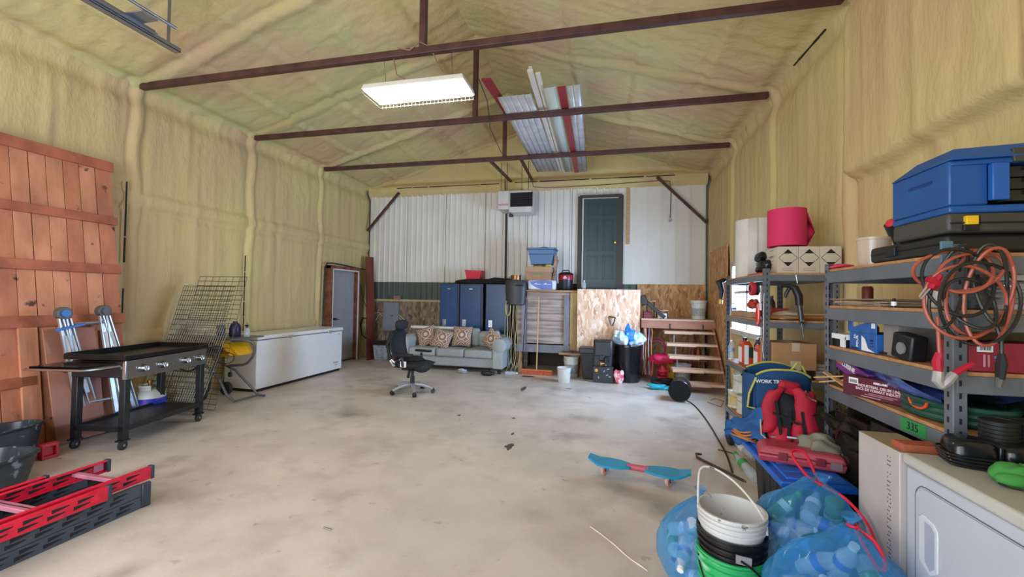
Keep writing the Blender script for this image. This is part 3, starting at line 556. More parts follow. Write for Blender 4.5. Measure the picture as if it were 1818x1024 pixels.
for (xa,xb,ye,lab,ru) in ((-3.20,-3.80,2.12,'red fibreglass ladder section with its ends short of the other',(1.80,1.35,.9)),(-3.275,-3.725,2.44,'red fibreglass ladder section reaching farthest across the floor',(2.24,1.82,1.4,1.0))):
    L=thing('red_ladder',lab,'ladder',(-3.5,1.4,.17),group='red ladder sections')
    for x,f in ((xa,1),(xb,-1)):
        r=rail(L,'rail',x,.3,ye,.172,.085,redf,f)
        m=M(); m.box((x-.032 if f>0 else x-.008,ye-.015,.168),(x+.008 if f>0 else x+.032,ye+.008,.262)); obj('end_cap',m,mat('blue_grey_cap','#2c3442',.4),r,bevel=.003)
        m=M(); m.box((x-.012 ,ye-.09,.19),(x-.005 if f>0 else x+.012,ye-.03,.25)); obj('end_bracket',m,pinka,r)
    for yy in ru: m=M(); m.bar((xb,yy,.225),(xa,yy,.225),.035,.028); obj('rung',m,pinka,L,bevel=.004)
t=thing('plastic_grate','black slatted plastic grate lying on the floor between the ladder rails','grate',(-3.6,1.6,0))
for k in range(12): m=M(); x=-3.70+.036*k; m.box((x,1.0,.02),(x+.014,2.22,.065)); obj('slat',m,blk,t)
m=M(); m.box((-3.71,2.2,.0),(-3.28,2.22,.065)); m.box((-3.71,1.6,.0),(-3.28,1.62,.03)); obj('cross_piece',m,blk,t)
m=M(); 
for k in range(5): m.cbox((-4.02+.05*k,2.42-.01*k,.03+.008*(k%2)),(.03,.30,.02),(0,.1*k,.3))
solo('hose_guard','black ribbed strip poking out behind the red ladder','strip',m,blk)
# ---------------------------------------------------------------- back of the room
# sofa
sofa=mat('sage_grey_fabric','#a3a8a8',.9,col2='#999e9f',scale=30,bump=.15,bscale=160)
t=thing('sofa','grey-green three-seat sofa with rolled arms in front of the blue lockers','sofa',(-3.2,8.6,0))
SX0,SX1,SY=-4.36,-2.06,8.10
m=M(); m.box((SX0+.16,SY+.06,.10),(SX1-.16,SY+.85,.30)); obj('frame',m,sofa,t,bevel=.03)
m=M(); m.box((SX0+.1,SY+.66,.1),(SX1-.1,SY+.9,.74)); obj('backrest',m,sofa,t,bevel=.06,seg=3)
cw=(SX1-SX0-.44)/3
for k in range(3):
    m=M(); xa=SX0+.22+k*cw; m.box((xa+.004,SY+.01,.29),(xa+cw-.004,SY+.68,.46)); obj('seat_cushion',m,sofa,t,bevel=.05,seg=4)
for k,(xa,xb,tilt,top) in enumerate(((SX0+.28,SX0+1.02,.12,.80),(SX0+1.04,SX0+1.62,.16,.86),(SX0+1.60,SX0+1.98,.3,.80))):
    m=M(); m.cbox(((xa+xb)/2,SY+.62,(.47+top)/2),(xb-xa,.2,top-.47),(tilt,0,.0)); obj('back_cushion',m,sofa,t,bevel=.075,seg=4)
m=M(); m.cbox((SX1-.30,SY+.52,.66),(.22,.46,.34),(0,-.25,.25)); obj('back_cushion',m,sofa,t,bevel=.07,seg=4)
for x0_,s in ((SX0,-1),(SX1-.25,1)):
    m=M(); m.box((x0_+.02,SY,.10),(x0_+.23,SY+.88,.56)); a=obj('arm',m,sofa,t,bevel=.02)
    m=M(); m.lathe([(0,-.0),(.12,0),(.145,.02),(.15,.10),(.15,.78),(.14,.84),(0,.86)],(x0_+.125+.03*s,SY-.01,.56),20,'y'); obj('arm_roll',m,sofa,a)
for x in (SX0+.1,SX1-.1):
    for y in (SY+.08,SY+.8): m=M(); m.hexa([(x-.025,y-.025,0),(x+.025,y-.025,0),(x+.025,y+.025,0),(x-.025,y+.025,0)],[(x-.04,y-.04,.11),(x+.04,y-.04,.11),(x+.04,y+.04,.11),(x-.04,y+.04,.11)]); obj('leg',m,blk,t)
# patterned pillows
def pillowmat():
    m=mat('medallion_fabric','#b9a894',.9); N=m.node_tree.nodes; L=m.node_tree.links; b=N['Principled BSDF']
    tc=N.new('ShaderNodeTexCoord'); mp=N.new('ShaderNodeMapping'); mp.inputs['Scale'].default_value=(4.6,4.6,4.6); v=N.new('ShaderNodeTexVoronoi'); v.inputs['Scale'].default_value=1.2; v.inputs['Randomness'].default_value=.15
    mt=N.new('ShaderNodeMath'); mt.operation='MULTIPLY'; mt.inputs[1].default_value=32; sn=N.new('ShaderNodeMath'); sn.operation='SINE'; cr=N.new('ShaderNodeValToRGB'); e=cr.color_ramp.elements
    e[0].position=.35; e[0].color=lin('#8f6f5e'); e[1].position=.6; e[1].color=lin('#cfc1ae')
    L.new(tc.outputs['Object'],mp.inputs[0]); L.new(mp.outputs[0],v.inputs[0]); L.new(v.outputs['Distance'],mt.inputs[0]); L.new(mt.outputs[0],sn.inputs[0]); L.new(sn.outputs[0],cr.inputs[0]); L.new(cr.outputs[0],b.inputs['Base Color']); return m
pm=pillowmat()
def pillow(lab,c,rot,s=.42):
    m=M(); n=14
    def fn(sg):
        def g(u,v): a=2*u-1; b=2*v-1; h=.075*((1-a*a)*(1-b*b))**.45*sg; k=1-.07*(a*a+b*b-a*a*b*b*2); return Vector((a*s/2*k,h,b*s/2*k))
        return g
    m.grid(n,n,fn(1)); m.grid(n,n,fn(-1)); o=obj('throw_pillow',m,pm,None,smooth=60); o.location=c; o.rotation_euler=rot; tag(o,lab,'pillow',group='patterned throw pillows')
pillow('patterned throw pillow leaning at the left end of the sofa',(-3.90,8.50,.66),(-.35,-.35,.1))
pillow('patterned throw pillow second from the left on the sofa',(-3.50,8.42,.63),(-.45,.22,-.05))
pillow('patterned throw pillow standing upright in the middle of the sofa',(-3.08,8.50,.69),(-.2,.02,0),.43)
pillow('patterned throw pillow tilted against the right sofa arm',(-2.40,8.42,.66),(-.2,.55,-.5),.38)
m=M(); m.box((-4.42,8.76,.80),(-3.15,8.98,.86)); solo('foam_strip','long thin white panel lying along the top of the sofa back','panel',m,mat('clean_white','#e4e4e0',.4),bevel=.02)
m=M(); m.cyl((-4.62,8.7,.3),(-4.45,8.8,.93),.03,n=8); m.cyl((-4.52,8.7,.98),(-4.4,8.86,.93),.035,n=8); solo('rolled_mat','brown rolled tube poking up behind the left sofa arm','roll',m,mat('dull_brown','#6b564c',.8))
# office chair
cm=mat('black_mesh','#141416',.75); silv=mat('silver_plastic','#b8b9bd',.3,metal=.5)
t=thing('office_chair','black mesh office chair with a silver five-star base in mid floor','chair',(-3.06,6.18,0),rad(-6),world=False)
for k in range(5):
    a=2*pi*k/5+.35; d=Vector((cos(a),sin(a),0)); m=M(); m.tube([d*.03+Vector((0,0,.13)),d*.16+Vector((0,0,.125)),d*.27+Vector((0,0,.09)),d*.33+Vector((0,0,.065))],[.035,.030,.024,.02],8); lg=obj('base_leg',m,silv,t)
    m=M(); p=d*.33; m.cyl(p+Vector((-.03*d.y,.03*d.x,.03)),p+Vector((.03*d.y,-.03*d.x,.03)),.03,n=12); m.cyl(p+Vector((0,0,.03)),p+Vector((0,0,.075)),.02,n=8); obj('caster',m,blk,lg)
m=M(); m.cyl((0,0,.10),(0,0,.26),.035,n=12); m.cyl((0,0,.26),(0,0,.38),.022,n=10); m.lathe([(.05,.1),(.05,.15),(.03,.17)],n=12); obj('gas_lift',m,blk,t)
m=M(); m.box((-.14,-.10,.36),(.14,.10,.42)); m.cyl((.05,-.2,.39),(.05,.12,.39),.012,n=6); m.cbox((.06,-.2,.33),(.04,.03,.12),(0,.2,0)); obj('tilt_box',m,blk,t,bevel=.01)
m=M(); m.grid(10,8,lambda u,v: Vector((-.24+.52*u,-.25+.5*v,.47-.015*sin(pi*u)-.05*max(0,u-.8)*5*.5+.02*abs(2*v-1)**2))); m.grid(10,8,lambda u,v: Vector((-.22+.48*u,-.23+.46*v,.42-.03*max(0,u-.8)))); m.blob((.03,0,.46),(.27,.26,.06),3,.05,p=.6); m.blob((.02,.0,.53),(.16,.19,.05),9,.3); m.blob((.22,-.05,.43),(.09,.2,.08),5,.1); obj('seat',m,cm,t,smooth=60)
m=M()
m.grid(8,14,lambda u,v: Vector((-.25-.06*v-.05*sin(pi*v)+.05*abs(2*u-1)**2, (-.21+.42*u)*(1-.15*abs(2*v-1)**3), .52+.44*v))); m.tube([(-.27,-.2,.54),(-.34,-.21,.75),(-.30,-.17,.96),(-.30,.17,.96),(-.34,.21,.75),(-.27,.2,.54)],.016,6); bk=obj('backrest',m,cm,t,solid=.02,smooth=60)
m=M(); m.tube([(-.30,0,.42),(-.40,0,.50),(-.42,0,.7),(-.36,0,.92)],.018,8); m.tube([(-.1,.0,.39),(-.36,0,.40),(-.42,0,.48)],.02,8); obj('back_frame',m,silv,t)
m=M(); m.blob((-.22,0,1.07),(.05,.15,.08),8,.05,p=.7); m.tube([(-.34,0,.93),(-.30,0,1.02),(-.24,0,1.06)],.018,6); obj('headrest',m,cm,t,smooth=60)
for s in (-1,1):
    m=M(); m.tube([(.02,.2*s,.44),(.0,.28*s,.46),(-.02,.28*s,.60)],.022,8); m.cbox((.02,.28*s,.635),(.28,.08,.035),(0,.02,0)); obj('armrest',m,blk,t,bevel=.012)
m=M(); m.box((-.05,-.275,.44),(.05,-.26,.53)); tg_=obj('hang_tag',m,mat('tag_white','#e6e6e8',.5),t); m=M(); m.box((-.018,-.28,.465),(.018,-.274,.505)); obj('tag_print',m,blk,tg_)
# lockers
lb=mat('locker_blue','#15457c',.35,col2='#113b6a',scale=3)
for k,(x0_,x1_,lab) in enumerate(((-3.84,-3.37,'blue steel locker, left one behind the sofa'),(-3.36,-2.80,'blue steel locker, middle one behind the sofa'),(-2.74,-2.20,'blue steel locker, right one under the bulge of the black bag'))):
    t=thing('locker',lab,'locker',((x0_+x1_)/2,9.28,0),group='blue lockers')
    m=M(); m.box((x0_,9.07,0),(x1_,9.5,1.83)); b_=obj('body',m,mat('locker_side_dark','#20303f',.4),t,bevel=.006)
    m=M(); m.box((x0_+.02,9.05,.08),(x1_-.05,9.075,1.81)); d_=obj('door',m,lb,t,bevel=.005)
    m=M(); xx=x0_+.08; m.box((xx,9.035,.86),(xx+.09,9.052,1.02)); m.box((xx+.03,9.02,.90),(xx+.06,9.04,.98)); obj('latch_plate',m,chrome,d_,bevel=.003)
    if k<2: m=M(); xx=(x0_+x1_)/2; m.box((xx-.05,9.042,1.70),(xx+.03,9.052,1.72)); obj('number_plate',m,chrome,d_)
m=M(); m.blob((-3.0,9.25,1.885),(.52,.18,.055),5,.25,nu=28,p=.8,flat=1.832); m.blob((-2.5,9.25,1.90),(.30,.17,.075),7,.2,p=.8,flat=1.832)
for v in m.v: v.z=max(v.z,1.835)
solo('bag_on_lockers','long black soft bag lying on top of the blue lockers','bag',m,mat('black_cloth','#17171a',.85),smooth=60)
m=M(); m.hexa([(-3.24,9.15,1.94),(-2.92,9.15,1.94),(-2.92,9.38,1.94),(-3.24,9.38,1.94)],[(-3.27,9.12,2.15),(-2.88,9.12,2.13),(-2.88,9.4,2.13),(-3.27,9.4,2.15)]); t=thing('red_crate','bright red plastic bin on the black bag above the lockers','bin',(-3.08,9.26,1.94)); obj('tub',m,mat('bright_red_plastic','#d01a32',.4),t,bevel=.01); m=M(); m.box((-3.28,9.11,2.12),(-2.87,9.41,2.135)); obj('rim',m,mat('bright_red_plastic','#d01a32',.4),t)
# small things on the floor by the sofa
m=M(); m.blob((-2.34,7.93,.05),(.13,.065,.05),3,.15,flat=0,p=.8); m.blob((-2.27,7.95,.09),(.05,.05,.04),4,.1); solo('shoe','black shoe on the floor in front of the right sofa leg','shoe',m,blk,smooth=60)
m=M(); m.blob((-2.86,8.0,.04),(.09,.06,.045),12,.5,flat=0); solo('crumpled_bag','crumpled clear plastic on the floor under the sofa front','wrapper',m,film('crumpled_film','#c8ccd6',.6,.2),smooth=50)
def bottle(lab,p,q,r,group=None,capc='#e8e8ea',lbl=None):
    p,q=Vector(p),Vector(q); L=(q-p).length; z=(q-p).normalized(); R=z.to_track_quat('Z','Y').to_matrix().to_4x4(); mm=Matrix.Translation(p)@R
    t=thing('plastic_bottle',lab,'bottle',p,group=group,world=True); 
    m=M(); m.lathe([(r*.7,0),(r,.03*L),(r,.3*L),(r*.93,.36*L),(r,.42*L),(r,.62*L),(r*.45,.87*L),(r*.42,.92*L)],n=14,m=mm); obj('bottle_body',m,clearp,t)
    m=M(); m.lathe([(r*.48,.91*L),(r*.48,L),(0,L)],n=12,m=mm); obj('cap',m,mat('cap_'+capc[1:],capc,.4),t)
    if lbl: m=M(); m.lathe([(r*1.02,.42*L),(r*1.02,.6*L)],n=14,m=mm,cap=False); obj('label',m,mat('label_'+lbl[1:],lbl,.4),t)
    return t
bottle('clear plastic bottle lying on the floor right of the sofa',(-2.02,8.10,.035),(-1.78,8.18,.035),.035)
bottle('clear plastic bottle standing on the upper landing by the green door',(-.53,8.66,1.705),(-.53,8.66,1.91),.035)
# vertical pipe and cords
m=M(); m.cyl((-2.39,YB-.08,1.5),(-2.40,YB-.08,3.5),.022,n=10); solo('drop_pipe','dark vertical pipe running down the white ribbed wall under the heater','pipe',m,cab)
m=M(); m.cyl((-2.42,YB-.12,3.5),(-2.43,YB-.14,4.3),.014,n=8); solo('drop_pipe','thin rusty rod rising in front of the wall heater','pipe',m,mat('rusty_rod','#8a6a4c',.6))
ycord=mat('yellow_cord','#a8955a',.5); wcord=mat('cream_cord','#cabf9a',.5)
rs=random.Random(8)
for k in range(7):
    x=-2.13+.045*k+rs.uniform(-.01,.01); c=[(x+rs.uniform(-.02,.02),8.50+rs.uniform(-.03,.03),z) for z in (1.45,1.2,.9,.6,.35,.15)]
    c=[(-2.08,8.52,1.62)]+c+[(x+.05,8.45,.10),(x+.1,8.42,.3)] if k%2 else c+[(x-.02,8.4,.03),(x+.12,8.35,.02),(x+.25,8.33,.02)]
    m=M(); m.tube(sm(c,4),.006,6); solo('loose_cable',['farthest left yellow cord','farthest left cream cord','second yellow cord from the left','middle cream cord','third yellow cord from the left','rightmost cream cord','rightmost yellow cord'][k]+' of those hanging right of the sofa','cord',m,(ycord,wcord)[k%2],group='cords hanging right of the sofa')
m=M(); m.tube([(-2.07+.05*cos(a),8.47+.02*sin(a*.5),1.32+.16*sin(a)) for a in [i*pi/8 for i in range(40)]],.014,6); solo('yellow_cable_bunch','bright yellow bunch of cord at the top of the hanging cords','cord',m,ycord)
# upper landing with old crate wall
owood=mat('old_grey_wood','#b3a49c',.85,col2='#8a7a72',scale=3,stretch=(.5,1,6),bump=.3,bscale=14,bstretch=(.2,1,3)); add_spots(owood,'#8f6c62',2.5,.55,.7)
gwood=mat('blue_grey_batten','#86888f',.8,col2='#6f6f78',scale=6,stretch=(1,1,.4)); tanwood=mat('tan_board','#b98f68',.7,col2='#9c7350',scale=5,stretch=(.4,1,1))
t=thing('upper_landing','raised wooden landing under the green door, its front of old grey planks','landing',(-.65,9.0,0))
m=M(); m.box((-1.88,8.56,1.665),(.56,9.5,1.70)); obj('deck',m,tanwood,t,bevel=.004)
zs=[.60,.76,.91,1.07,1.22,1.36,1.51,1.66]; rs=random.Random(5)
for a,b in zip(zs[:-1],zs[1:]): m=M(); o_=rs.uniform(-.002,.002); m.box((-1.70+o_*4,8.60+o_,a+.001),(-.80+o_*3,8.63+o_,b-.0015)); obj('plank',m,owood,t,bevel=.003)
for a,b,ma in (((-1.80,8.57,.58),(-1.70,8.60,1.55),gwood),((-1.86,8.58,.0),(-1.79,8.66,.62),tanwood),((-.92,8.56,.50),(-.82,8.60,1.60),gwood),((-.80,8.58,.48),(-.66,8.62,1.66),mat('yellowed_board','#b59c6c',.8,col2='#94784e',scale=5,stretch=(1,1,.3))),((-1.92,8.54,.42),(-.80,8.60,.58),gwood),((-1.90,8.60,.45),(-1.80,8.66,1.66),owood)):
    m=M(); m.box(a,b); obj('board',m,ma,t,bevel=.004)
for x in (-1.85,-.7,.5): m=M(); m.box((x-.045,9.3,0),(x+.045,9.4,1.66)); m.box((x-.045,8.65,1.55),(x+.045,9.4,1.66)); obj('post',m,owood,t)
# pale strand board sheet
m=M(); m.box((-.65,8.50,.44),(.56,8.515,1.73)); solo('osb_sheet','large pale strand board sheet standing under the green door','board',m,losb)
m=M(); m.box((-.66,8.56,.0),(-.34,8.58,.46)); solo('osb_offcut','small strand board piece behind the white pails, below the big sheet','board',m,rosb)
m=M(); m.box((-.98,8.28,.43),(-.35,8.50,.47)); solo('shelf_board','short tan board with a black tool on it above the white pails','board',m,tanwood,bevel=.004)
m=M(); m.bar((-.92,8.36,.485),(-.66,8.36,.485),.02,.02); m.bar((-.7,8.36,.49),(-.5,8.33,.49),.03,.03); m.cyl((-.72,8.25,.485),(-.72,8.40,.485),.012,n=8); solo('bar_clamp','black bar tool lying on the short tan board','tool',m,blk)
# grey bin hung on the landing corner
t=thing('grey_bin','dark grey plastic bin hanging at the landing corner above the cords','bin',(-1.92,8.5,1.4),world=True)
gb=mat('dark_grey_bin','#35373a',.5)
m=M(); n=20; prof=[(.02,1.91),(.19,1.90),(.225,1.86),(.225,1.72),(.20,1.40),(.16,1.385)]; m.lathe(prof[::-1],(-1.92,8.50,0),24,sx=1,sy=.55); obj('tub',m,gb,t,smooth=40)
m=M(); m.box((-1.90,8.36,1.775),(-1.74,8.40,1.80)); obj('hand_slot',m,slot,t,bevel=.008)
# broom and pole
orng=mat('orange_bristle','#b9582c',.7,col2='#8f3d1d',scale=40,stretch=(1,1,.1)); stick=mat('pale_stick','#c9a878',.6)
t=thing('push_broom','push broom with orange bristles leaning on the grey planks','broom',(-1.42,8.4,0))
m=M(); m.hexa([(-1.74,8.28,0),(-1.10,8.28,0),(-1.10,8.38,0),(-1.74,8.38,0)],[(-1.72,8.31,.075),(-1.12,8.31,.075),(-1.12,8.36,.075),(-1.72,8.36,.075)]); obj('bristles',m,orng,t)
m=M(); m.box((-1.73,8.30,.075),(-1.11,8.365,.105)); obj('block',m,mat('orange_wood','#c46a3a',.5),t,bevel=.006)
m=M(); m.cyl((-1.43,8.335,.1),(-1.44,8.54,1.56),.013,n=8); obj('handle',m,stick,t)
m=M(); m.cyl((-1.74,8.44,.30),(-1.70,8.5,1.50),.008,n=6); m.blob((-1.74,8.42,.28),(.02,.02,.05),2,.1,nu=8,nv=6); solo('thin_pole','thin black pole with a small clip hanging left of the broom','pole',m,blk)
# pails
pw=mat('pail_white','#cfcdc8',.4); stl=mat('old_pail_label','#a9aeb2',.5,col2='#7c858c',scale=14)
def pail(lab,c,r,h,ma=pw,handle=True,lbl=None,lid=False,group=None,ribs=2,name='bucket'):
    t=thing(name,lab,'bucket',c,world=False,group=group); m=M(); pr=[(r*.84,0),(r*.86,.005)]
    for k in range(ribs): z=h*(.78+.07*k); pr+=[(r*(.86+.14*z/h),z),(r*(.9+.14*z/h),z+.004),(r*(.9+.14*z/h),z+.01),(r*(.86+.14*z/h),z+.014)]
    pr+=[(r,h-.012),(r*1.05,h-.01),(r*1.05,h),(r*.97,h),(r*.95,h-.02),(r*.80,.012),(0,.012)]; m.lathe([(0,0)]+pr,n=24); o=obj('pail_body',m,ma,t)
    if lid: m=M(); m.lathe([(0,h),(r*1.07,h),(r*1.08,h+.004),(r*1.08,h+.02),(r*1.0,h+.024),(0,h+.018)],n=24); obj('lid',m,ma,t)
    if lbl: m=M(); m.lathe([(r*.885,h*.18),(r*.965,h*.62)],n=24,cap=False); obj('label',m,lbl,t)
    if handle: m=M(); m.tube([(r*1.06*cos(a),-.02-abs(sin(a))*r*.35-0*a,h*.85-r*.9*sin(a)) for a in [pi*i/12 for i in range(13)]],.004,6); obj('handle',m,chrome,t)
    return t
pail('small white pail standing out on the floor right of the broom',(-.82,7.78,0),.125,.27)
pail('old white pail with a worn label beneath the short tan board',(-.74,8.38,0),.15,.40,lbl=stl,ribs=3)
# stuff on the upper landing
ZL=1.702
t=thing('paper_towel_pack','blue and white pack of paper products at the bottom of the stack on the landing','pack',(-1.4,8.85,ZL))
m=M(); m.box((-1.72,8.72,ZL),(-1.12,9.05,ZL+.21)); b_=obj('pack',m,mat('pack_white','#dcdce4',.35),t,bevel=.03,seg=3)
m=M(); F=frame((-1.72,8.718,ZL),(1,0,0),(0,0,1)); m.prism([(.05,.18),(.10,.11),(.2,.05),(.33,.015),(.53,.02),(.53,.19),(.3,.2)],F,.004); bl_=obj('printed_band',m,mat('pack_blue','#2b49a0',.35,col2='#3f62b8',scale=8),b_)
# writing is too small in the photo to read; it keeps only its white lines
m=M(); m.box((-1.58,8.712,ZL+.118),(-1.42,8.7135,ZL+.128)); m.box((-1.38,8.712,ZL+.116),(-1.22,8.7135,ZL+.126)); m.box((-1.56,8.712,ZL+.135),(-1.51,8.7135,ZL+.15)); m.box((-1.35,8.712,ZL+.13),(-1.31,8.7135,ZL+.147)); obj('print',m,labelw,bl_)
card=mat('cardboard','#a98469',.8,col2='#9a765c',scale=4)
t=thing('banker_box','brown cardboard file box with green print, in the stack on the landing','box',(-1.45,8.9,ZL+.22))
Z=ZL+.212; m=M(); m.box((-1.75,8.72,Z),(-1.22,9.1,Z+.27)); b_=obj('box',m,card,t,bevel=.004)
m=M(); m.box((-1.77,8.70,Z+.17),(-1.20,9.12,Z+.28)); obj('lid',m,mat('cardboard_lid','#b08e6f',.8),t,bevel=.004)
m=M(); m.box((-1.59,8.716,Z+.115),(-1.40,8.7195,Z+.15)); obj('green_print',m,mat('green_print','#5f7a45',.7,col2='#7b8a58',scale=60),b_)
m=M(); m.blob((-1.5,8.95,Z+.305),(.16,.1,.025),3,.3,flat=Z+.282); m.blob((-1.3,8.85,Z+.31),(.07,.06,.03),5,.3,flat=Z+.282); solo('yellow_papers','yellow papers squeezed between the file box and the blue tote','papers',m,mat('yellow_paper','#d9b85a',.7))
t=thing('blue_tote','slate blue lidded storage tote topping the stack on the landing','tote',(-1.42,8.9,Z+.335)); Z2=Z+.335; bt=mat('slate_blue_plastic','#456a92',.45)
m=M(); m.hexa([(-1.66,8.76,Z2),(-1.22,8.76,Z2),(-1.22,9.08,Z2),(-1.66,9.08,Z2)],[(-1.72,8.72,Z2+.31),(-1.16,8.72,Z2+.31),(-1.16,9.12,Z2+.31),(-1.72,9.12,Z2+.31)]); m.box((-1.71,8.71,Z2+.20),(-1.17,9.13,Z2+.215)); obj('tub',m,bt,t,bevel=.01)
m=M(); m.box((-1.75,8.69,Z2+.31),(-1.13,9.15,Z2+.345)); m.blob((-1.4,8.9,Z2+.35),(.12,.1,.03),2,.2); obj('lid',m,bt,t,bevel=.008)
m=M(); m.box((-1.16,8.78,Z+.285),(-1.12,9.0,Z2+.18)); m.cbox((-1.15,8.9,Z+.22),(.02,.1,.45),(0,.25,0)); solo('loose_cardboard','loose cardboard flaps wedged at the right of the stack','cardboard',m,card)
t=thing('shop_vac','black and red shop vacuum on the landing left of the green door','vacuum',(-.93,8.9,ZL),world=False)
m=M(); m.lathe([(0,.02),(.14,.02),(.15,.05),(.15,.20),(.155,.22)],n=24); obj('drum',m,blk,t); m=M(); m.lathe([(.156,.22),(.16,.30),(.15,.33)],n=24); obj('red_band',m,mat('vac_red','#9b1f35',.35),t); m=M(); m.lathe([(.165,.33),(.15,.36),(.09,.39),(0,.40)],n=24); m.tube([(-.09,0,.37),(-.06,0,.43),(.06,0,.43),(.09,0,.37)],.012,6); obj('lid',m,blk,t)
for a in range(4): m=M(); x,y=.11*cos(a*pi/2+.7),.11*sin(a*pi/2+.7); m.lathe([(0,-.012),(.02,-.012),(.02,.012),(0,.012)],(x,y,.02),10,'y'); obj('caster',m,blk,t)
m=M(); m.box((-.04,-.163,.25),(.04,-.155,.27)); m.box((-.02,-.163,.28),(.02,-.155,.30)); obj('badge',m,labelw,t)
t=thing('stock_pot','dull copper stock pot half hidden behind the grey bin','pot',(-2.0,8.85,ZL),world=False)
m=M(); m.lathe([(0,0),(.11,0),(.11,.30),(.118,.305),(.118,.315),(.10,.31),(.10,.01),(0,.01)],n=22); obj('pot_body',m,mat('copper','#9a6d45',.35,metal=.7),t); m=M(); m.tube([(-.11,0,.26),(-.15,0,.26),(-.15,.0,.28),(-.11,0,.28)],.008,6); obj('handle',m,chrome,t)
# heater
t=thing('unit_heater','white gas unit heater hung high on the back wall','heater',(-2.1,9.1,3.47))
hw=mat('heater_white','#cfc9c4',.4); hx0,hx1,hz0,hz1=-2.47,-1.72,3.49,3.90
m=M(); m.box((hx0,8.98,hz0+.0),(-2.22,9.45,hz1)); m.box((-2.22,9.0,hz0-.07),(hx1,9.45,hz1)); cas=obj('casing',m,hw,t,bevel=.008)
m=M(); m.box((-2.19,8.985,hz0+.05),(hx1+.03,9.0,hz1-.05)); gl=obj('grille_opening',m,slot,t)
for k in range(6): m=M(); z=hz0+.08+k*.052; m.cbox(((hx1-2.16)/2,8.975,z),(hx1+.03+2.19,.03,.006),(.5,0,0)); obj('louver',m,mat('louver_dark','#3a3a42',.3,metal=.7),t)
text('REZNOR',.055,mat('logo_red','#b3262e',.5),cas,frame((-2.345,8.979,hz0+.10),(1,0,0),(0,0,1)),bold=.001)
m=M(); m.box((-2.22,8.99,hz0-.16),(-2.14,9.1,hz0-.11)); m.cyl((-2.2,9.05,hz0-.14),(-2.2,9.05,hz0-.07),.012,n=6); obj('gas_valve',m,blk,t)
for x in (-2.42,-2.28,-1.95,-1.80): m=M(); m.cyl((x,9.05,hz1),(x,9.05,4.55),.006,n=6); obj('hanger_rod',m,cab,t)
m=M(); m.tube([(-1.78,9.38,4.22),(-1.76,9.42,4.08),(-1.5,9.42,4.04),(-.2,9.44,4.06),(1.0,9.44,4.10),(1.2,9.46,4.08),(1.23,9.48,3.9),(1.22,9.49,3.3)],.007,6); solo('ceiling_cable','thin dark cord looping across the wall above the green door','cord',m,cab)
m=M(); m.lathe([(0,-.03),(.035,-.03),(.035,.0),(0,0)],(1.22,9.5,3.25),12,'y'); solo('round_outlet','small round grey outlet at the end of the thin wall cord','outlet',m,mat('outlet_grey','#a8a49c',.5))
# ---------------------------------------------------------------- stairs and lower landing
fir=mat('fir_lumber','#cfae92',.6,col2='#bd9478',scale=4,stretch=(.3,1,1)); fascia=mat('fascia_lumber','#a87457',.65,col2='#8f5c44',scale=4,stretch=(.3,1,1))
t=thing('stair_landing','lower wooden landing with open stair treads in the right back corner','stairs',(1.2,8.6,0))
m=M(); m.box((.58,8.46,1.145),(1.88,9.46,1.18)); obj('deck',m,fir,t,bevel=.003)
m=M(); m.box((.58,8.44,1.00),(1.90,8.48,1.145)); fa=obj('fascia_board',m,fascia,t,bevel=.004)
for x in (1.10,1.68): m=M(); m.box((x-.012,8.425,1.0),(x+.012,8.44,1.09)); m.cyl((x,8.415,1.06),(x,8.44,1.06),.01,n=8); obj('joist_bracket',m,blk,fa)
for k,(z,y,xl) in enumerate(((.965,8.30,.98),(.76,8.10,1.00),(.56,7.90,1.02),(.36,7.70,1.05),(.165,7.50,1.12))):
    m=M(); m.box((xl,y-.02,z-.045),(1.86,y+.24,z)); m.box((xl,y-.03,z-.055),(xl+.5,y+.02,z)); obj('tread',m,fir,t,bevel=.008)
for x in (1.16,1.80):
    m=M(); m.bar((x+.05,8.44,1.0),(x+.05,7.5,.08),.035,.10) if x>1.5 else None
    if x>1.5: obj('stringer',m,fascia,t,bevel=.004)
    else:
        for k,(z,y) in enumerate(((.94,8.30),(.74,8.10),(.54,7.90),(.34,7.70))): 
            m=M(); m.box((x-.01,y+.04,z-.19),(x+.01,y+.09,z-.0)); m.box((x-.01,y-.15,z-.22),(x+.01,y+.09,z-.185)); obj('stair_bracket',m,mat('bracket_galv','#a0a0a0',.35,metal=.7),t)
for x in (.66,1.55): m=M(); m.box((x-.045,8.9,0),(x+.045,8.99,1.145)); obj('post',m,fascia,t)
m=M(); m.box((.6,9.35,0),(1.9,9.38,1.14)); obj('back_board',m,rosb,t)
# on the landing
pail('white lidded pail with printed label on the lower landing in the corner',(1.66,8.78,1.181),.145,.34,ma=mat('pail_cream','#c9c8ba',.45),lbl=mat('pail_print','#b4b3a8',.5,col2='#77796f',scale=22,stretch=(1,1,5)),lid=True)
def rack(lab,x0_,x1_,y,z0,h):
    t=thing('small_rack',lab,'rack',((x0_+x1_)/2,y,z0),group='small racks on the lower landing')
    m=M(); m.box((x0_,y-.08,z0+h-.02),(x1_,y+.08,z0+h)); obj('top',m,mat('pale_pine','#c9a070',.6),t,bevel=.002)
    for x in (x0_+.02,x1_-.02):
        for yy in (y-.06,y+.06): m=M(); m.cyl((x,yy,z0),(x,yy,z0+h-.02),.006,n=6); obj('leg',m,blk,t)
rack('taller wire-legged rack with a wood top at the left of the lower landing',.70,.88,8.95,1.181,.34)
rack('shorter wire-legged rack with a wood top on the lower landing',.86,1.10,8.72,1.181,.16)
m=M(); m.bar((.62,8.62,1.55),(1.02,8.54,1.20),.05,.07); m.bar((.60,8.63,1.62),(.66,8.62,1.44),.14,.12); solo('snow_brush','black angular tool lying in a slant across the lower landing','tool',m,blk,bevel=.01)
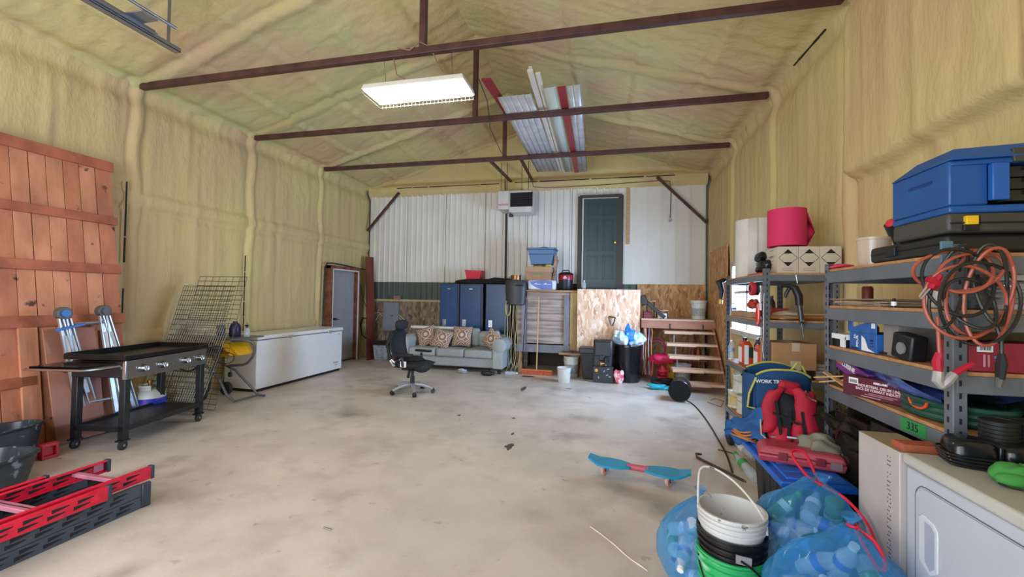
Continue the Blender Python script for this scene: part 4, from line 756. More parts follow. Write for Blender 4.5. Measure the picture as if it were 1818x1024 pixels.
m=M(); m.box((.64,8.70,1.181),(.80,8.80,1.30)); solo('red_box_small','small dark red box under the black slanted tool','box',m,mat('dark_red_box','#7a2a34',.5),bevel=.005)
m=M(); m.box((.90,8.6,1.181),(1.06,8.66,1.28)); solo('white_box_small','small white box in front of the shorter wood-topped rack','box',m,labelw,bevel=.004)
# under the landing
rs=random.Random(11); cols=['#d9a6b0','#d8c070','#b23a55','#cdbf9f','#7a5aa0','#c98a3a']
for k in range(6):
    x=.63+.028*k; c=[(x+rs.uniform(-.015,.015)+.03*k/6*(1.1-z),8.50+rs.uniform(-.03,.03),z) for z in (1.12,.9,.7,.5,.3,.1)]
    m=M(); m.tube(c,.011,6); solo('hanging_rope',['pale pink','pale yellow','dark red','cream','purple','orange'][k]+' rope hanging from the lower landing behind the black trash bag','rope',m,mat('rope_'+cols[k][1:],cols[k],.7),group='ropes under the lower landing')
pink=mat('hot_pink_cloth','#d22353',.6); redp=mat('red_plastic2','#b81f33',.4)
m=M(); m.tube([(.86+.19*cos(a),8.62,.60+.20*sin(a)) for a in [i*pi/12 for i in range(24)]],.012,6,closed=True); m.tube([(.88+.15*cos(a),8.58,.56+.19*sin(a)) for a in [i*pi/12 for i in range(24)]],.012,6,closed=True); solo('red_hose','thin red hose coiled in a loop under the lower landing','hose',m,mat('red_hose','#a4324a',.5))
m=M(); m.blob((.95,8.35,.43),(.22,.14,.10),6,.2); m.blob((1.15,8.38,.47),(.14,.12,.05),8,.2); solo('pink_bag','hot pink cloth bag on the heap under the stairs','bag',m,pink,smooth=60)
t=thing('red_cart','red folding hand cart frame below the pink bag','cart',(.9,8.3,0))
m=M(); m.tube([(.74,8.24,.03),(.78,8.26,.4),(1.05,8.26,.4),(1.05,8.24,.03)],.012,6); obj('frame',m,redp,t); m=M(); m.box((.76,8.2,.05),(1.02,8.4,.12)); m.blob((.97,8.3,.22),(.10,.09,.09),9,.3); obj('tray',m,redp,t)
m=M(); m.lathe([(0,-.02),(.07,-.02),(.07,.02),(0,.02)],(.8,8.2,.07),14,'y'); obj('wheel',m,blk,t)
m=M(); m.blob((.98,8.12,.05),(.20,.12,.07),15,.4,flat=0); solo('black_cloth_heap','black cloth heap on the floor before the red cart','cloth',m,blk,smooth=60)
m=M(); m.blob((.85,7.72,.03),(.20,.10,.05),21,.5,flat=0,nu=26,nv=14); m.blob((1.02,7.66,.03),(.08,.09,.04),22,.5,flat=0); solo('turquoise_cloth','turquoise cloth on the floor beside the black cylinder','cloth',m,mat('turquoise','#1fa3b5',.7),smooth=50)
pail('white pail lying under the bottom treads of the stairs',(1.35,8.55,0),.15,.33,handle=False,lbl=mat('pail_print','#b4b3a8',.5))
m=M(); m.lathe([(0,0),(.10,0),(.10,.28),(.06,.32),(0,.32)],(1.13,8.62,0),16); solo('yellow_jug','yellow jug under the stairs left of the white pail','jug',m,mat('yellow_plastic','#d2a520',.4))
m=M(); m.blob((1.22,8.75,.45),(.14,.09,.07),3,.2); m.box((1.08,8.65,.38),(1.8,9.1,.40)); solo('shelf_bundle','brown bundle on a plank under the stairs','bundle',m,card)
for k,(x,c_) in enumerate(((1.66,'#a8463c'),(1.75,'#5b5f3c'),(1.56,'#7a2f2c'))): m=M(); m.lathe([(0,0),(.04,0),(.04,.16),(.015,.22),(.015,.25),(0,.25)],(x,8.75,.40),12); solo('spray_can',['red spray can on the plank under the stairs','olive bottle on the plank under the stairs, far right','dark red bottle on the plank under the stairs'][k],'can',m,mat('can_'+c_[1:],c_,.4))
# black cylinder lying on the floor
q=at(1212,694,z=.15); t=thing('black_cylinder','black drum lying on its side on the floor before the stairs','drum',(1.06,6.95,0))
a=Vector((1.03,6.80,.165)); b=Vector((1.10,7.16,.165)); d=(b-a).normalized(); R=Matrix.Translation(a)@d.to_track_quat('Z','Y').to_matrix().to_4x4()
m=M(); m.lathe([(0,.004),(.145,.004),(.155,-.004),(.162,.004),(.155,.03),(.15,.05),(.15,.34),(.158,.355),(.15,.37),(0,.37)],n=28,m=R); obj('drum_body',m,mat('drum_black','#16171c',.28,col2='#1d1e24'),t); m=M(); m.lathe([(.146,-.002),(0,-.004)],n=28,m=R); obj('fabric_front',m,mat('fabric_black','#101012',.9),t)
m=M(); pts=[(1.10,6.80,.05),(1.2,6.7,.01)]+[tuple(at(*p,z=.008)) for p in ((1245,733),(1262,757),(1278,785),(1290,808),(1300,838))]; m.tube(sm(pts),.009,6); solo('floor_cable','dark cable running over the floor from the black drum','cable',m,cab)
m=M(); m.tube([tuple(at(*p,z=.006)) for p in ((1262,710),(1270,707),(1285,712),(1280,722),(1262,716),(1256,713))],.006,6); solo('wire_offcut','small brown wire loop on the floor by the first shelf post','wire',m,mat('rusty_rod','#8a6a4c',.6))
# trash can, totes, tools in front of the pale sheet
t=thing('trash_can','round trash can in a black bag, overflowing with blue plastic bags','trash can',(.33,8.26,0),world=False)
liner=mat('black_liner','#0f1014',.22,bump=.5,bscale=9,bstretch=(2,2,.5)); m=M(); n=32
prof=[(.0,0),(.215,0),(.23,.03),(.245,.3),(.265,.62),(.275,.66),(.265,.70),(.24,.69)]
vs=[(r*cos(2*pi*j/n)*(1+.03*sin(7*2*pi*j/n)+.015*sin(15*2*pi*j/n+z*9)),r*sin(2*pi*j/n)*(1+.03*sin(7*2*pi*j/n)),z) for r,z in prof for j in range(n)]
m.add(vs,[(i*n+j,i*n+(j+1)%n,(i+1)*n+(j+1)%n,(i+1)*n+j) for i in range(len(prof)-1) for j in range(n)]); obj('liner',m,liner,t,smooth=60)
bb=mat('pale_blue_bag','#9fd0ec',.25,col2='#e6eef2',scale=7,lo=.42,hi=.58); b2=mat('strong_blue_bag','#2b7fd0',.25)
def crumple(m,c,r,seed,amp=.3): m.blob(c,r,seed,amp,nu=26,nv=16,freq=5)
for k,(c,r,s,ma,lab) in enumerate((((.20,8.25,.80),(.17,.19,.14),31,bb,'pale crumpled plastic bag at the left of the trash can top'),((.34,8.24,.84),(.11,.14,.17),35,b2,'strong blue plastic bag sticking up from the middle of the trash can'),((.48,8.26,.79),(.15,.18,.13),33,bb,'pale blue crumpled bag at the right of the trash can top'))):
    m=M(); crumple(m,c,r,s); solo('plastic_bag',lab,'bag',m,ma,smooth=50,group='plastic bags in the trash can')
m=M(); m.blob((.16,7.96,.12),(.09,.09,.13),41,.3,flat=0); solo('pink_bundle','crumpled pink and white bag on the floor before the trash can','bag',m,mat('pink_white_bag','#d9566b',.4,col2='#e8c9cc',scale=12,lo=.45,hi=.55),smooth=55)
t=thing('black_tote','tall black storage tote at the foot of the pale strand board','tote',(-.40,8.3,0)); m=M(); m.hexa([(-.50,8.16,0),(-.20,8.16,0),(-.20,8.44,0),(-.50,8.44,0)],[(-.56,8.12,.53),(-.16,8.12,.53),(-.16,8.46,.53),(-.56,8.46,.53)]); obj('tub',m,blk,t,bevel=.012); m=M(); m.box((-.58,8.10,.50),(-.14,8.48,.60)); obj('lid',m,mat('navy_black','#1c2330',.4),t,bevel=.015)
t=thing('tool_case','black rolling tool case with orange badge left of the trash can','tool case',(-.12,8.1,0))
toolb=mat('tool_case_black','#1a1b20',.4,col2='#24262e'); m=M(); m.box((-.30,7.98,.05),(.04,8.18,.78)); obj('body',m,toolb,t,bevel=.02)
m=M(); m.box((-.28,7.955,.48),(.02,7.99,.75)); m.box((-.20,7.94,.40),(-.10,7.985,.5)); obj('front_cover',m,toolb,t,bevel=.015)
m=M(); m.box((-.30,7.90,.0),(.06,8.0,.30)); m.cyl((-.2,7.9,.3),(-.05,7.9,.36),.02,n=8); m.cyl((-.07,7.93,.36),(-.07,7.93,.46),.045,n=14); obj('lower_drawer',m,toolb,t,bevel=.02)
m=M(); m.box((-.17,7.892,.325),(-.06,7.901,.37)); m.box((-.17,7.93,.32),(-.06,7.99,.37)); obj('orange_badge',m,mat('orange_badge','#dc9a2c',.4),t); m=M(); m.lathe([(0,0),(.03,0),(.03,.01),(0,.01)],(-.24,7.885,.23),12,'y'); obj('yellow_badge',m,mat('orange_badge','#dc9a2c',.4),t)
for x,z in ((-.10,.22),(-.03,.26),(.0,.12),(-.05,.15),(-.2,.1)): m=M(); m.cbox((x,7.895,z),(.04,.015,.015),(0,x*9,0)); obj('clip',m,mat('clip_grey','#a3a9b4',.3),t)
t=thing('shovel','D-handled shovel standing before the pale strand board','shovel',(.03,8.4,0))
m=M(); m.cyl((.03,8.42,.25),(.03,8.44,1.02),.015,n=8); obj('shaft',m,stick,t); m=M(); m.tube([(.03,8.44,1.0),(-.02,8.44,1.12),(-.035,8.44,1.2)],.012,6); m.tube([(.03,8.44,1.0),(.07,8.44,1.1),(.09,8.44,1.18)],.012,6); m.cyl((-.035,8.44,1.2),(.09,8.44,1.18),.012,n=8); obj('grip',m,blk,t); m=M(); m.box((-.07,8.42,.02),(.13,8.43,.28)); obj('blade',m,cab,t)
# ---------------------------------------------------------------- shelving on the right
rackm=mat('rack_grey_steel','#6d7279',.45,metal=.2,col2='#63686f'); chip=mat('particle_board','#bb8a5c',.7,col2='#a3744a',scale=30)
def shelving(name,lab,x0,x1,y0,y1,h,zs,bh=.07):
    t=thing(name,lab,'shelving',((x0+x1)/2,(y0+y1)/2,0))
    for x,sx_ in ((x0,1),(x1,-1)):
        for y,sy_ in ((y0,1),(y1,-1)):
            m=M(); m.box((x-.002,y,0),(x+.002,y+.045*sy_,h)); m.box((x,y-.002,0),(x+.045*sx_,y+.002,h)); p=obj('post',m,rackm,t,bevel=.0015)
            m=M(); z=.08
            while z<h-.04:
                m.box((x-.004,y+.018*sy_,z),(x+.004,y+.026*sy_,z+.022)); m.box((x+.018*sx_,y-.004,z),(x+.026*sx_,y+.004,z+.022)); z+=.05
            obj('slot_row',m,slot,p)['kind']='stuff'
    for z in zs:
        for x,s in ((x0,1),(x1,-1)): m=M(); m.box((x-.003 if s>0 else x-.03,y0+.01,z-bh),(x+.03 if s>0 else x+.003,y1-.01,z-.015)); obj('beam',m,rackm,t,bevel=.004)
        for y,s in ((y0,1),(y1,-1)): m=M(); m.box((x0+.01,y-.003 if s>0 else y-.03,z-bh),(x1-.01,y+.03 if s>0 else y+.003,z-.015)); obj('beam',m,rackm,t,bevel=.004)
        m=M(); m.box((x0+.006,y0+.006,z-.015),(x1-.006,y1-.006,z)); obj('shelf_board',m,chip,t)
    return t
AX0,AX1,AY0,AY1=1.32,1.90,4.12,5.38
shelving('metal_shelving','grey steel shelving unit farther from the camera, in front of the window',AX0,AX1,AY0,AY1,1.84,(1.80,1.385,.875,.345))
BX0,BX1,BY0,BY1=1.32,1.90,2.02,3.04
sb=shelving('metal_shelving','grey steel shelving unit nearest the camera, behind the white dryer',BX0,BX1,BY0,BY1,1.79,(1.755,1.53,1.285,1.045),.085)
m=M(); m.box((1.314,2.16,.972),(1.318,2.32,1.028)); gt=obj('green_tape',m,mat('green_tape','#2a9048',.5),sb)
text('335',.05,blk,gt,frame((1.3135,2.24,1.0),(0,-1,0),(0,0,1)),name='marker_writing')
Z1=1.801
roll=mat('paper_white','#d3d1cb',.8)
t=thing('paper_roll','tall white paper roll standing on the far shelving, left of the pink roll','paper roll',(1.56,5.15,Z1),world=False)
m=M(); m.lathe([(.03,0),(.20,0),(.20,.64),(.03,.64),(.03,0)],n=32,cap=False); obj('roll',m,roll,t); m=M(); m.lathe([(.032,0),(.032,.645),(.022,.645),(.022,0)],n=14,cap=False); obj('core',m,card,t)
m=M(); m.grid(6,1,lambda u,v: Vector((-.203*cos(.9+.5*u),-.203*sin(.9+.5*u)-.006*(u<.1),.64*v))); obj('loose_edge',m,roll,t,solid=.002)
t=thing('pink_paper_roll','hot pink paper roll with a loose flap on top of the white boxes','paper roll',(1.57,4.33,2.055),world=False); pk=mat('pink_paper','#d02a5e',.75)
m=M(); m.lathe([(.03,0),(.155,0),(.155,.335),(.03,.335),(.03,0)],n=32,cap=False); obj('roll',m,pk,t); m=M(); m.lathe([(.032,0),(.032,.338),(.022,.338),(.022,0)],n=14,cap=False); obj('core',m,card,t)
m=M(); m.add([(.148,.03,.005),(.148,.03,.27),(.23,.0,.13)],[(0,1,2)]); m.add([(.148,.03,.27),(.12,-.09,.335),(.23,.0,.13)],[(0,1,2)]); m.add([(.148,.03,.005),(.15,-.06,.005),(.23,0,.13)],[(0,1,2)]); obj('loose_flap',m,pk,t,solid=.002)
bx=mat('box_beige_white','#c9bdaa',.7,col2='#beb19d')
for k,(xa,lab) in enumerate(((1.435,'white box with a black diamond mark, leftmost of the three, pink roll on it'),(1.60,'white box with a black diamond mark, middle one of the three'),(1.765,'white box with a black diamond mark, rightmost of the three against the wall'))):
    t=thing('hazard_box',lab,'box',(xa+.085,4.28,Z1),group='white diamond-marked boxes'); zt=.235
    m=M(); m.box((xa,4.15,Z1),(xa+.163,4.45,Z1+zt)); b_=obj('carton',m,bx,t,bevel=.003)
    F=frame((xa+.0815,4.1495,Z1+.135),(1,0,0),(0,0,1)); a=.074; e=.0012
    m=M(); 
    for p,q in (((-a,0),(0,a)),((0,a),(a,0)),((a,0),(0,-a)),((0,-a),(-a,0))):
        d=Vector((q[0]-p[0],q[1]-p[1],0)).normalized(); n_=Vector((-d.y,d.x,0))*.0016; P_=Vector((*p,0)); Q_=Vector((*q,0))
        m.prism([tuple((P_+n_)[:2]),tuple((P_-n_)[:2]),tuple((Q_-n_)[:2]),tuple((Q_+n_)[:2])],F,e)
    h=.036; m.prism([(-h,a-h),(h,a-h),(0,a)],F,e); m.prism([(-h,-a+h),(0,-a),(h,-a+h)],F,e); obj('diamond_mark',m,blk,b_)
    m=M(); m.prism([(-.045,-.10),(.045,-.10),(.045,-.096),(-.045,-.096)],F,e); m.prism([(-.05,-.112),(.05,-.112),(.05,-.109),(-.05,-.109)],F,e); obj('small_print',m,mat('print_brown','#6d6058',.7),b_)
    if k==0:
        G=frame((xa-.0005,4.30,Z1),(0,-1,0),(0,0,1))
        for j,(z_,w_,c_) in enumerate(((.21,.10,'#8b8178'),(.155,.12,'#3f3a3a'),(.145,.08,'#b5322f'),(.11,.10,'#8b8178'),(.08,.09,'#b0655c'),(.05,.1,'#8b8178'))): m=M(); m.prism([(-w_/2,z_),(w_/2,z_),(w_/2,z_+.006),(-w_/2,z_+.006)],G,.001); obj('side_print',m,mat('prn_'+c_[1:],c_,.7),b_)
m=M(); m.blob((1.415,4.42,Z1+.075),(.07,.14,.07),3,.25,flat=Z1+.012); m.blob((1.42,4.5,Z1+.17),(.06,.1,.05),9,.2); solo('black_helmet_bag','black glossy lumpy bag squeezed between the white roll and the boxes','bag',m,mat('black_glossy','#18181b',.25),smooth=60)
m=M(); m.box((1.33,4.25,Z1),(1.44,4.62,Z1+.012)); solo('red_folder','flat red folder under the glossy black bag','folder',m,mat('dull_red_plastic','#a83a2c',.45))
# second grey rail and things hanging on the far unit
t=thing('cord_reel','black and red round tape reel hanging on the post before the window','reel',(1.29,4.2,1.62))
m=M(); m.lathe([(0,-.03),(.058,-.03),(.058,.03),(0,.03)],(1.27,4.22,1.66),22,'x'); obj('reel_body',m,blk,t); m=M(); m.lathe([(.03,-.034),(.06,-.034),(.063,-.02),(.06,.0)],(1.27,4.22,1.66),22,'x',cap=False); m.tube([(1.236,4.22+.035*cos(a)-.0,1.66+.035*sin(a)) for a in [i*pi/2 for i in range(4)]],.004,5,closed=True); obj('red_rim',m,redp,t)
t=thing('line_bundle','red and pale trimmer line bundle hanging on the post below the reel','line',(1.28,4.18,1.4))
for k in range(3): m=M(); m.tube([(1.285+.004*k,4.19+(.022+.008*k)*cos(a),1.43+(.07+.014*k)*sin(a)) for a in [i*pi/9 for i in range(18)]],.006,5,closed=True); obj('line_loop',m,(mat('line_red','#e2281c',.4),mat('line_pale','#d8b0a0',.4),mat('line_red','#e2281c',.4))[k],t)
m=M(); m.box((1.29,4.12,1.47),(1.30,4.2,1.53)); obj('header_card',m,labelw,t)
m=M(); m.tube([(1.322,4.12,1.62),(1.31,4.10,1.60),(1.305,4.085,1.3),(1.30,4.09,1.12),(1.31,4.09,1.05)],.003,5); solo('white_string','thin white string hanging down the post of the far shelving','string',m,labelw)
t=thing('grease_gun','black pistol-grip grease gun hanging on the end of the far shelving','tool',(1.53,4.08,1.4))
m=M(); m.tube([(1.43,4.07,1.685),(1.50,4.07,1.69),(1.54,4.07,1.67),(1.57,4.07,1.60),(1.575,4.07,1.52)],[.014,.022,.03,.032,.028],10); m.tube([(1.50,4.07,1.67),(1.475,4.07,1.62),(1.465,4.07,1.585)],[.014,.016,.010],8); obj('gun_grip',m,blk,t)
m=M(); m.cyl((1.575,4.07,1.54),(1.595,4.07,1.36),.020,n=12); m.cyl((1.595,4.07,1.36),(1.61,4.07,1.24),.006,n=6); obj('grease_tube',m,mat('tube_grey','#4d5055',.35,metal=.5),t); m=M(); m.cyl((1.56,4.07,1.71),(1.55,4.075,1.78),.002,n=5); m.cyl((1.585,4.07,1.385),(1.60,4.07,1.375),.024,n=10); obj('wire_hook',m,chrome,t)
t=thing('staple_gun','black and yellow clamp hanging on the far left shelving post','tool',(1.25,5.4,1.5)); m=M(); m.tube([(1.33,5.39,1.80),(1.30,5.40,1.79),(1.25,5.40,1.77),(1.28,5.4,1.66),(1.27,5.4,1.57)],[.01,.03,.04,.028,.02],8); obj('clamp_body',m,blk,t); m=M(); m.cyl((1.27,5.4,1.56),(1.265,5.4,1.51),.022,n=8); obj('yellow_tip',m,mat('tool_yellow','#dfae1d',.4),t)
def can(lab,c,r,h,ma,top=None,cat='can',name='paint_can',group=None,lbl=None):
    t=thing(name,lab,cat,c,world=False,group=group); m=M(); m.lathe([(0,0),(r,0),(r*1.03,.006),(r,.012),(r,h-.014),(r*1.04,h-.008),(r*1.04,h),(r*.93,h),(r*.9,h-.008),(0,h-.008)],n=22); obj('can_body',m,ma,t)
    if lbl: m=M(); m.lathe([(r*1.008,h*.15),(r*1.008,h*.8)],n=22,cap=False); obj('label',m,lbl,t)
    if top: m=M(); m.lathe([(0,h-.006),(r*.3,h-.006),(r*.3,h+.012),(0,h+.012)],(r*.2,0,0),10); obj('spout_cap',m,top,t)
    m=M(); m.tube([(r*1.02*cos(a),-r*.1-abs(sin(a))*r*.9,h*.75-.25*r*sin(a)) for a in [pi*i/10 for i in range(11)]],.0025,5); obj('handle',m,chrome,t); return t
paint=mat('paint_can_white','#c9c6ba',.4,col2='#b5b1a3',scale=14); ylbl=mat('yellow_label','#c9a53a',.5,col2='#b7b09a',scale=20)
# shelves of the far unit
z=1.387
bottle('small clear bottle with pale label at the left end of the shelf before the window',(1.37,5.28,z),(1.37,5.28,z+.14),.033,lbl='#7f8fc0')
m=M(); m.box((1.33,4.55,z),(1.42,5.2,z+.055)); solo('long_carton','long low brown carton along the shelf before the window','box',m,card,bevel=.003)
m=M(); m.box((1.45,4.35,z),(1.6,4.6,z+.10)); m.blob((1.43,4.75,z+.13),(.05,.08,.05),4,.3); solo('red_drill_case','dull red case behind the trimmer line bundle','case',m,mat('dull_red_plastic','#a83a2c',.45),bevel=.01)
for k,(x,y,h) in enumerate(((1.6,5.0,.19),(1.62,4.85,.22),(1.7,5.18,.15))): m=M(); m.lathe([(0,0),(.035,0),(.04,.05),(.035,h*.7),(.018,h*.85),(.02,h),(0,h)],(x,y,z+.0),14); solo('dark_bottle',['dark bottle silhouetted against the window, middle one','tallest dark bottle silhouetted against the window','short dark bottle at the left of the window silhouettes'][k],'bottle',m,mat('dark_bottle','#3b3034',.3))
m=M(); m.blob((1.52,4.25,z+.02),(.16,.1,.02),3,.3,flat=z); m.blob((1.6,4.3,z+.05),(.12,.1,.03),6,.3); solo('rag_pile','pale rag pile behind the grease gun','rags',m,mat('dirty_rag','#b9ab97',.9),smooth=60)
m=M(); m.cyl((1.36,4.16,z+.02),(1.88,4.2,z+.03),.014,n=8); solo('wooden_shaft','orange-brown wood handle lying across the shelf end','handle',m,mat('tool_handle','#a5683c',.5))
m=M(); m.cyl((1.5,4.22,z+.05),(1.88,4.26,z+.05),.009,n=8); solo('wood_rod','thin pale rod lying above the wood handle','rod',m,stick)
z=.877
bottle('clear water bottle at the left end of the middle shelf beside the orange jugs',(1.36,5.30,z),(1.36,5.30,z+.22),.034,lbl='#8ea7cf')
def jug(lab,x,y):
    t=thing('oil_jug',lab,'jug',(x,y,z),world=True,group='orange oil jugs'); m=M(); m.box((x-.045,y-.10,z),(x+.045,y+.10,z+.20)); m.hexa([(x-.045,y-.10,z+.2),(x+.045,y-.10,z+.2),(x+.045,y+.1,z+.2),(x-.045,y+.1,z+.2)],[(x-.03,y-.03,z+.25),(x+.03,y-.03,z+.25),(x+.03,y+.08,z+.25),(x-.03,y+.08,z+.25)]); obj('jug_body',m,mat('jug_orange','#cf4a22',.4),t,bevel=.012)
    m=M(); m.box((x-.04,y-.103,z+.01),(x-.0,y-.099,z+.21)); m.box((x-.048,y-.02,z+.02),(x-.044,y+.08,z+.18)); obj('label',m,labelw,t); m=M(); m.box((x+.0,y-.104,z+.08),(x+.042,y-.099,z+.19)); obj('green_label',m,mat('dark_green_label','#1e3d2c',.4),t); m=M(); m.cyl((x,y+.03,z+.25),(x,y+.03,z+.28),.022,n=12); obj('cap',m,blk,t)
jug('orange and white oil jug, the one farther along the shelf',1.41,4.95); jug('orange and white oil jug with a green label, next to the shelf post',1.43,4.52)
for k in range(4): m=M(); x,y=1.52+.06*(k%2),4.6+.17*k; m.lathe([(0,0),(.035,0),(.035,.2),(.015,.24),(.015,.27),(0,.27)],(x,y,z),12); solo('black_cap_bottle',['nearest','second','third','farthest'][k]+' mauve bottle packed behind the orange jugs','bottle',m,mat('mauve_bottle','#4a3340',.4),group='bottles behind the orange jugs')
t=thing('cardboard_box','plain brown cardboard box with clear tape on the end of the middle shelf','box',(1.55,4.3,z)); zb=.96
m=M(); m.box((1.38,4.1,zb),(1.72,4.40,zb+.23)); b_=obj('carton',m,mat('cardboard_tan','#b08860',.8,col2='#a57d56'),t,bevel=.004); m=M(); m.box((1.52,4.096,zb),(1.60,4.10,zb+.08)); m.box((1.53,4.096,zb+.16),(1.59,4.10,zb+.23)); m.box((1.52,4.1,zb+.229),(1.60,4.4,zb+.2325)); obj('tape',m,mat('clear_tape','#c6b7a2',.3),b_)
m=M(); m.box((1.37,4.14,z),(1.72,4.5,zb-.002)); solo('black_tray','flat black tool tray under the brown cardboard box','tray',m,blk,bevel=.01)
for k in range(5): m=M(); m.box((1.735,4.14+.004*k,z+.028*k),(1.90-.006*k,4.55,z+.028*k+.024)); solo('white_carton',['lowest','second','third','fourth','topmost'][k]+' of the flat pale cartons stacked beside the brown box','carton',m,mat('dull_white_carton','#9c938a',.8),group='flat cartons on the far shelving')
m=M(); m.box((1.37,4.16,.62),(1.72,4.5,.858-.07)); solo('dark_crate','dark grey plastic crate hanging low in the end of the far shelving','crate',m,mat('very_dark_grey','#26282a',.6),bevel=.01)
z=.347
for k,(x,y,zz,lab,lb_) in enumerate(((1.40,5.24,z,'paint can with a yellow label at the left end of the bottom shelf',ylbl),(1.42,4.98,z,'white paint can second from the left on the bottom shelf',None),(1.43,4.72,z,'white paint can with a blue wave, third on the bottom shelf',mat('bluish_label','#bcc3cc',.4,col2='#8fa3bd',scale=9)),(1.42,5.12,z+.196,'white paint can stacked on top, left of the two upper ones',None),(1.44,4.84,z+.196,'white paint can stacked on top, right of the two upper ones',None))):
    can(lab,(x,y,zz),.085,.19,paint,top=blk,group='paint cans on the far shelving',lbl=lb_)
m=M(); m.box((1.5,4.2,z),(1.88,4.55,z+.3)); solo('green_grey_bin','dull green-grey bin at the near end of the bottom shelf','bin',m,mat('dull_olive','#4c5046',.6),bevel=.01)
m=M(); m.lathe([(0,-.03),(.07,-.03),(.10,-.02),(.10,.02),(.07,.03),(0,.03)],(1.27,4.98,.10),20,'x'); t=solo('cart_tyre','small black tyre standing on the floor by the far shelving','tyre',m,mat('dark_rubber','#202022',.6))
# near unit: top shelf
Z=1.756; chest=mat('chest_blue','#19508f',.4,col2='#174985'); chd=mat('chest_drawer','#26271f',.5)
t=thing('blue_tool_chest','large blue plastic tool chest with dark drawers on top of the near shelving','tool chest',(1.6,2.0,1.915),rad(0),world=False)
H0=.0; H=.265; Wd=.60; Dp=.38; X0=-.285
# body local: x right, y depth, z up
m=M(); m.hexa([(X0,.03,H0),(X0+Wd,.0,H0),(X0+Wd,Dp,H0),(X0,Dp,H0)],[(X0,.03,H0+.0301),(X0+Wd,.0,H0+.03),(X0+Wd,Dp,H0+.03),(X0,Dp,H0+.03)])
m.box((X0,.03,H0+.03),(X0+.13,Dp,H*.80)); m.box((X0+Wd-.06,.02,H0+.03),(X0+Wd,Dp,H*.8)); m.box((X0+.13,.2,H0+.03),(X0+Wd-.06,Dp,H*.8)); m.hexa([(X0,.02,H*.72),(X0+Wd,0,H*.72),(X0+Wd,Dp,H*.72),(X0,Dp,H*.72)],[(X0+.01,.03,H*.80),(X0+Wd,.01,H*.86),(X0+Wd,Dp,H*.86),(X0+.01,Dp,H*.80)]); body=obj('chest_body',m,chest,t,bevel=.008)
m=M(); m.hexa([(X0-.004,.015,H*.80),(X0+Wd+.01,-.01,H*.82),(X0+Wd+.01,Dp+.01,H*.82),(X0-.004,Dp+.01,H*.80)],[(X0+.03,.05,H+.0),(X0+Wd,.03,H+.02),(X0+Wd,Dp-.05,H+.02),(X0+.03,Dp-.12,H)]); obj('lid',m,chest,t,bevel=.006)
m=M(); m.hexa([(X0+.195,.008,.80*H-.02),(X0+.25,.005,.8*H-.02),(X0+.25,.03,.8*H-.02),(X0+.195,.03,.8*H-.02)],[(X0+.195,.015,H*.93),(X0+.25,.012,H*.94),(X0+.25,.04,H*.94),(X0+.195,.04,H*.93)]); obj('lid_latch',m,mat('latch_olive','#3d3c33',.5),t,bevel=.003)
m=M(); m.box((X0-.004,.12,.15),(X0+.01,.26,.157)); m.box((X0-.002,.12,.142),(X0+.01,.26,.15)); obj('side_grip',m,mat('chest_blue_dark','#123a75',.4),body)
m=M(); m.box((X0+.125,.005,.045),(X0+.18,.03,.19)); obj('drawer_stop',m,mat('chest_blue_mid','#2259a5',.4),body,bevel=.004)
for k in range(3):
    z0=.045+.047*k; m=M(); m.box((X0+.185,.04,z0),(X0+Wd-.06,.2,z0+.043)); dr=obj('drawer',m,chd,t,bevel=.003)
    m=M(); m.box((X0+.24,.025,z0+.026),(X0+.42,.042,z0+.040)); m.box((X0+.26,.03,z0+.018),(X0+.40,.041,z0+.026)); obj('drawer_handle',m,mat('black_pull','#121210',.4),dr,bevel=.002)
case_m=mat('case_grey_olive','#3c3b35',.55,col2='#44423a'); case_b=mat('case_black','#23231f',.5)
t=thing('grey_tool_case','olive grey tool case with a yellow latch under the blue chest','tool case',(1.6,2.4,1.82)); 
m=M(); m.box((1.305,2.02,1.838),(1.88,2.36,1.914)); cb=obj('case_body',m,case_m,t,bevel=.012)
m=M(); m.box((1.355,2.003,1.865),(1.395,2.022,1.90)); obj('yellow_latch',m,mat('latch_yellow','#e3b51e',.4),t,bevel=.003); m=M(); m.box((1.35,2.008,1.842),(1.40,2.02,1.866)); m.box((1.31,2.012,1.87),(1.88,2.02,1.876)); obj('latch_bracket',m,blk,t,bevel=.002)
t=thing('black_tool_case','flat black tool case lowest in the stack on the near shelving','tool case',(1.5,2.6,Z)); m=M(); m.box((1.325,2.06,Z+.002),(1.86,2.58,Z+.080)); obj('case_body',m,case_b,t,bevel=.016); m=M(); m.box((1.313,2.36,Z+.02),(1.327,2.44,Z+.068)); m.box((1.317,2.08,Z+.04),(1.328,2.56,Z+.045)); obj('latch',m,blk,t,bevel=.003)
t=thing('headlamp','black and red torch standing at the left end of the black case','torch',(1.35,2.72,1.822)); m=M(); m.cyl((1.40,2.47,1.838),(1.375,2.47,1.91),.022,n=12); m.cyl((1.38,2.47,1.90),(1.35,2.45,1.945),.03,n=14); obj('torch_body',m,blk,t); m=M(); m.lathe([(0,-.0),(.024,.0),(.018,.01),(0,.012)],n=14,m=Matrix.Translation((1.343,2.44,1.945))@Vector((-.7,-.5,.1)).to_track_quat('Z','Y').to_matrix().to_4x4()); obj('red_lens',m,mat('red_lens','#c0283a',.2),t)
m=M(); m.lathe([(0,0),(.07,0),(.078,.15),(.082,.152),(.082,.165),(.07,.15),(.065,.005),(0,.005)],(1.46,2.80,Z),18); solo('clear_tub','cloudy clear plastic tub at the left end of the near top shelf','tub',m,film('cloudy_film','#d8c8b4',.55,.2))
m=M(); m.blob((1.36,2.96,Z+.014),(.05,.09,.014),5,.2,flat=Z); solo('pink_pouch','small glossy pink pouch on the corner of the near top shelf','pouch',m,mat('pink_pouch','#cc2f52',.25),smooth=60)
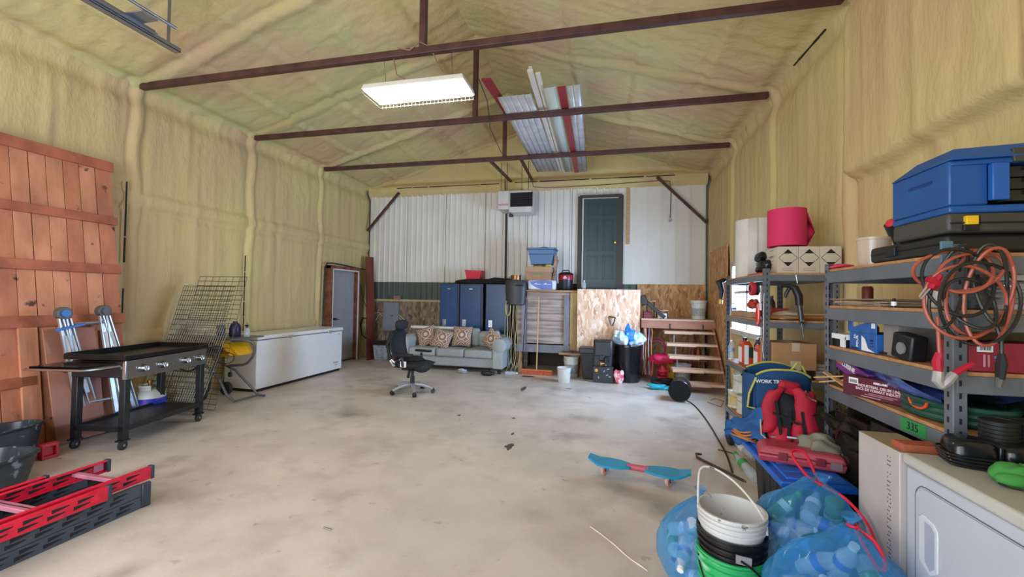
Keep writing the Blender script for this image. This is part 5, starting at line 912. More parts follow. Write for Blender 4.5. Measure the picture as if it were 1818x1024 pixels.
# second shelf
Z=1.531
rs=random.Random(3)
for k in range(6): m=M(); a=rs.uniform(-.15,.15); m.cbox((1.47+rs.uniform(-.03,.03),2.72+rs.uniform(-.06,.04),Z+.004+.007*k),(.26,.42,.005),(0,rs.uniform(-.01,.01),a)); solo('paper_sheaf',['lowest cream sheet','lowest grey sheet','brown board between the lower sheets','upper cream sheet','upper grey sheet','topmost brown board'][k]+' heaped on the second near shelf','papers',m,(mat('paper_cream','#b7a68c',.8),mat('paper_grey','#7b7064',.8),card)[k%3],group='sheets on the second shelf')
m=M(); m.lathe([(0,0),(.028,0),(.028,.11),(.02,.12),(0,.12)],(1.52,2.98,Z),14); solo('brown_can','rust brown can at the left end of the second shelf','can',m,mat('rust_can','#7a3a26',.5))
t=thing('mini_bottle','tiny bottle with white label at the edge of the second shelf','bottle',(1.345,2.42,Z),world=False); m=M(); m.lathe([(0,0),(.011,0),(.011,.03),(.006,.036),(.006,.045),(0,.045)],n=10); obj('bottle_body',m,blk,t); m=M(); m.lathe([(.0115,.008),(.0115,.028)],n=10,cap=False); obj('label',m,labelw,t)
t=thing('white_jug','white jug with red print behind the cable coil','jug',(1.50,2.35,Z),world=False); m=M(); m.box((-.055,-.05,0),(.055,.05,.13)); m.hexa([(-.055,-.05,.13),(.055,-.05,.13),(.055,.05,.13),(-.055,.05,.13)],[(-.03,-.03,.175),(.03,-.03,.175),(.03,.03,.175),(-.03,.03,.175)]); obj('jug_body',m,mat('jug_white','#c4bfb8',.4),t,bevel=.012); m=M(); m.box((-.056,-.0525,.10),(-.0,-.051,.115)); m.box((-.05,-.0525,.085),(-.005,-.051,.095)); obj('red_print',m,mat('print_red','#b3263a',.5),t)
can('white paint pail with a dark barcode label on the right of the second shelf',(1.60,2.16,Z),.075,.15,pw,name='paint_pail',lbl=mat('pail_dark_print','#2b2c2e',.5,col2='#b9b7b0',scale=26,stretch=(.6,.6,4)))
can('dark paint can standing behind the post on the second shelf',(1.46,2.14,Z),.06,.13,mat('dark_can','#2f3334',.4),lbl=mat('can_grey_label','#60686b',.5,col2='#23282c',scale=22))
# third shelf
Z=1.287
t=thing('blue_torn_box','torn blue and white printed box on the third shelf','box',(1.40,2.65,Z)); bxm=mat('print_blue','#1f4f96',.5,col2='#2c62aa',scale=12)
m=M(); m.box((1.34,2.55,Z),(1.50,2.80,Z+.10)); m.box((1.34,2.55,Z+.10),(1.345,2.60,Z+.19)); m.hexa([(1.34,2.60,Z+.10),(1.36,2.60,Z+.1),(1.36,2.80,Z+.1),(1.34,2.80,Z+.1)],[(1.345,2.60,Z+.17),(1.35,2.60,Z+.17),(1.35,2.80,Z+.12),(1.345,2.80,Z+.12)]); m.box((1.34,2.77,Z+.1),(1.345,2.82,Z+.17)); c_=obj('carton',m,bxm,t,bevel=.002)
G=frame((1.3392,2.68,Z+.04),(0,-1,0),(0,0,1)); text('SA',.022,labelw,c_,frame((1.3392,2.745,Z+.075),(0,0,1),(0,1,0))); text('POUR',.024,labelw,c_,frame((1.3392,2.722,Z+.05),(0,0,1),(0,1,0)),bold=.0006)
m=M(); m.prism([(-.0,-.035),(.12,-.035),(.06,-.02),(.03,.03),(.0,.045)],G,.001); w_=obj('white_swoosh',m,labelw,c_); text('113',.03,mat('print_navy','#1a2a5c',.5),w_,frame((1.3375,2.585,Z+.05),(0,0,1),(0,1,0)),bold=.0008)
m=M(); m.box((1.338,2.56,Z+.13),(1.3398,2.59,Z+.175)); obj('white_print',m,labelw,c_)
m=M(); m.box((1.36,2.42,Z),(1.62,2.53,Z+.185)); solo('grey_carton','plain grey board box next to the torn blue box','box',m,mat('grey_carton','#857d78',.8),bevel=.003)
t=thing('white_case','small white and black packet left of the torn blue box','packet',(1.36,2.9,Z)); m=M(); m.box((1.34,2.84,Z),(1.44,2.99,Z+.045)); obj('packet_base',m,blk,t); m=M(); m.box((1.335,2.84,Z+.045),(1.45,2.99,Z+.075)); m.box((1.334,2.84,Z+.0),(1.34,2.89,Z+.06)); obj('packet_top',m,labelw,t)
m=M(); m.lathe([(0,0),(.022,0),(.026,.12),(.02,.13),(0,.13)],(1.52,2.92,Z),12); solo('orange_tube','orange tube standing at the back of the third shelf','tube',m,mat('tube_orange','#b5592a',.4))
m=M(); m.cyl((1.36,2.5,Z+.01),(1.34,2.78,Z+.01),.006,n=8); solo('silver_pin','thin tool lying along the edge of the third shelf','tool',m,mat('tool_dark','#3a3734',.4,metal=.5))
t=thing('black_speaker','small black box with a round emblem leaning on the third shelf edge','box',(1.35,2.33,Z)); m=M(); m.cbox((1.36,2.34,Z+.062),(.07,.12,.12),(.15,0,.1)); obj('cabinet',m,blk,t,bevel=.01); m=M(); m.lathe([(0,-.004),(.028,-.004),(.028,.004),(0,.004)],(1.322,2.33,Z+.055),16,'x'); obj('emblem',m,mat('tag_grey','#7e7f80',.4),t)
for k,(x,y) in enumerate(((1.60,2.25),(1.70,2.35))): m=M(); m.lathe([(0,0),(.035,0),(.035,.10),(.03,.105),(0,.105)],(x,y,Z),14); solo('dark_tin',['dark round tin behind the red clamp handles','dark round tin deeper on the third shelf'][k],'tin',m,mat('dark_tin','#2a2c2c',.3,metal=.4))
drm=mat('dark_red_print','#8a1f34',.5,col2='#93283c',scale=14)
t=thing('red_carton','glossy dark red printed carton on the right of the third shelf','box',(1.66,2.1,Z)); m=M(); m.box((1.385,2.04,Z),(1.86,2.2,Z+.115)); c_=obj('carton',m,drm,t,bevel=.003)
m=M(); m.box((1.41,2.036,Z+.078),(1.46,2.0395,Z+.11)); q_=obj('barcode_panel',m,labelw,c_); m=M()
for k in range(9): m.box((1.418+.0042*k,2.0352,Z+.085),(1.4195+.0042*k+.001*(k%2),2.0362,Z+.104))
obj('barcode',m,blk,q_)
m=M()
for k in range(3): m.box((1.465+.011*k,2.036,Z+.054),(1.474+.011*k,2.0395,Z+.064))
obj('blue_squares',m,mat('print_sky','#5f83c8',.5),c_)
m=M(); m.box((1.468,2.036,Z+.028),(1.492,2.0395,Z+.044)); 
for k,(x,w_) in enumerate(((1.43,.006),(1.445,.004),(1.57,.004),(1.60,.012),(1.615,.004),(1.63,.006),(1.66,.01))): m.box((x,2.036,Z+.02),(x+w_,2.0395,Z+.068)); (m.box((x,2.036,Z+.074),(x+w_,2.0395,Z+.104)) if x>1.5 else None)
obj('side_print',m,mat('print_rose','#c08a96',.5),c_)['kind']='stuff'
t=thing('caulk_gun','dark red roller handle leaning between post and red carton','tool',(1.46,2.25,Z)); m=M(); m.cyl((1.44,2.28,Z+.0),(1.48,2.26,Z+.17),.018,n=10); obj('roller',m,mat('roller_red','#5c1f1f',.4),t); m=M(); m.cyl((1.475,2.262,Z+.165),(1.485,2.26,Z+.195),.024,n=12); obj('roller_end',m,blk,t)
# fourth shelf
Z=1.047
t=thing('purple_box','purple CUISINE box tipped on the fourth shelf under blue plastic','box',(1.40,2.8,Z)); R=Matrix.Translation((1.345,2.93,Z+.18))@Euler((rad(12),0,0)).to_matrix().to_4x4()
m=M(); m.box((0,-.30,-.075),(.22,.02,0),R); pb=obj('carton',m,mat('print_purple','#6b2a78',.45,col2='#7c3a86',scale=6),t,bevel=.003); m=M(); m.box((-.0015,-.045,-.04),(.0,.018,-.004),R); obj('orange_patch',m,mat('print_orange','#d96a2c',.5),pb)
text('CUISINE',.038,labelw,pb,R@frame((-.0015,-.115,-.028),(0,-1,0),(0,0,1)),bold=.0008); text('IN A BAG',.012,labelw,pb,R@frame((-.0015,-.10,-.053),(0,-1,0),(0,0,1))) if 0 else None
m=M(); m.grid(14,8,lambda u,v: Vector((1.335+.02*sin(6*u+3*v)+.14*v*v, 2.72-.62*u, Z+.17-.05*u-.10*v+.016*sin(9*v+4*u)))); m.grid(14,8,lambda u,v: Vector((1.335+.02*sin(6*u)+.3*v, 2.72-.62*u, Z+.17-.05*u+.012*sin(9*v+5*u)))); solo('blue_plastic_sheet','blue wrapped plastic sheet bulging out of the fourth shelf','plastic sheet',m,mat('blue_wrap','#26386f',.2,col2='#4a64a5',scale=9,stretch=(3,.6,2),bump=.6,bscale=12,bstretch=(1,.3,3)),smooth=70)
t=thing('drum_liner_box','dark red INDUSTRIAL DRUM LINERS box lying on the fourth shelf edge','box',(1.34,2.6,Z)); R=Matrix.Translation((1.26,2.70,Z+.002))@Euler((0,0,rad(24))).to_matrix().to_4x4()
m=M(); m.box((0,-.40,0),(.10,0,.105),R); c_=obj('carton',m,mat('maroon_print','#571a2e',.5),t,bevel=.003)
FR=lambda u,v: R@frame((-.0012,-u,v),(0,-1,0),(0,0,1))
text('KIRKLAND',.014,labelw,c_,FR(.20,.087),bold=.0006); text('INDUSTRIAL DRUM LINERS',.0195,mat('print_pale_rose','#d8b8c0',.5),c_,FR(.20,.064),bold=.0006); text('SACS DE FORMAT INDUSTRIEL',.0185,mat('print_pale_rose','#d8b8c0',.5),c_,FR(.20,.046),bold=.0006); text('90 SACS/BAGS',.014,mat('print_pale_rose','#d8b8c0',.5),c_,FR(.16,.014),bold=.0003) if 0 else None
m=M(); m.box((-.001,-.085,.065),(.0,-.035,.097),R); q_=obj('barcode_panel',m,labelw,c_); m=M(); [m.box((-.002,-.078+.005*k,.07),(-.001,-.0755+.005*k,.088),R) for k in range(8)]; obj('barcode',m,blk,q_)
m=M(); m.box((-.001,-.28,.028),(0,-.14,.031),R); m.box((-.001,-.26,.020),(0,-.12,.023),R); m.box((-.001,-.2,.008),(0,-.1,.012),R); obj('small_print',m,mat('print_rose','#c08a96',.5),c_)
for k,(p,q) in enumerate((((1.27,2.98,Z+.01),(1.40,2.78,Z+.075)),((1.30,2.99,Z+.07),(1.32,2.76,Z+.02)),((1.26,3.02,Z+.03),(1.36,2.80,Z+.085)))): m=M(); m.bar(p,q,.028,.008); solo('wood_shim',['pale wood strip crossed under the others on the fourth shelf','pale wood strip sloping down toward the maroon box','uppermost of the crossed pale wood strips on the fourth shelf'][k],'strip',m,mat('pale_pine','#c9a070',.6))
grn=mat('dark_green_tarp','#17483c',.4)
for k in range(3): m=M(); m.tube([(1.48+.02*k+.14*cos(a)*.6,2.25+.20*cos(a+.3),Z+.02+.027*k+.006*sin(3*a)) if 0 else (1.50+.15*cos(a),2.28+.22*sin(a),Z+.02+.027*k) for a in [i*pi/12 for i in range(24)]],.016,7,closed=True); solo('green_hose',['bottom','middle','topmost'][k]+' turn of dark green hose coiled on the fourth shelf','hose',m,grn,group='dark green hose coils')
m=M(); m.tube([(1.34,2.25+.055*cos(a),Z+.075+.035*sin(a)) for a in [pi+i*pi/10 for i in range(11)]],.006,6); solo('orange_hook','orange curved hook on the coiled green hose','hook',m,mat('hook_orange','#e0521f',.4))
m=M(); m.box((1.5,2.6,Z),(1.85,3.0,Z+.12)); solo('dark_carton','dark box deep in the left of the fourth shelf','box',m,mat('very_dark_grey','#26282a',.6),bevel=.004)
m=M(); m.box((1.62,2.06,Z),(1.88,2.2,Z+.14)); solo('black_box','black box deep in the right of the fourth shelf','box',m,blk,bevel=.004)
# ---------------------------------------------------------------- jumper cables hung on the near post
t=thing('jumper_cables','big tangled coil of orange and black jumper cables hung on the near post','cable',(1.30,1.96,1.4))
oc=mat('cable_orange','#a8553f',.4,col2='#9c4a35'); bc=mat('cable_black','#23241f',.45)
def loop(cx,cz,rx,rz,tilt,y,ma,ph=0,n=54,part='cable_loop',r=.0062,dy=.02):
    m=M(); pts=[]
    for i in range(n):
        a=2*pi*i/n; k_=1+.07*sin(3*a+ph); x=rx*cos(a)*k_; zz=rz*sin(a)*k_; pts.append((cx+x*cos(tilt)-zz*sin(tilt),y+dy*sin(2*a+ph),cz+x*sin(tilt)+zz*cos(tilt)))
    m.tube(pts,r,7,closed=True); obj(part,m,ma,t)
yc=1.965
loop(1.30,1.685,.145,.078,.12,yc,oc); loop(1.32,1.675,.09,.07,.4,yc-.01,oc,1); loop(1.315,1.56,.13,.135,.15,yc-.015,oc,2); loop(1.365,1.59,.10,.17,-.25,yc+.0,oc,3); loop(1.39,1.58,.075,.18,-.12,yc-.02,oc,1.5)
loop(1.30,1.64,.11,.13,.5,yc-.01,bc,2); loop(1.35,1.565,.125,.155,-.1,yc-.025,bc,0); loop(1.275,1.62,.05,.16,-.25,yc-.005,bc,1); loop(1.33,1.56,.07,.10,.6,yc-.02,bc,2); loop(1.40,1.62,.05,.15,.1,yc-.015,bc,2.4)
m=M(); m.tube([(1.235,yc,1.50),(1.225,yc-.02,1.43),(1.222,yc-.03,1.36)],.0062,7); obj('cable_tail',m,oc,t); m=M(); m.tube([(1.41,yc,1.50),(1.42,yc-.02,1.42),(1.42,yc-.02,1.36)],.0062,7); obj('cable_tail',m,bc,t)
rh=mat('clamp_red','#b51832',.4); jaw=mat('clamp_jaw','#b9b4b0',.4,metal=.4)
m=M(); m.tube([(1.222,yc-.03,1.365),(1.214,yc-.03,1.33),(1.218,yc-.03,1.295)],[.012,.016,.014],8); m.tube([(1.325,yc-.03,1.33),(1.29,yc-.03,1.305),(1.265,yc-.03,1.285)],[.009,.012,.011],8); c_=obj('red_clamp',m,rh,t); m=M(); m.tube([(1.218,yc-.03,1.295),(1.215,yc-.03,1.26),(1.232,yc-.03,1.235)],[.016,.018,.012],8); m.tube([(1.268,yc-.03,1.288),(1.245,yc-.03,1.26),(1.225,yc-.03,1.235)],[.014,.019,.012],8); obj('jaw',m,jaw,c_)
m=M(); m.cyl((1.235,yc-.01,1.66),(1.205,yc-.01,1.61),.015,n=8); m.cbox((1.215,yc-.015,1.635),(.05,.02,.02),(0,.6,0)); c_=obj('red_clamp',m,rh,t); m=M(); m.tube([(1.208,yc-.01,1.615),(1.175,yc-.01,1.57),(1.17,yc-.01,1.58),(1.20,yc-.01,1.625)],.003,5); obj('jaw',m,jaw,c_)
m=M(); m.tube([(1.42,yc-.02,1.37),(1.42,yc-.02,1.33),(1.415,yc-.02,1.275)],[.010,.017,.013],8); c_=obj('black_clamp',m,blk,t); m=M(); m.tube([(1.415,yc-.02,1.28),(1.41,yc-.02,1.245)],[.013,.010],8); obj('jaw',m,mat('clamp_jaw_dark','#6c6f68',.4,metal=.5),c_)
m=M(); m.box((1.27,2.00,1.70),(1.31,2.01,1.80)); solo('blue_packet','small grey-blue packet hung behind the top of the cable coil','packet',m,mat('grey_blue','#5a7a8c',.5),bevel=.002)
# ---------------------------------------------------------------- dryer corner
dw=mat('dryer_white','#b9bcc4',.35,col2='#b6b9c1'); 
t=thing('clothes_dryer','white clothes dryer at the right frame edge with a recessed door grip','dryer',(1.5,1.6,0))
dx,dy0,dy1,dh=1.14,1.24,1.98,.965
m=M(); m.box((dx,dy0,.02),(dx+.66,dy1,dh-.05)); m.box((dx+.03,dy0+.03,0),(dx+.6,dy1-.03,.03)); cab_=obj('cabinet',m,dw,t,bevel=.008)
m=M(); m.box((dx-.012,dy0-.005,dh-.046),(dx+.66,dy1+.005,dh)); obj('top_panel',m,mat('dryer_top','#bdbab2',.35),t,bevel=.012,seg=3)
def rrect(y0,y1,z0,z1,r,n=5):
    pts=[]
    for cy,cz,a0 in ((y1-r,z1-r,0),(y0+r,z1-r,90),(y0+r,z0+r,180),(y1-r,z0+r,270)):
        for k in range(n+1): a=rad(a0+90*k/n); pts.append((cy+r*cos(a),cz+r*sin(a)))
    return pts
pr=rrect(1.33,1.925,.22,.872,.05); G=frame((dx,0,0),(0,1,0),(0,0,1)); 
m=M(); m.tube([(dx-.001,y,z) for y,z in pr],.0022,5,closed=True); obj('door_seam',m,mat('seam_grey','#6a6a6e',.5),cab_)
m=M(); gi=Matrix(((0,0,-1,dx),(1,0,0,0),(0,1,0,0),(0,0,0,1))); m.prism(rrect(1.336,1.919,.226,.866,.046),gi,.006); d_=obj('door',m,dw,t,bevel=.003)
m=M(); m.prism([(1.80,.745),(1.80,.60),(1.84,.57),(1.895,.60),(1.895,.76),(1.875,.775),(1.82,.765)],gi@Matrix.Translation((0,0,.005)),.006); g_=obj('grip_plate',m,mat('grip_white','#d3d5da',.35),d_,bevel=.003)
m=M(); m.prism([(1.812,.735),(1.812,.61),(1.835,.590),(1.86,.61),(1.86,.755),(1.83,.752)],gi@Matrix.Translation((0,0,.0105)),.002); obj('grip_recess',m,mat('grip_shade','#a9b0bf',.4),g_)
t=thing('white_board_box','tall white box with black lettering down its side, left of the dryer','box',(1.2,2.15,0))
m=M(); m.box((1.13,2.0,0),(1.285,2.285,.955)); wb_=obj('carton',m,mat('warm_white_board','#bdb2ad',.5),t,bevel=.003); m=M(); m.box((1.131,2.0,.955),(1.285,2.285,.957)); obj('top_flap',m,mat('beige_board','#a3906f',.7),t)
rs=random.Random(9); m=M(); z=.92
while z>.22: 
    for j in range(3): w_=rs.uniform(.002,.0045); m.box((1.1285,2.075-.009*j-w_,z-.007),(1.13,2.075-.009*j,z-.002)) if rs.random()<.7 else None
    z-=.017
o=obj('vertical_print',m,mat('print_charcoal','#4b4850',.6),wb_); o['kind']='stuff'
m=M(); m.box((1.15,2.005,.958),(1.28,2.085,.985)); [m.box((1.15,2.005+.02*k,.985),(1.28,2.012+.02*k,.988)) for k in range(4)]; solo('brick_orange','ribbed orange-brown block on top of the tall white box','block',m,mat('orange_brown','#a6583a',.6))
t=thing('black_plastic_bundle','crumpled black plastic heap under the lowest near shelf','plastic sheet',(1.4,2.7,.6)); 
m=M(); m.grid(26,14,lambda u,v: Vector((1.24+.30*v+.03*sin(9*u+5*v), 3.02-.85*u, .93-.16*v*0-.10*(1-v)-.03*u+.025*sin(17*u+9*v)+.02*sin(31*u-12*v)))); obj('sheet',m,mat('black_film','#24231f',.22,bump=.4,bscale=20),t,smooth=70)
m=M(); m.box((1.36,2.96,.0),(1.43,3.0,.87)); solo('wood_stake','short pale wood stake upright between tote and white box','stake',m,mat('stake_wood','#9a7660',.7),bevel=.002)
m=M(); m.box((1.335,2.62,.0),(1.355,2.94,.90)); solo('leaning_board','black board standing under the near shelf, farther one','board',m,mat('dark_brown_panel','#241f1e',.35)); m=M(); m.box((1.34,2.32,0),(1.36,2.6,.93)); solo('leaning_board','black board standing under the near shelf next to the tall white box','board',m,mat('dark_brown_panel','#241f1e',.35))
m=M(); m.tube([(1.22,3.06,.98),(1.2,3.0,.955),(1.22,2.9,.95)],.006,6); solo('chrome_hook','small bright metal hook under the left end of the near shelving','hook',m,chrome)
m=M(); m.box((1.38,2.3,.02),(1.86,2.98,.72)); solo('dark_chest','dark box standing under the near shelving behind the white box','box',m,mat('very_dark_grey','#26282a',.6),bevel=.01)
# on the dryer
def potstrip(x0,x1,y0,y1,z0,lab):
    t=thing('plant_tray',lab,'tray',((x0+x1)/2,(y0+y1)/2,z0),rad(-14),world=False); a=(x1-x0)/2;b=(y1-y0)/2
    for k in range(4):
        m=M(); s=1+.02*k; pts=[( a*s*math.copysign(abs(cos(q))**.35,cos(q)), b*s*math.copysign(abs(sin(q))**.35,sin(q)), .012*k+.004) for q in [2*pi*i/28 for i in range(28)]]; m.tube(pts,.004,6,closed=True); obj('tray_rim',m,mat('tray_black','#15171b',.22),t)
    for j in range(3): 
        m=M(); w_=a*2/3; m.blob((-a+w_*(j+.5),0,.04),(w_*.52,b*.95,.055),5+j,.04,p=.55,nu=22,nv=12,flat=.01); obj('tray_cell',m,mat('tray_black','#15171b',.22),t,smooth=70)
    for j in (1,2): m=M(); w_=a*2/3; m.box((-a+w_*j-.006,-b*.9,.02),(-a+w_*j+.006,b*.9,.088)); obj('tray_divider',m,mat('tray_black','#15171b',.22),t,bevel=.004)
potstrip(1.22,1.60,1.80,1.95,dh+.002,'stack of glossy black plastic plant trays on the dryer')
for k in range(2):
    t=thing('pot_stack',['tall nested stack of black plastic pots at the right frame edge, left one','tall nested stack of black plastic pots at the right frame edge, right one'][k],'pots',(1.40+.10*k,1.93,dh),world=False,group='nested black pots')
    for j in range(9): m=M(); m.lathe([(.048,.0),(.052,.0),(.054,.012),(.050,.014),(.046,.004)],(0,0,.012+.0145*j+.02),18,cap=False); obj('pot_rim',m,mat('pot_black','#1d1f1d',.5),t)
    m=M(); m.lathe([(0,0),(.040,0),(.048,.16),(0,.16)],n=18); obj('inner_pot',m,mat('pot_black','#1d1f1d',.5),t)
gg=mat('green_glove','#3f8c3c',.8)
t=thing('green_gloves','green work gloves crumpled on the dryer before the plant trays','gloves',(1.33,1.70,dh))
m=M(); m.blob((1.30,1.73,dh+.03),(.06,.045,.035),4,.2,flat=dh+.001); m.blob((1.355,1.69,dh+.03),(.05,.04,.03),7,.2,flat=dh+.001); obj('glove',m,gg,t,smooth=60); m=M(); m.blob((1.40,1.66,dh+.025),(.05,.03,.022),9,.2,flat=dh+.001); m.blob((1.27,1.70,dh+.02),(.05,.025,.018),19,.35,flat=dh+.001); m.blob((1.335,1.75,dh+.045),(.04,.03,.02),29,.4); 
for k in range(4): m.tube([(1.40+.01*k,1.65,dh+.02),(1.43+.005*k,1.62-.008*k,dh+.018),(1.455,1.60-.012*k,dh+.012)],.009,6)
obj('glove',m,gg,t,smooth=60)
t=thing('black_hand_tool','black and red hand tool with a wire loop lying on the dryer','tool',(1.3,1.6,dh))
m=M(); m.bar((1.36,1.60,dh+.03),(1.33,1.50,dh+.035),.06,.045); m.bar((1.33,1.64,dh+.02),(1.28,1.56,dh+.02),.03,.02); obj('tool_body',m,blk,t,bevel=.01); m=M(); m.bar((1.30,1.67,dh+.03),(1.335,1.60,dh+.035),.012,.01); m.lathe([(0,0),(.03,0),(.025,.02),(0,.022)],(1.41,1.56,dh+.03),14); obj('red_part',m,redp,t,bevel=.002); m=M(); m.tube([(1.29,1.62,dh+.012),(1.235,1.66,dh+.012),(1.225,1.69,dh+.012),(1.25,1.70,dh+.012),(1.31,1.65,dh+.012)],.003,6); obj('wire_loop',m,blk,t)
m=M(); m.tube([(1.45+.05*cos(a),1.70+.03*sin(a),dh+.02) for a in [i*pi/8 for i in range(16)]],.008,6,closed=True); solo('tan_ring','tan ring of hose on the dryer behind the gloves','hose',m,mat('tan_hose','#9c8c6f',.6))
# ---------------------------------------------------------------- blue-lidded tote and what is on it
t=thing('blue_lid_tote','large black storage tote with a bright blue lid in front of the shelving gap','tote',(1.3,3.5,0)); bl=mat('lid_blue','#1c62c4',.4)
m=M(); m.hexa([(1.07,2.66,0),(1.26,2.66,0),(1.26,3.42,0),(1.07,3.42,0)],[(1.04,2.63,.53),(1.285,2.63,.53),(1.285,3.46,.53),(1.04,3.46,.53)]); [m.box((1.045,2.75+.13*k,.05),(1.065,2.80+.13*k,.50)) for k in range(5)]; obj('tub',m,blk,t,bevel=.01)
m=M(); m.box((.92,2.60,.53),(1.295,3.60,.565)); m.box((.96,2.64,.56),(1.27,3.56,.577)); ld=obj('lid',m,bl,t,bevel=.008)
for k in range(7): m=M(); m.box((.98,2.72+.12*k,.576),(1.25,2.75+.12*k,.582)); obj('lid_rib',m,bl,ld,bevel=.002)
N0=set(o.name for o in bpy.data.objects)
TZ=.456; rc=mat('case_red_dusty','#a93a48',.45,col2='#b54a55')
t=thing('red_tool_case','dusty red hard tool case lying on the blue lid','tool case',(1.28,3.28,TZ),rad(-14),world=False)
m=M(); m.hexa([(-.23,-.11,.0),(.23,-.11,.0),(.23,.10,0),(-.23,.10,0)],[(-.24,-.12,.05),(.24,-.12,.05),(.24,.11,.05),(-.24,.11,.05)]); obj('lower_shell',m,rc,t,bevel=.012); m=M(); m.hexa([(-.24,-.12,.052),(.24,-.12,.052),(.24,.11,.052),(-.24,.11,.052)],[(-.20,-.10,.10),(.22,-.10,.095),(.22,.09,.095),(-.20,.09,.10)]); obj('upper_shell',m,rc,t,bevel=.014)
for x in (-.10,.10): m=M(); m.box((x-.025,-.128,.03),(x+.025,-.115,.075)); obj('latch',m,mat('case_red_dark','#7d2833',.4),t,bevel=.003)
m=M(); m.box((.15,-.128,.02),(.21,-.117,.065)); obj('grey_plate',m,mat('plate_grey','#8d7076',.4),t)
oco=mat('orange_cord','#b8743a',.6)
t=thing('extension_cable','coiled orange-tan cord on the blue lid beneath the blue bag','cord',(1.10,3.78,TZ))
for k in range(5): m=M(); m.tube([(1.10+(.085-.006*k)*cos(a),3.75+(.14-.008*k)*sin(a),TZ+.012+.012*k+.012*sin(2*a+k)) for a in [i*pi/10 for i in range(20)]],.007,6,closed=True); obj('cord_turn',m,oco,t)
wtb=mat('work_bag_blue','#123a63',.85,col2='#17456f'); trim=mat('yellow_green_trim','#b6ae55',.7); redb=mat('backpack_red','#b5122f',.75,col2='#a00f2a',bump=.2,bscale=14); bkc=mat('black_cloth','#17171a',.85)
t=thing('blue_work_bag','dark blue open tool bag with yellow-green edging behind the red backpack','bag',(1.30,3.78,TZ))
m=M(); m.grid(16,8,lambda u,v: Vector((1.13+.36*u+.02*(1-v)*sin(7*u),3.66-.03*sin(pi*u)+.02*(1-v),TZ+.02+.53*v-.05*v*abs(2*u-1)**3))); m.grid(12,8,lambda u,v: Vector((1.13+.36*u,3.90+.02*sin(5*u),TZ+.02+.50*v+.05*v*sin(pi*u)))); m.grid(6,6,lambda u,v: Vector((1.13-.05*sin(pi*u),3.66+.24*u,TZ+.02+.48*v))); m.grid(6,6,lambda u,v: Vector((1.49+.04*sin(pi*u),3.66+.24*u,TZ+.02+.47*v))); bd=obj('bag_body',m,wtb,t,solid=.012,smooth=70)
m=M(); m.tube([(1.13+.36*u,3.655-.03*sin(pi*u),TZ+.55-.05*abs(2*u-1)**3) for u in [i/12 for i in range(13)]],.008,6); m.tube([(1.13+.36*u,3.895,TZ+.52+.05*sin(pi*u)) for u in [i/12 for i in range(13)]],.008,6); m.tube([(1.36,3.655,TZ+.54),(1.40,3.65,TZ+.60),(1.44,3.655,TZ+.58),(1.50,3.68,TZ+.44),(1.53,3.7,TZ+.35)],.008,6); m.tube([(1.13,3.65,TZ+.48),(1.08,3.64,TZ+.36),(1.07,3.64,TZ+.26),(1.12,3.64,TZ+.25)],.008,6); obj('edging',m,trim,t)
text('WORK TREK',.036,labelw,bd,frame((1.215,3.613,TZ+.46),(1,.10,0),(0,0,1)),bold=.0008)
m=M(); m.grid(8,8,lambda u,v: Vector((1.07+.06*u,3.64+.05*u,TZ+.24+.22*v*(u*.8+.2)))); obj('side_pocket',m,wtb,t,solid=.01)
m=M(); m.grid(14,14,lambda u,v: Vector((1.01+.14*u+.02*sin(9*v),3.90-.40*u+.02*sin(8*u+6*v),.40+.10*u+(.30-.05*u)*v*(.35+.65*u)+.02*sin(10*u)))); m.grid(8,8,lambda u,v: Vector((1.0+.10*u,3.9-.15*u,.40+.12*v+.03*sin(7*u)))); solo('blue_cloth','blue fabric hanging over the left edge of the blue-lidded tote','cloth',m,mat('mid_blue_cloth','#1f4f86',.8,col2='#235a96'),smooth=70,solid=.008)
t=thing('red_backpack','red and black backpack harness heaped in front of the blue bag','backpack',(1.27,3.52,TZ))
def strap(pts,r,ma,name): 
    m=M(); m.tube([Vector(p) for p in pts],r,8); o=obj(name,m,ma,t,smooth=70); return o
m=M(); m.grid(8,10,lambda u,v: Vector((1.10+.09*u+.05*v+.015*sin(7*v),3.46-.02*sin(pi*u),TZ+.12+.30*v+.03*u))); obj('left_panel',m,redb,t,solid=.03,smooth=70)
m=M(); m.grid(8,12,lambda u,v: Vector((1.345+.12*u-.05*v*v+.012*sin(9*v),3.45-.03*sin(pi*u),TZ+.06+.38*v+.02*sin(6*u)))); obj('right_panel',m,redb,t,solid=.03,smooth=70)
m=M(); m.cbox((1.30,3.50,TZ+.44),(.14,.05,.10),(.1,.12,.1)); obj('top_flap',m,redb,t,bevel=.03,seg=3)
m=M(); m.blob((1.27,3.52,TZ+.24),(.13,.09,.20),14,.15,nu=24,nv=16); obj('back_panel',m,bkc,t,smooth=60)
m=M(); m.blob((1.24,3.46,TZ+.10),(.09,.06,.10),17,.25); m.blob((1.33,3.45,TZ+.11),(.05,.05,.11),19,.2); obj('lower_pocket',m,redb,t,smooth=60)
for k,(a,b) in enumerate((((1.19,3.42,TZ+.36),(1.23,3.40,TZ+.02)),((1.28,3.42,TZ+.30),(1.25,3.39,TZ+.0)),((1.35,3.41,TZ+.30),(1.37,3.39,TZ+.03)),((1.16,3.43,TZ+.28),(1.36,3.41,TZ+.20)))): m=M(); m.bar(a,b,.018,.006,up=(0,-1,0)); obj('strap',m,bkc,t)
m=M(); m.tube([(1.10,3.44,TZ+.22),(1.10,3.42,TZ+.12),(1.16,3.41,TZ+.07),(1.2,3.41,TZ+.08)],.005,6); obj('pull_cord',m,mat('cord_beige','#b8aa88',.6),t)
m=M(); m.blob((1.47,3.42,TZ+.07),(.10,.08,.08),23,.35,flat=TZ); solo('black_glove','black bunched glove on the tote right of the red backpack','glove',m,bkc,smooth=60)
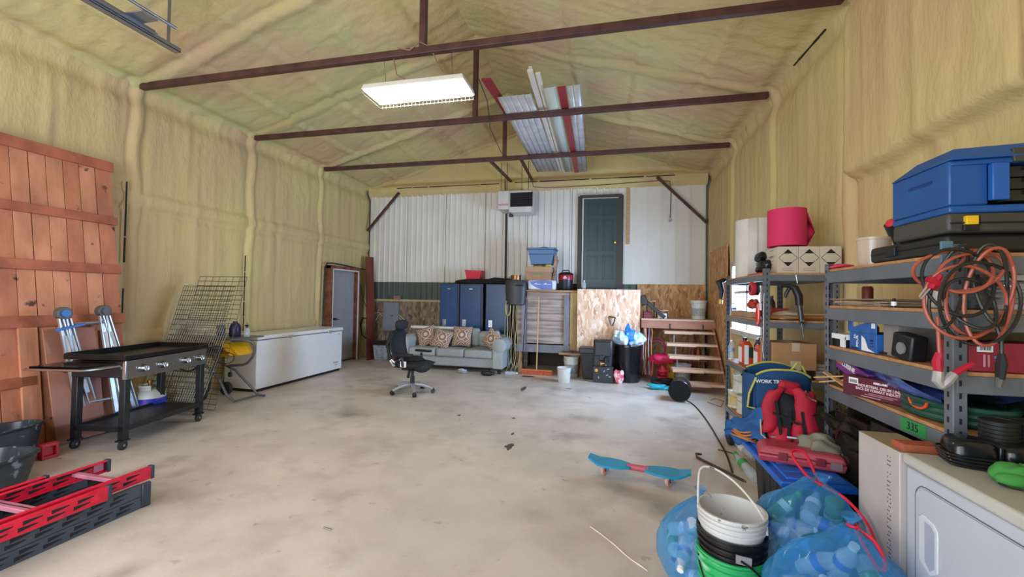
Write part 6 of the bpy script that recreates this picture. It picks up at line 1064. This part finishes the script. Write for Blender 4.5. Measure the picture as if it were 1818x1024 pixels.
m=M(); m.blob((1.40,3.30,TZ+.10),(.12,.08,.08),25,.4,flat=TZ,nu=26,nv=16); m.blob((1.50,3.28,TZ+.06),(.09,.06,.05),27,.4,flat=TZ); solo('grey_rag','grey-green crumpled cloth in front of the red backpack','cloth',m,mat('grey_green_rag','#7d7a69',.9,col2='#8c8874'),smooth=50)
m=M(); m.bar((1.16,3.42,TZ+.11),(1.26,3.40,TZ+.12),.012,.012); m.cyl((1.25,3.40,TZ+.12),(1.36,3.37,TZ+.12),.012,n=8); solo('screwdriver','bright-bladed tool with a dark grip lying behind the red case','tool',m,mat('tool_steel','#b8bcc2',.25,metal=.8))
m=M(); m.blob((1.58,3.2,TZ+.06),(.12,.08,.05),33,.3,flat=TZ); solo('maroon_cloth','dark maroon cloth at the right end of the blue lid','cloth',m,mat('maroon_cloth','#4b1a22',.9),smooth=60)
for o in [o for o in bpy.data.objects if o.name not in N0 and o.parent is None]:   # everything that stands on the lid
    o.location=(o.location.x-.155,o.location.y*.887,o.location.z*.92+.160); o.scale=(.92,.92,.92)
# ---------------------------------------------------------------- bags of bottles and the bucket stack
bagm=film('blue_bag_film','#52b2ee',.17,.10)
def bbag(lab,c,r,knot,seed,nb,red=True,tail=None):
    c=Vector(c); k=Vector(knot)
    t=thing('bottle_bag',lab,'bag',(c.x,c.y,0),group='blue bags of empty bottles'); nu,nv=60,34; rs2=np.random.RandomState(seed); ph=rs2.rand(10)*6.28; m=M(); vs=[]
    for i in range(nv+1):
        th=pi*i/nv
        for j in range(nu):
            a=2*pi*j/nu; d=Vector((sin(th)*cos(a),sin(th)*sin(a),cos(th)))
            wr=.05*sin(3*a+ph[0]+2*th)+.05*abs(sin(4*a+ph[1]-3*th))+.035*abs(sin(7*a+ph[2]+5*th))+.04*sin(4*th+ph[3]+2*a)-.03
            p=Vector((c.x+r[0]*d.x*(1+wr),c.y+r[1]*d.y*(1+wr),c.z+r[2]*d.z*(1+wr)))
            f=max(0,1-th/1.0)
            if f>0: pin=f**1.3; q=Vector((k.x,k.y,k.z))+Vector((cos(a),sin(a),0))*.012*(1+.4*sin(6*a)); p=p.lerp(q,pin); p.z+=0; p+=Vector((cos(a),sin(a),0))*.010*sin(11*a+ph[4])*(1-f)
            p.z=max(p.z,.004); vs.append(p)
    m.add(vs,[(i*nu+j,(i+1)*nu+j,(i+1)*nu+(j+1)%nu,i*nu+(j+1)%nu) for i in range(nv) for j in range(nu)]); o=obj('bag_film',m,bagm,t,smooth=80)
    m=M(); m.lathe([(.010,0),(.014,.02),(.028,.035),(.036,.045)],k,12,cap=False)
    for v in m.v: v.x+=.008*sin(60*v.y)
    obj('bag_neck',m,bagm,t,smooth=80)
    if red:
        m=M(); m.tube([(k.x+.018*cos(a),k.y+.018*sin(a),k.z+.005) for a in [i*pi/6 for i in range(12)]],.006,6,closed=True); m.tube(sm(tail or [(k.x,k.y-.02,k.z),(k.x-.01,k.y-.09,k.z-.02),(k.x+.005,k.y-.15,k.z-.07),(k.x+.03,k.y-.15,k.z-.06),(k.x+.03,k.y-.09,k.z-.01),(k.x+.01,k.y-.02,k.z)],5),.007,6); obj('red_tie',m,mat('tie_red','#d01c35',.4),t)
    R3=random.Random(seed); caps=['#6a2c8f','#e8e8ea','#2a62c8','#3aa04a']; lbs=['#d8e2ee','#3f6fc0','#e0e4ea','#5fa05a',None]
    used=[]
    for b in range(nb):
        for _ in range(120):
            d=Vector((R3.uniform(-1,1),R3.uniform(-1,1),R3.uniform(-1,1)))
            if not .45<d.length<.98: continue
            e=.74; p=Vector((c.x+d.x*r[0]*e,c.y+d.y*r[1]*e,max(.05,c.z+d.z*r[2]*e)))
            if all((p-q).length>.095 for q in used): break
        else: continue
        used.append(p); ax=Vector((R3.uniform(-1,1),R3.uniform(-1,1),R3.uniform(-.5,.5))).normalized()
        T=TEMPL[R3.randrange(len(TEMPL))]; o=copy_tree(T) if T.get('used') else T; T['used']=1
        o.location=p; o.rotation_mode='QUATERNION'; o.rotation_quaternion=ax.to_track_quat('Z','Y'); s=R3.uniform(.9,1.1); o.scale=(s,s,s); o['label']='empty plastic bottle inside the '+lab.split(',')[0]; o['group']='bottles in the '+lab.split(',')[0]
TEMPL=[]
gb_=film('bottle_green','#5fae6a',.4,.08)
for k,(capc,lb_,bm_) in enumerate((('#6a2c8f','#b9cbe6',clearp),('#e8e8ea','#3f6fc0',clearp),('#2a62c8','#dfe6ee',clearp),('#3aa04a','#cfe3d0',gb_))):
    o=thing('empty_bottle','x','bottle',(0,0,0),world=False); r,L=.033,.20
    m=M(); m.lathe([(r*.7,-.1),(r,-.094),(r,-.04),(r*.92,-.03),(r,-.02),(r,.02),(r*.45,.075),(r*.42,.085)],n=12); obj('bottle_body',m,bm_,o); m=M(); m.lathe([(r*.48,.083),(r*.48,.10),(0,.10)],n=10); obj('cap',m,mat('cap_'+capc[1:],capc,.4),o); m=M(); m.lathe([(r*1.02,-.02),(r*1.02,.015)],n=12,cap=False); obj('label',m,mat('label_'+lb_[1:],lb_,.4),o); TEMPL.append(o)
bbag('blue bag left of the bucket stack',(.44,2.42,.22),(.165,.2,.24),(.50,2.50,.48),1,14,red=False)
bbag('blue bag behind, its red tie reaching to the red case',(.95,2.33,.34),(.245,.22,.35),(1.01,2.35,.665),2,26,tail=[(1.0,2.33,.665),(.97,2.42,.68),(.94,2.52,.75),(1.0,2.53,.76),(1.02,2.46,.69),(1.0,2.34,.67),(1.06,2.26,.65),(1.10,2.16,.59),(1.115,2.10,.50)])
bbag('largest blue bag in front with a looped red tie',(.89,1.90,.31),(.255,.22,.34),(.955,1.97,.655),3,30)
bbag('blue bag barely showing at the bottom frame edge',(.53,1.70,.24),(.13,.12,.24),(.56,1.70,.49),4,6,red=False)
t=thing('bucket_stack','stack of nested buckets','bucket',(.57,2.24,0)); bpy.data.objects.remove(t)
bc_=Vector((.575,2.22,0))
def shell(name,lab,z0,z1,rb,rt,ma,ridges,catl='bucket',hnd=None,inner=None):
    t=thing(name,lab,catl,(bc_.x,bc_.y,0),world=False,group=None)
    prof=[(0,z0),(rb,z0)]; 
    for z in ridges: r=rb+(rt-rb)*(z-z0)/(z1-z0); prof+=[(r,z-.007),(r+.009,z-.004),(r+.009,z+.004),(r,z+.007)]
    prof+=[(rt,z1-.012),(rt+.006,z1-.01),(rt+.006,z1),(rt-.004,z1),(rt-.006,z1-.01),(rb-.004,z0+.006),(0,z0+.006)]; m=M(); m.lathe(prof,n=40); obj('pail_body',m,ma,t)
    return t
gm=mat('green_bucket_plastic','#35b068',.25,col2='#2fa460'); add_spots(gm,'#c9e8d4',3.5,.62,.75,stretch=(1,1,3)); bkb=mat('black_bucket_plastic','#1a1718',.25); add_spots(bkb,'#8a8280',9,.66,.72); wbk=mat('white_bucket_plastic','#cfccc8',.35); add_spots(wbk,'#6e6760',26,.66,.72)
t=shell('green_bucket','green plastic bucket at the bottom of the nested stack among the bags',.0,.37,.128,.148,gm,(.24,.28,.32,.35))
m=M(); m.tube([(.15*cos(a),-.15*abs(sin(a))-.015,.33-.17*sin(a)) for a in [pi*i/14 for i in range(15)]],.004,6); obj('handle',m,blk,t)
t=shell('black_bucket','scuffed black bucket nested in the green one',.10,.465,.118,.147,bkb,(.39,.42,.45)); m=M(); m.hexa([(-.02,-.152,.385),(.045,-.148,.375),(.045,-.145,.375),(-.02,-.147,.385)],[(-.02,-.157,.425),(.045,-.153,.415),(.045,-.148,.415),(-.02,-.15,.425)]); obj('torn_label',m,mat('label_grey','#9d9796',.5),t); m=M(); m.tube([(.0,-.155,.40),(.05,-.158,.37),(.12,-.14,.30),(.15,-.10,.26)],.005,6); obj('handle',m,blk,t)
t=shell('white_bucket','dirty white bucket with a raised handle on top of the nested stack',.19,.56,.11,.145,wbk,(.49,.515,.535)); 
m=M(); m.tube(sm([(-.148,0,.54),(-.135,.07,.63),(-.11,.13,.685),(-.05,.13,.69),(.03,.08,.655),(.09,.0,.60),(.125,-.06,.54),(.128,-.08,.49)]),.0055,7); obj('handle',m,wbk,t)
# ---------------------------------------------------------------- on the open floor
cy=mat('board_cyan','#1796c0',.4,col2='#158bb4'); 
t=thing('caster_board','turquoise two-wheeled caster board with a pink centre bar on the floor','board',(.25,3.80,0)); A=Vector((-.17,3.86,.10)); B=Vector((.66,3.72,.10)); dx_=(B-A).normalized(); ny=Vector((-dx_.y,dx_.x,0))
def deck(s0,s1,flip,name):
    m=M(); n=16
    def fn(u,v,top=1):
        s=s0+(s1-s0)*u; w_=.012+.075*abs(sin(pi*min(1,(.08+.92*(1-u if not flip else u))))**.6) if 0 else (.03+.075*sin(pi*min(1,max(0,(u if flip else 1-u)*.9+.05)))**.8)
        e=(u if flip else 1-u); lift=.035*max(0,e-.75)/.25
        return A+dx_*s+ny*(2*v-1)*w_+Vector((0,0,lift+(.012 if top else -.014)-(0 if top else -.008*(2*v-1)**2)))
    m.grid(n,8,lambda u,v:fn(u,v,1)); m.grid(n,8,lambda u,v:fn(u,v,0)); k=(n+1)*9
    w_=n+1
    for j in (0,8):
        for i in range(n): m.f.append([j*w_+i,j*w_+i+1,k+j*w_+i+1,k+j*w_+i])
    for i in (0,n):
        for j in range(8): m.f.append([j*w_+i,(j+1)*w_+i,k+(j+1)*w_+i,k+j*w_+i])
    d=obj(name,m,cy,t,smooth=50,bevel=0); return d
Lw=(B-A).length
d1_=deck(0,.36,False,'front_deck'); d2_=deck(.48,Lw,True,'rear_deck')
m=M(); m.cyl(A+dx_*.33,A+dx_*.51,.026,n=16); obj('torsion_bar',m,mat('bar_pink','#c05568',.5),t)
for s in (.14,.67):
    p=A+dx_*s; m=M(); m.hexa([p+dx_*-.03+ny*-.02+Vector((0,0,-.07)),p+dx_*.03+ny*-.02+Vector((0,0,-.07)),p+dx_*.03+ny*.02+Vector((0,0,-.07)),p+dx_*-.03+ny*.02+Vector((0,0,-.07))],[p+dx_*-.05+ny*-.03,p+dx_*.05+ny*-.03,p+dx_*.05+ny*.03,p+dx_*-.05+ny*.03]); obj('fork',m,cy,t,bevel=.006)
    q=Vector((p.x,p.y,.045)); ax=(dx_+ny*-.6).normalized(); R=Matrix.Translation(q+ny*-.02)@ax.to_track_quat('Z','Y').to_matrix().to_4x4(); m=M(); m.lathe([(0,-.014),(.036,-.016),(.045,-.008),(.045,.008),(.036,.016),(0,.014)],n=22,m=R); w_=obj('wheel',m,mat('wheel_peach','#d9a892',.5),t); m=M(); m.lathe([(0,-.017),(.015,-.017),(.015,.017),(0,.017)],n=14,m=R); obj('wheel_hub',m,redp,w_)
rustb=mat('rust_bar','#4f372f',.6,col2='#39271f',scale=12)
m=M(); a=Vector(at(1238,812,z=.012)); b=Vector(at(1318,852,z=.012)); m.tube([a+Vector((.05,.07,.012)),a+Vector((0,.05,.018)),a,a.lerp(b,.5),b],[.010,.013,.013,.012,.012],8); m.tube([b,b+(b-a).normalized()*.04],[.013,.004],6); solo('crowbar','rusty brown crowbar lying on the floor near the tote','crowbar',m,rustb)
def pb_(lab,p,q,r,lb): bottle(lab,p,q,r,lbl=lb,capc='#3aa04a' if lb!='#d6dadf' else '#e8e8ea')
p=at(1305,805,z=.04); q=at(1342,850,z=.04); pb_('clear plastic bottle with a green label lying on the floor by the tote',q,p,.045,'#2fa04f')
p=at(1305,790,z=.03); q=at(1338,820,z=.03)+Vector((.0,.0,0)); pb_('flattened clear bottle with pale label against the blue-lidded tote',q+Vector((.04,.1,0)),p+Vector((.02,.15,0)),.035,'#d6dadf')
m=M(); m.tube([tuple(at(*p,z=.006)) for p in ((1275,798),(1285,800),(1296,803),(1303,806),(1306,802))],.005,6); solo('twig','small dark twist of wire on the floor by the bottles','wire',m,rustb)
m=M(); pts=[at(*p,z=.003) for p in ((1048,935),(1060,943),(1078,957),(1092,968),(1105,980),(1120,993),(1136,1003),(1150,1014))]; wd=[.001,.005,.002,.004,.006,.004,.009,.001]  # streak of sunlight on the floor, modelled as a thin pale strip
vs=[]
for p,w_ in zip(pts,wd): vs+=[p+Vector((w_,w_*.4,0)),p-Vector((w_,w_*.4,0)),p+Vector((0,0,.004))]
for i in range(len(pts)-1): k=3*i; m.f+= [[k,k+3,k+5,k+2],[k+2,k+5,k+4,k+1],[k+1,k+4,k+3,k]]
m.v=vs; solo('sun_streak','long thin pale strip standing in for a streak of sunlight on the foreground concrete','sun streak',m,mat('sun_streak_pale','#f0d9c4',.5))
fl=bpy.data.objects['floor']; st=mat('oil_stain','#4a4038',.5,col2='#5a4e44',scale=20)
rs=random.Random(21)
for (px,py,sx_,sy_) in ((905,792,.05,.13),(910,770,.02,.05),(930,690,.05,.22),(937,668,.16,.10),(912,742,.03,.04),(875,665,.05,.05),(1010,690,.06,.03),(815,737,.03,.04)):
    c=at(px,py,z=0); m=M(); n=18; pts=[(c.x+sx_*cos(2*pi*i/n)*rs.uniform(.45,1.1),c.y+sy_*sin(2*pi*i/n)*rs.uniform(.45,1.1)) for i in range(n)]; m.prism(pts,Matrix.Translation((0,0,.0)),.0012); obj('oil_stain',m,st,fl)
m=M(); m.cyl(at(575,936,z=.006),at(588,940,z=.006),.005,n=8); solo('small_screw','tiny metal screw on the open concrete, lower left of centre','screw',m,chrome)
# ---------------------------------------------------------------- overhead
t=thing('high_bay_light','long white LED light fixture hanging lit under the nearest tie beam','light',(-2.09,4.23,3.80))
lx0,lx1,ly0,ly1,lz=-2.69,-1.50,4.03,4.43,3.78
m=M(); m.hexa([(lx0,ly0,lz+.012),(lx1,ly0,lz+.012),(lx1,ly1,lz+.012),(lx0,ly1,lz+.012)],[(lx0+.02,ly0+.02,lz+.075),(lx1-.02,ly0+.02,lz+.075),(lx1-.02,ly1-.02,lz+.075),(lx0+.02,ly1-.02,lz+.075)]); hs=obj('housing',m,mat('fixture_white','#dcd8d0',.4),t,bevel=.012,seg=3)
m=M(); m.box((lx0+.025,ly0+.025,lz),(lx1-.025,ly1-.025,lz+.013)); obj('lit_diffuser',m,mat('led_glow','#fff6ea',.5,col2='#fff6ea',emit=20),t)
gw=mat('guard_wire','#c9c6bf',.4); m=M()
for k in range(25): x=lx0+.03+k*(lx1-lx0-.06)/24; m.tube([(x,ly1+.01,lz+.01),(x,ly1+.015,lz-.03),(x,ly1-.02,lz-.035)],.0022,4)
m.tube([(lx0+.02,ly1-.02,lz-.035),(lx1-.02,ly1-.02,lz-.035)],.0025,4); m.tube([(lx0+.02,ly0,lz-.03),(lx0+.02,ly1-.02,lz-.035)],.0025,4); m.tube([(lx1-.02,ly0,lz-.03),(lx1-.02,ly1-.02,lz-.035)],.0025,4); m.tube([(lx0+.02,ly0,lz-.03),(lx1-.02,ly0,lz-.03)],.0025,4); o=obj('wire_guard',m,gw,t); 
for x in (-2.5,-1.7):
    for yy in (4.1,4.36): m=M(); m.tube([(x+.0,yy,lz+.075),(x,4.23,lz+.16),(x,4.18,HE+.03)],.0025,4); obj('hanger_wire',m,cab,t)
m=M(); m.tube([(-2.1,4.22,lz+.07),(-2.35,4.2,4.0),(-2.38,4.16,4.2),(-2.2,4.15,4.26),(-2.03,4.12,4.28),(-1.92,4.14,4.22),(-1.85,4.18,4.05),(-1.8,4.2,3.98)],.007,6); m.tube([(-2.3,4.12,4.25),(-2.15,4.11,4.20),(-2.05,4.11,4.27)],.008,6); solo('light_cable','brown cable looped over the nearest tie beam above the light','cable',m,mat('rusty_rod','#8a6a4c',.6))
m=M(); m.tube([(-1.45,4.4,3.95),(-1.6,5.2,4.1),(-1.85,6.2,4.15),(-1.95,7.2,4.15),(-1.98,7.75,4.2)],.006,6); solo('roof_wire','thin wire sagging from the light toward the farthest tie beam','wire',m,cab)
sw=mat('scrap_white_steel','#b9b6b4',.4,metal=.2,col2='#a5a2a3',scale=5); scr=mat('scrap_red_steel','#8c1f2c',.4); swp=mat('scrap_cream','#cfc6ba',.45); stl_=mat('scrap_pale_green','#b3bab3',.4)
def rsheet(lab,x0,x1,y0,y1,z,dxy,ma,n,name='metal_sheet'):
    m=M(); pts=[]
    for i in range(n):
        for f,h in ((0,0),(.82,0),(.86,.012),(.92,.012),(.96,0)): pts.append((x0+(x1-x0)*(i+f)/n,h))
    pts.append((x1,0)); k=len(pts); vs=[(x,y0,z+h) for x,h in pts]+[(x+dxy,y1,z+h) for x,h in pts]; m.add(vs,[(i,i+1,k+i+1,k+i) for i in range(k-1)]); return solo(name,lab,'sheet',m,ma,solid=.003,smooth=20,group='scrap roofing laid on the tie beams')
zz=HE+.055
rsheet('white ribbed steel sheet laid on the tie beams, leftmost of the scrap',-1.53,-1.06,5.42,8.85,zz,-.04,sw,5)
rsheet('pale green-white steel sheet laid on the tie beams, middle one',-.88,-.72,5.30,8.95,zz,-.10,stl_,1)
rsheet('white ribbed steel sheet laid on the tie beams, rightmost of the scrap',-.58,-.40,5.30,9.0,zz,-.12,sw,2)
m=M(); m.box((-1.02,4.92,zz+.03),(-.95,9.0,zz+.06)); m.box((-.93,5.0,zz+.03),(-.87,9.1,zz+.055)); m.box((-1.0,4.9,zz+.06),(-.96,9.0,zz+.08))
for v in m.v: v.x-=.03*(v.y-5)
solo('metal_trim','cream steel trim lengths laid across the tie beams, the longest pieces','trim piece',m,swp)
m=M(); m.box((-.70,5.35,zz+.0),(-.60,9.05,zz+.03)); 
for v in m.v: v.x-=.025*(v.y-5.3)
solo('red_trim','dark red steel trim laid across the tie beams between the sheets','trim piece',m,scr)
m=M(); m.box((-1.62,5.0,zz-.0+.03),(-1.50,6.0,zz+.05))
for v in m.v: v.x+=.04*(v.y-5)
solo('red_trim','short red trim end poking out left of the ribbed sheet','trim piece',m,scr)
trk=mat('track_galvanised','#8f9299',.35,metal=.7)
t=thing('door_track','galvanised overhead door track hanging below the roof at the upper left','track',(-4.15,1.6,3.9))
m=M(); m.box((-4.19,-.6,3.88),(-4.12,3.20,3.885)); m.box((-4.19,-.6,3.88),(-4.185,3.20,3.94)); m.box((-4.125,-.6,3.88),(-4.12,3.2,3.92)); m.box((-4.11,-.6,3.9),(-4.07,2.95,3.905)); m.box((-4.11,-.6,3.9),(-4.105,2.95,3.94)); obj('channel',m,trk,t)
m=M(); m.cyl((-3.95,-.6,3.97),(-3.93,3.0,3.97),.014,n=10); obj('shaft',m,trk,t); m=M(); m.box((-4.12,2.70,3.93),(-3.92,2.84,3.945)); obj('bracket',m,trk,t,bevel=.004); m=M(); m.bar((-4.15,2.0,3.93),(-4.15,2.0,4.72),.03,.004); obj('hanger_angle',m,trk,t); m=M(); m.bar((-4.15,3.1,3.93),(-4.15,3.1,4.72),.03,.004); obj('hanger_angle',m,trk,t)
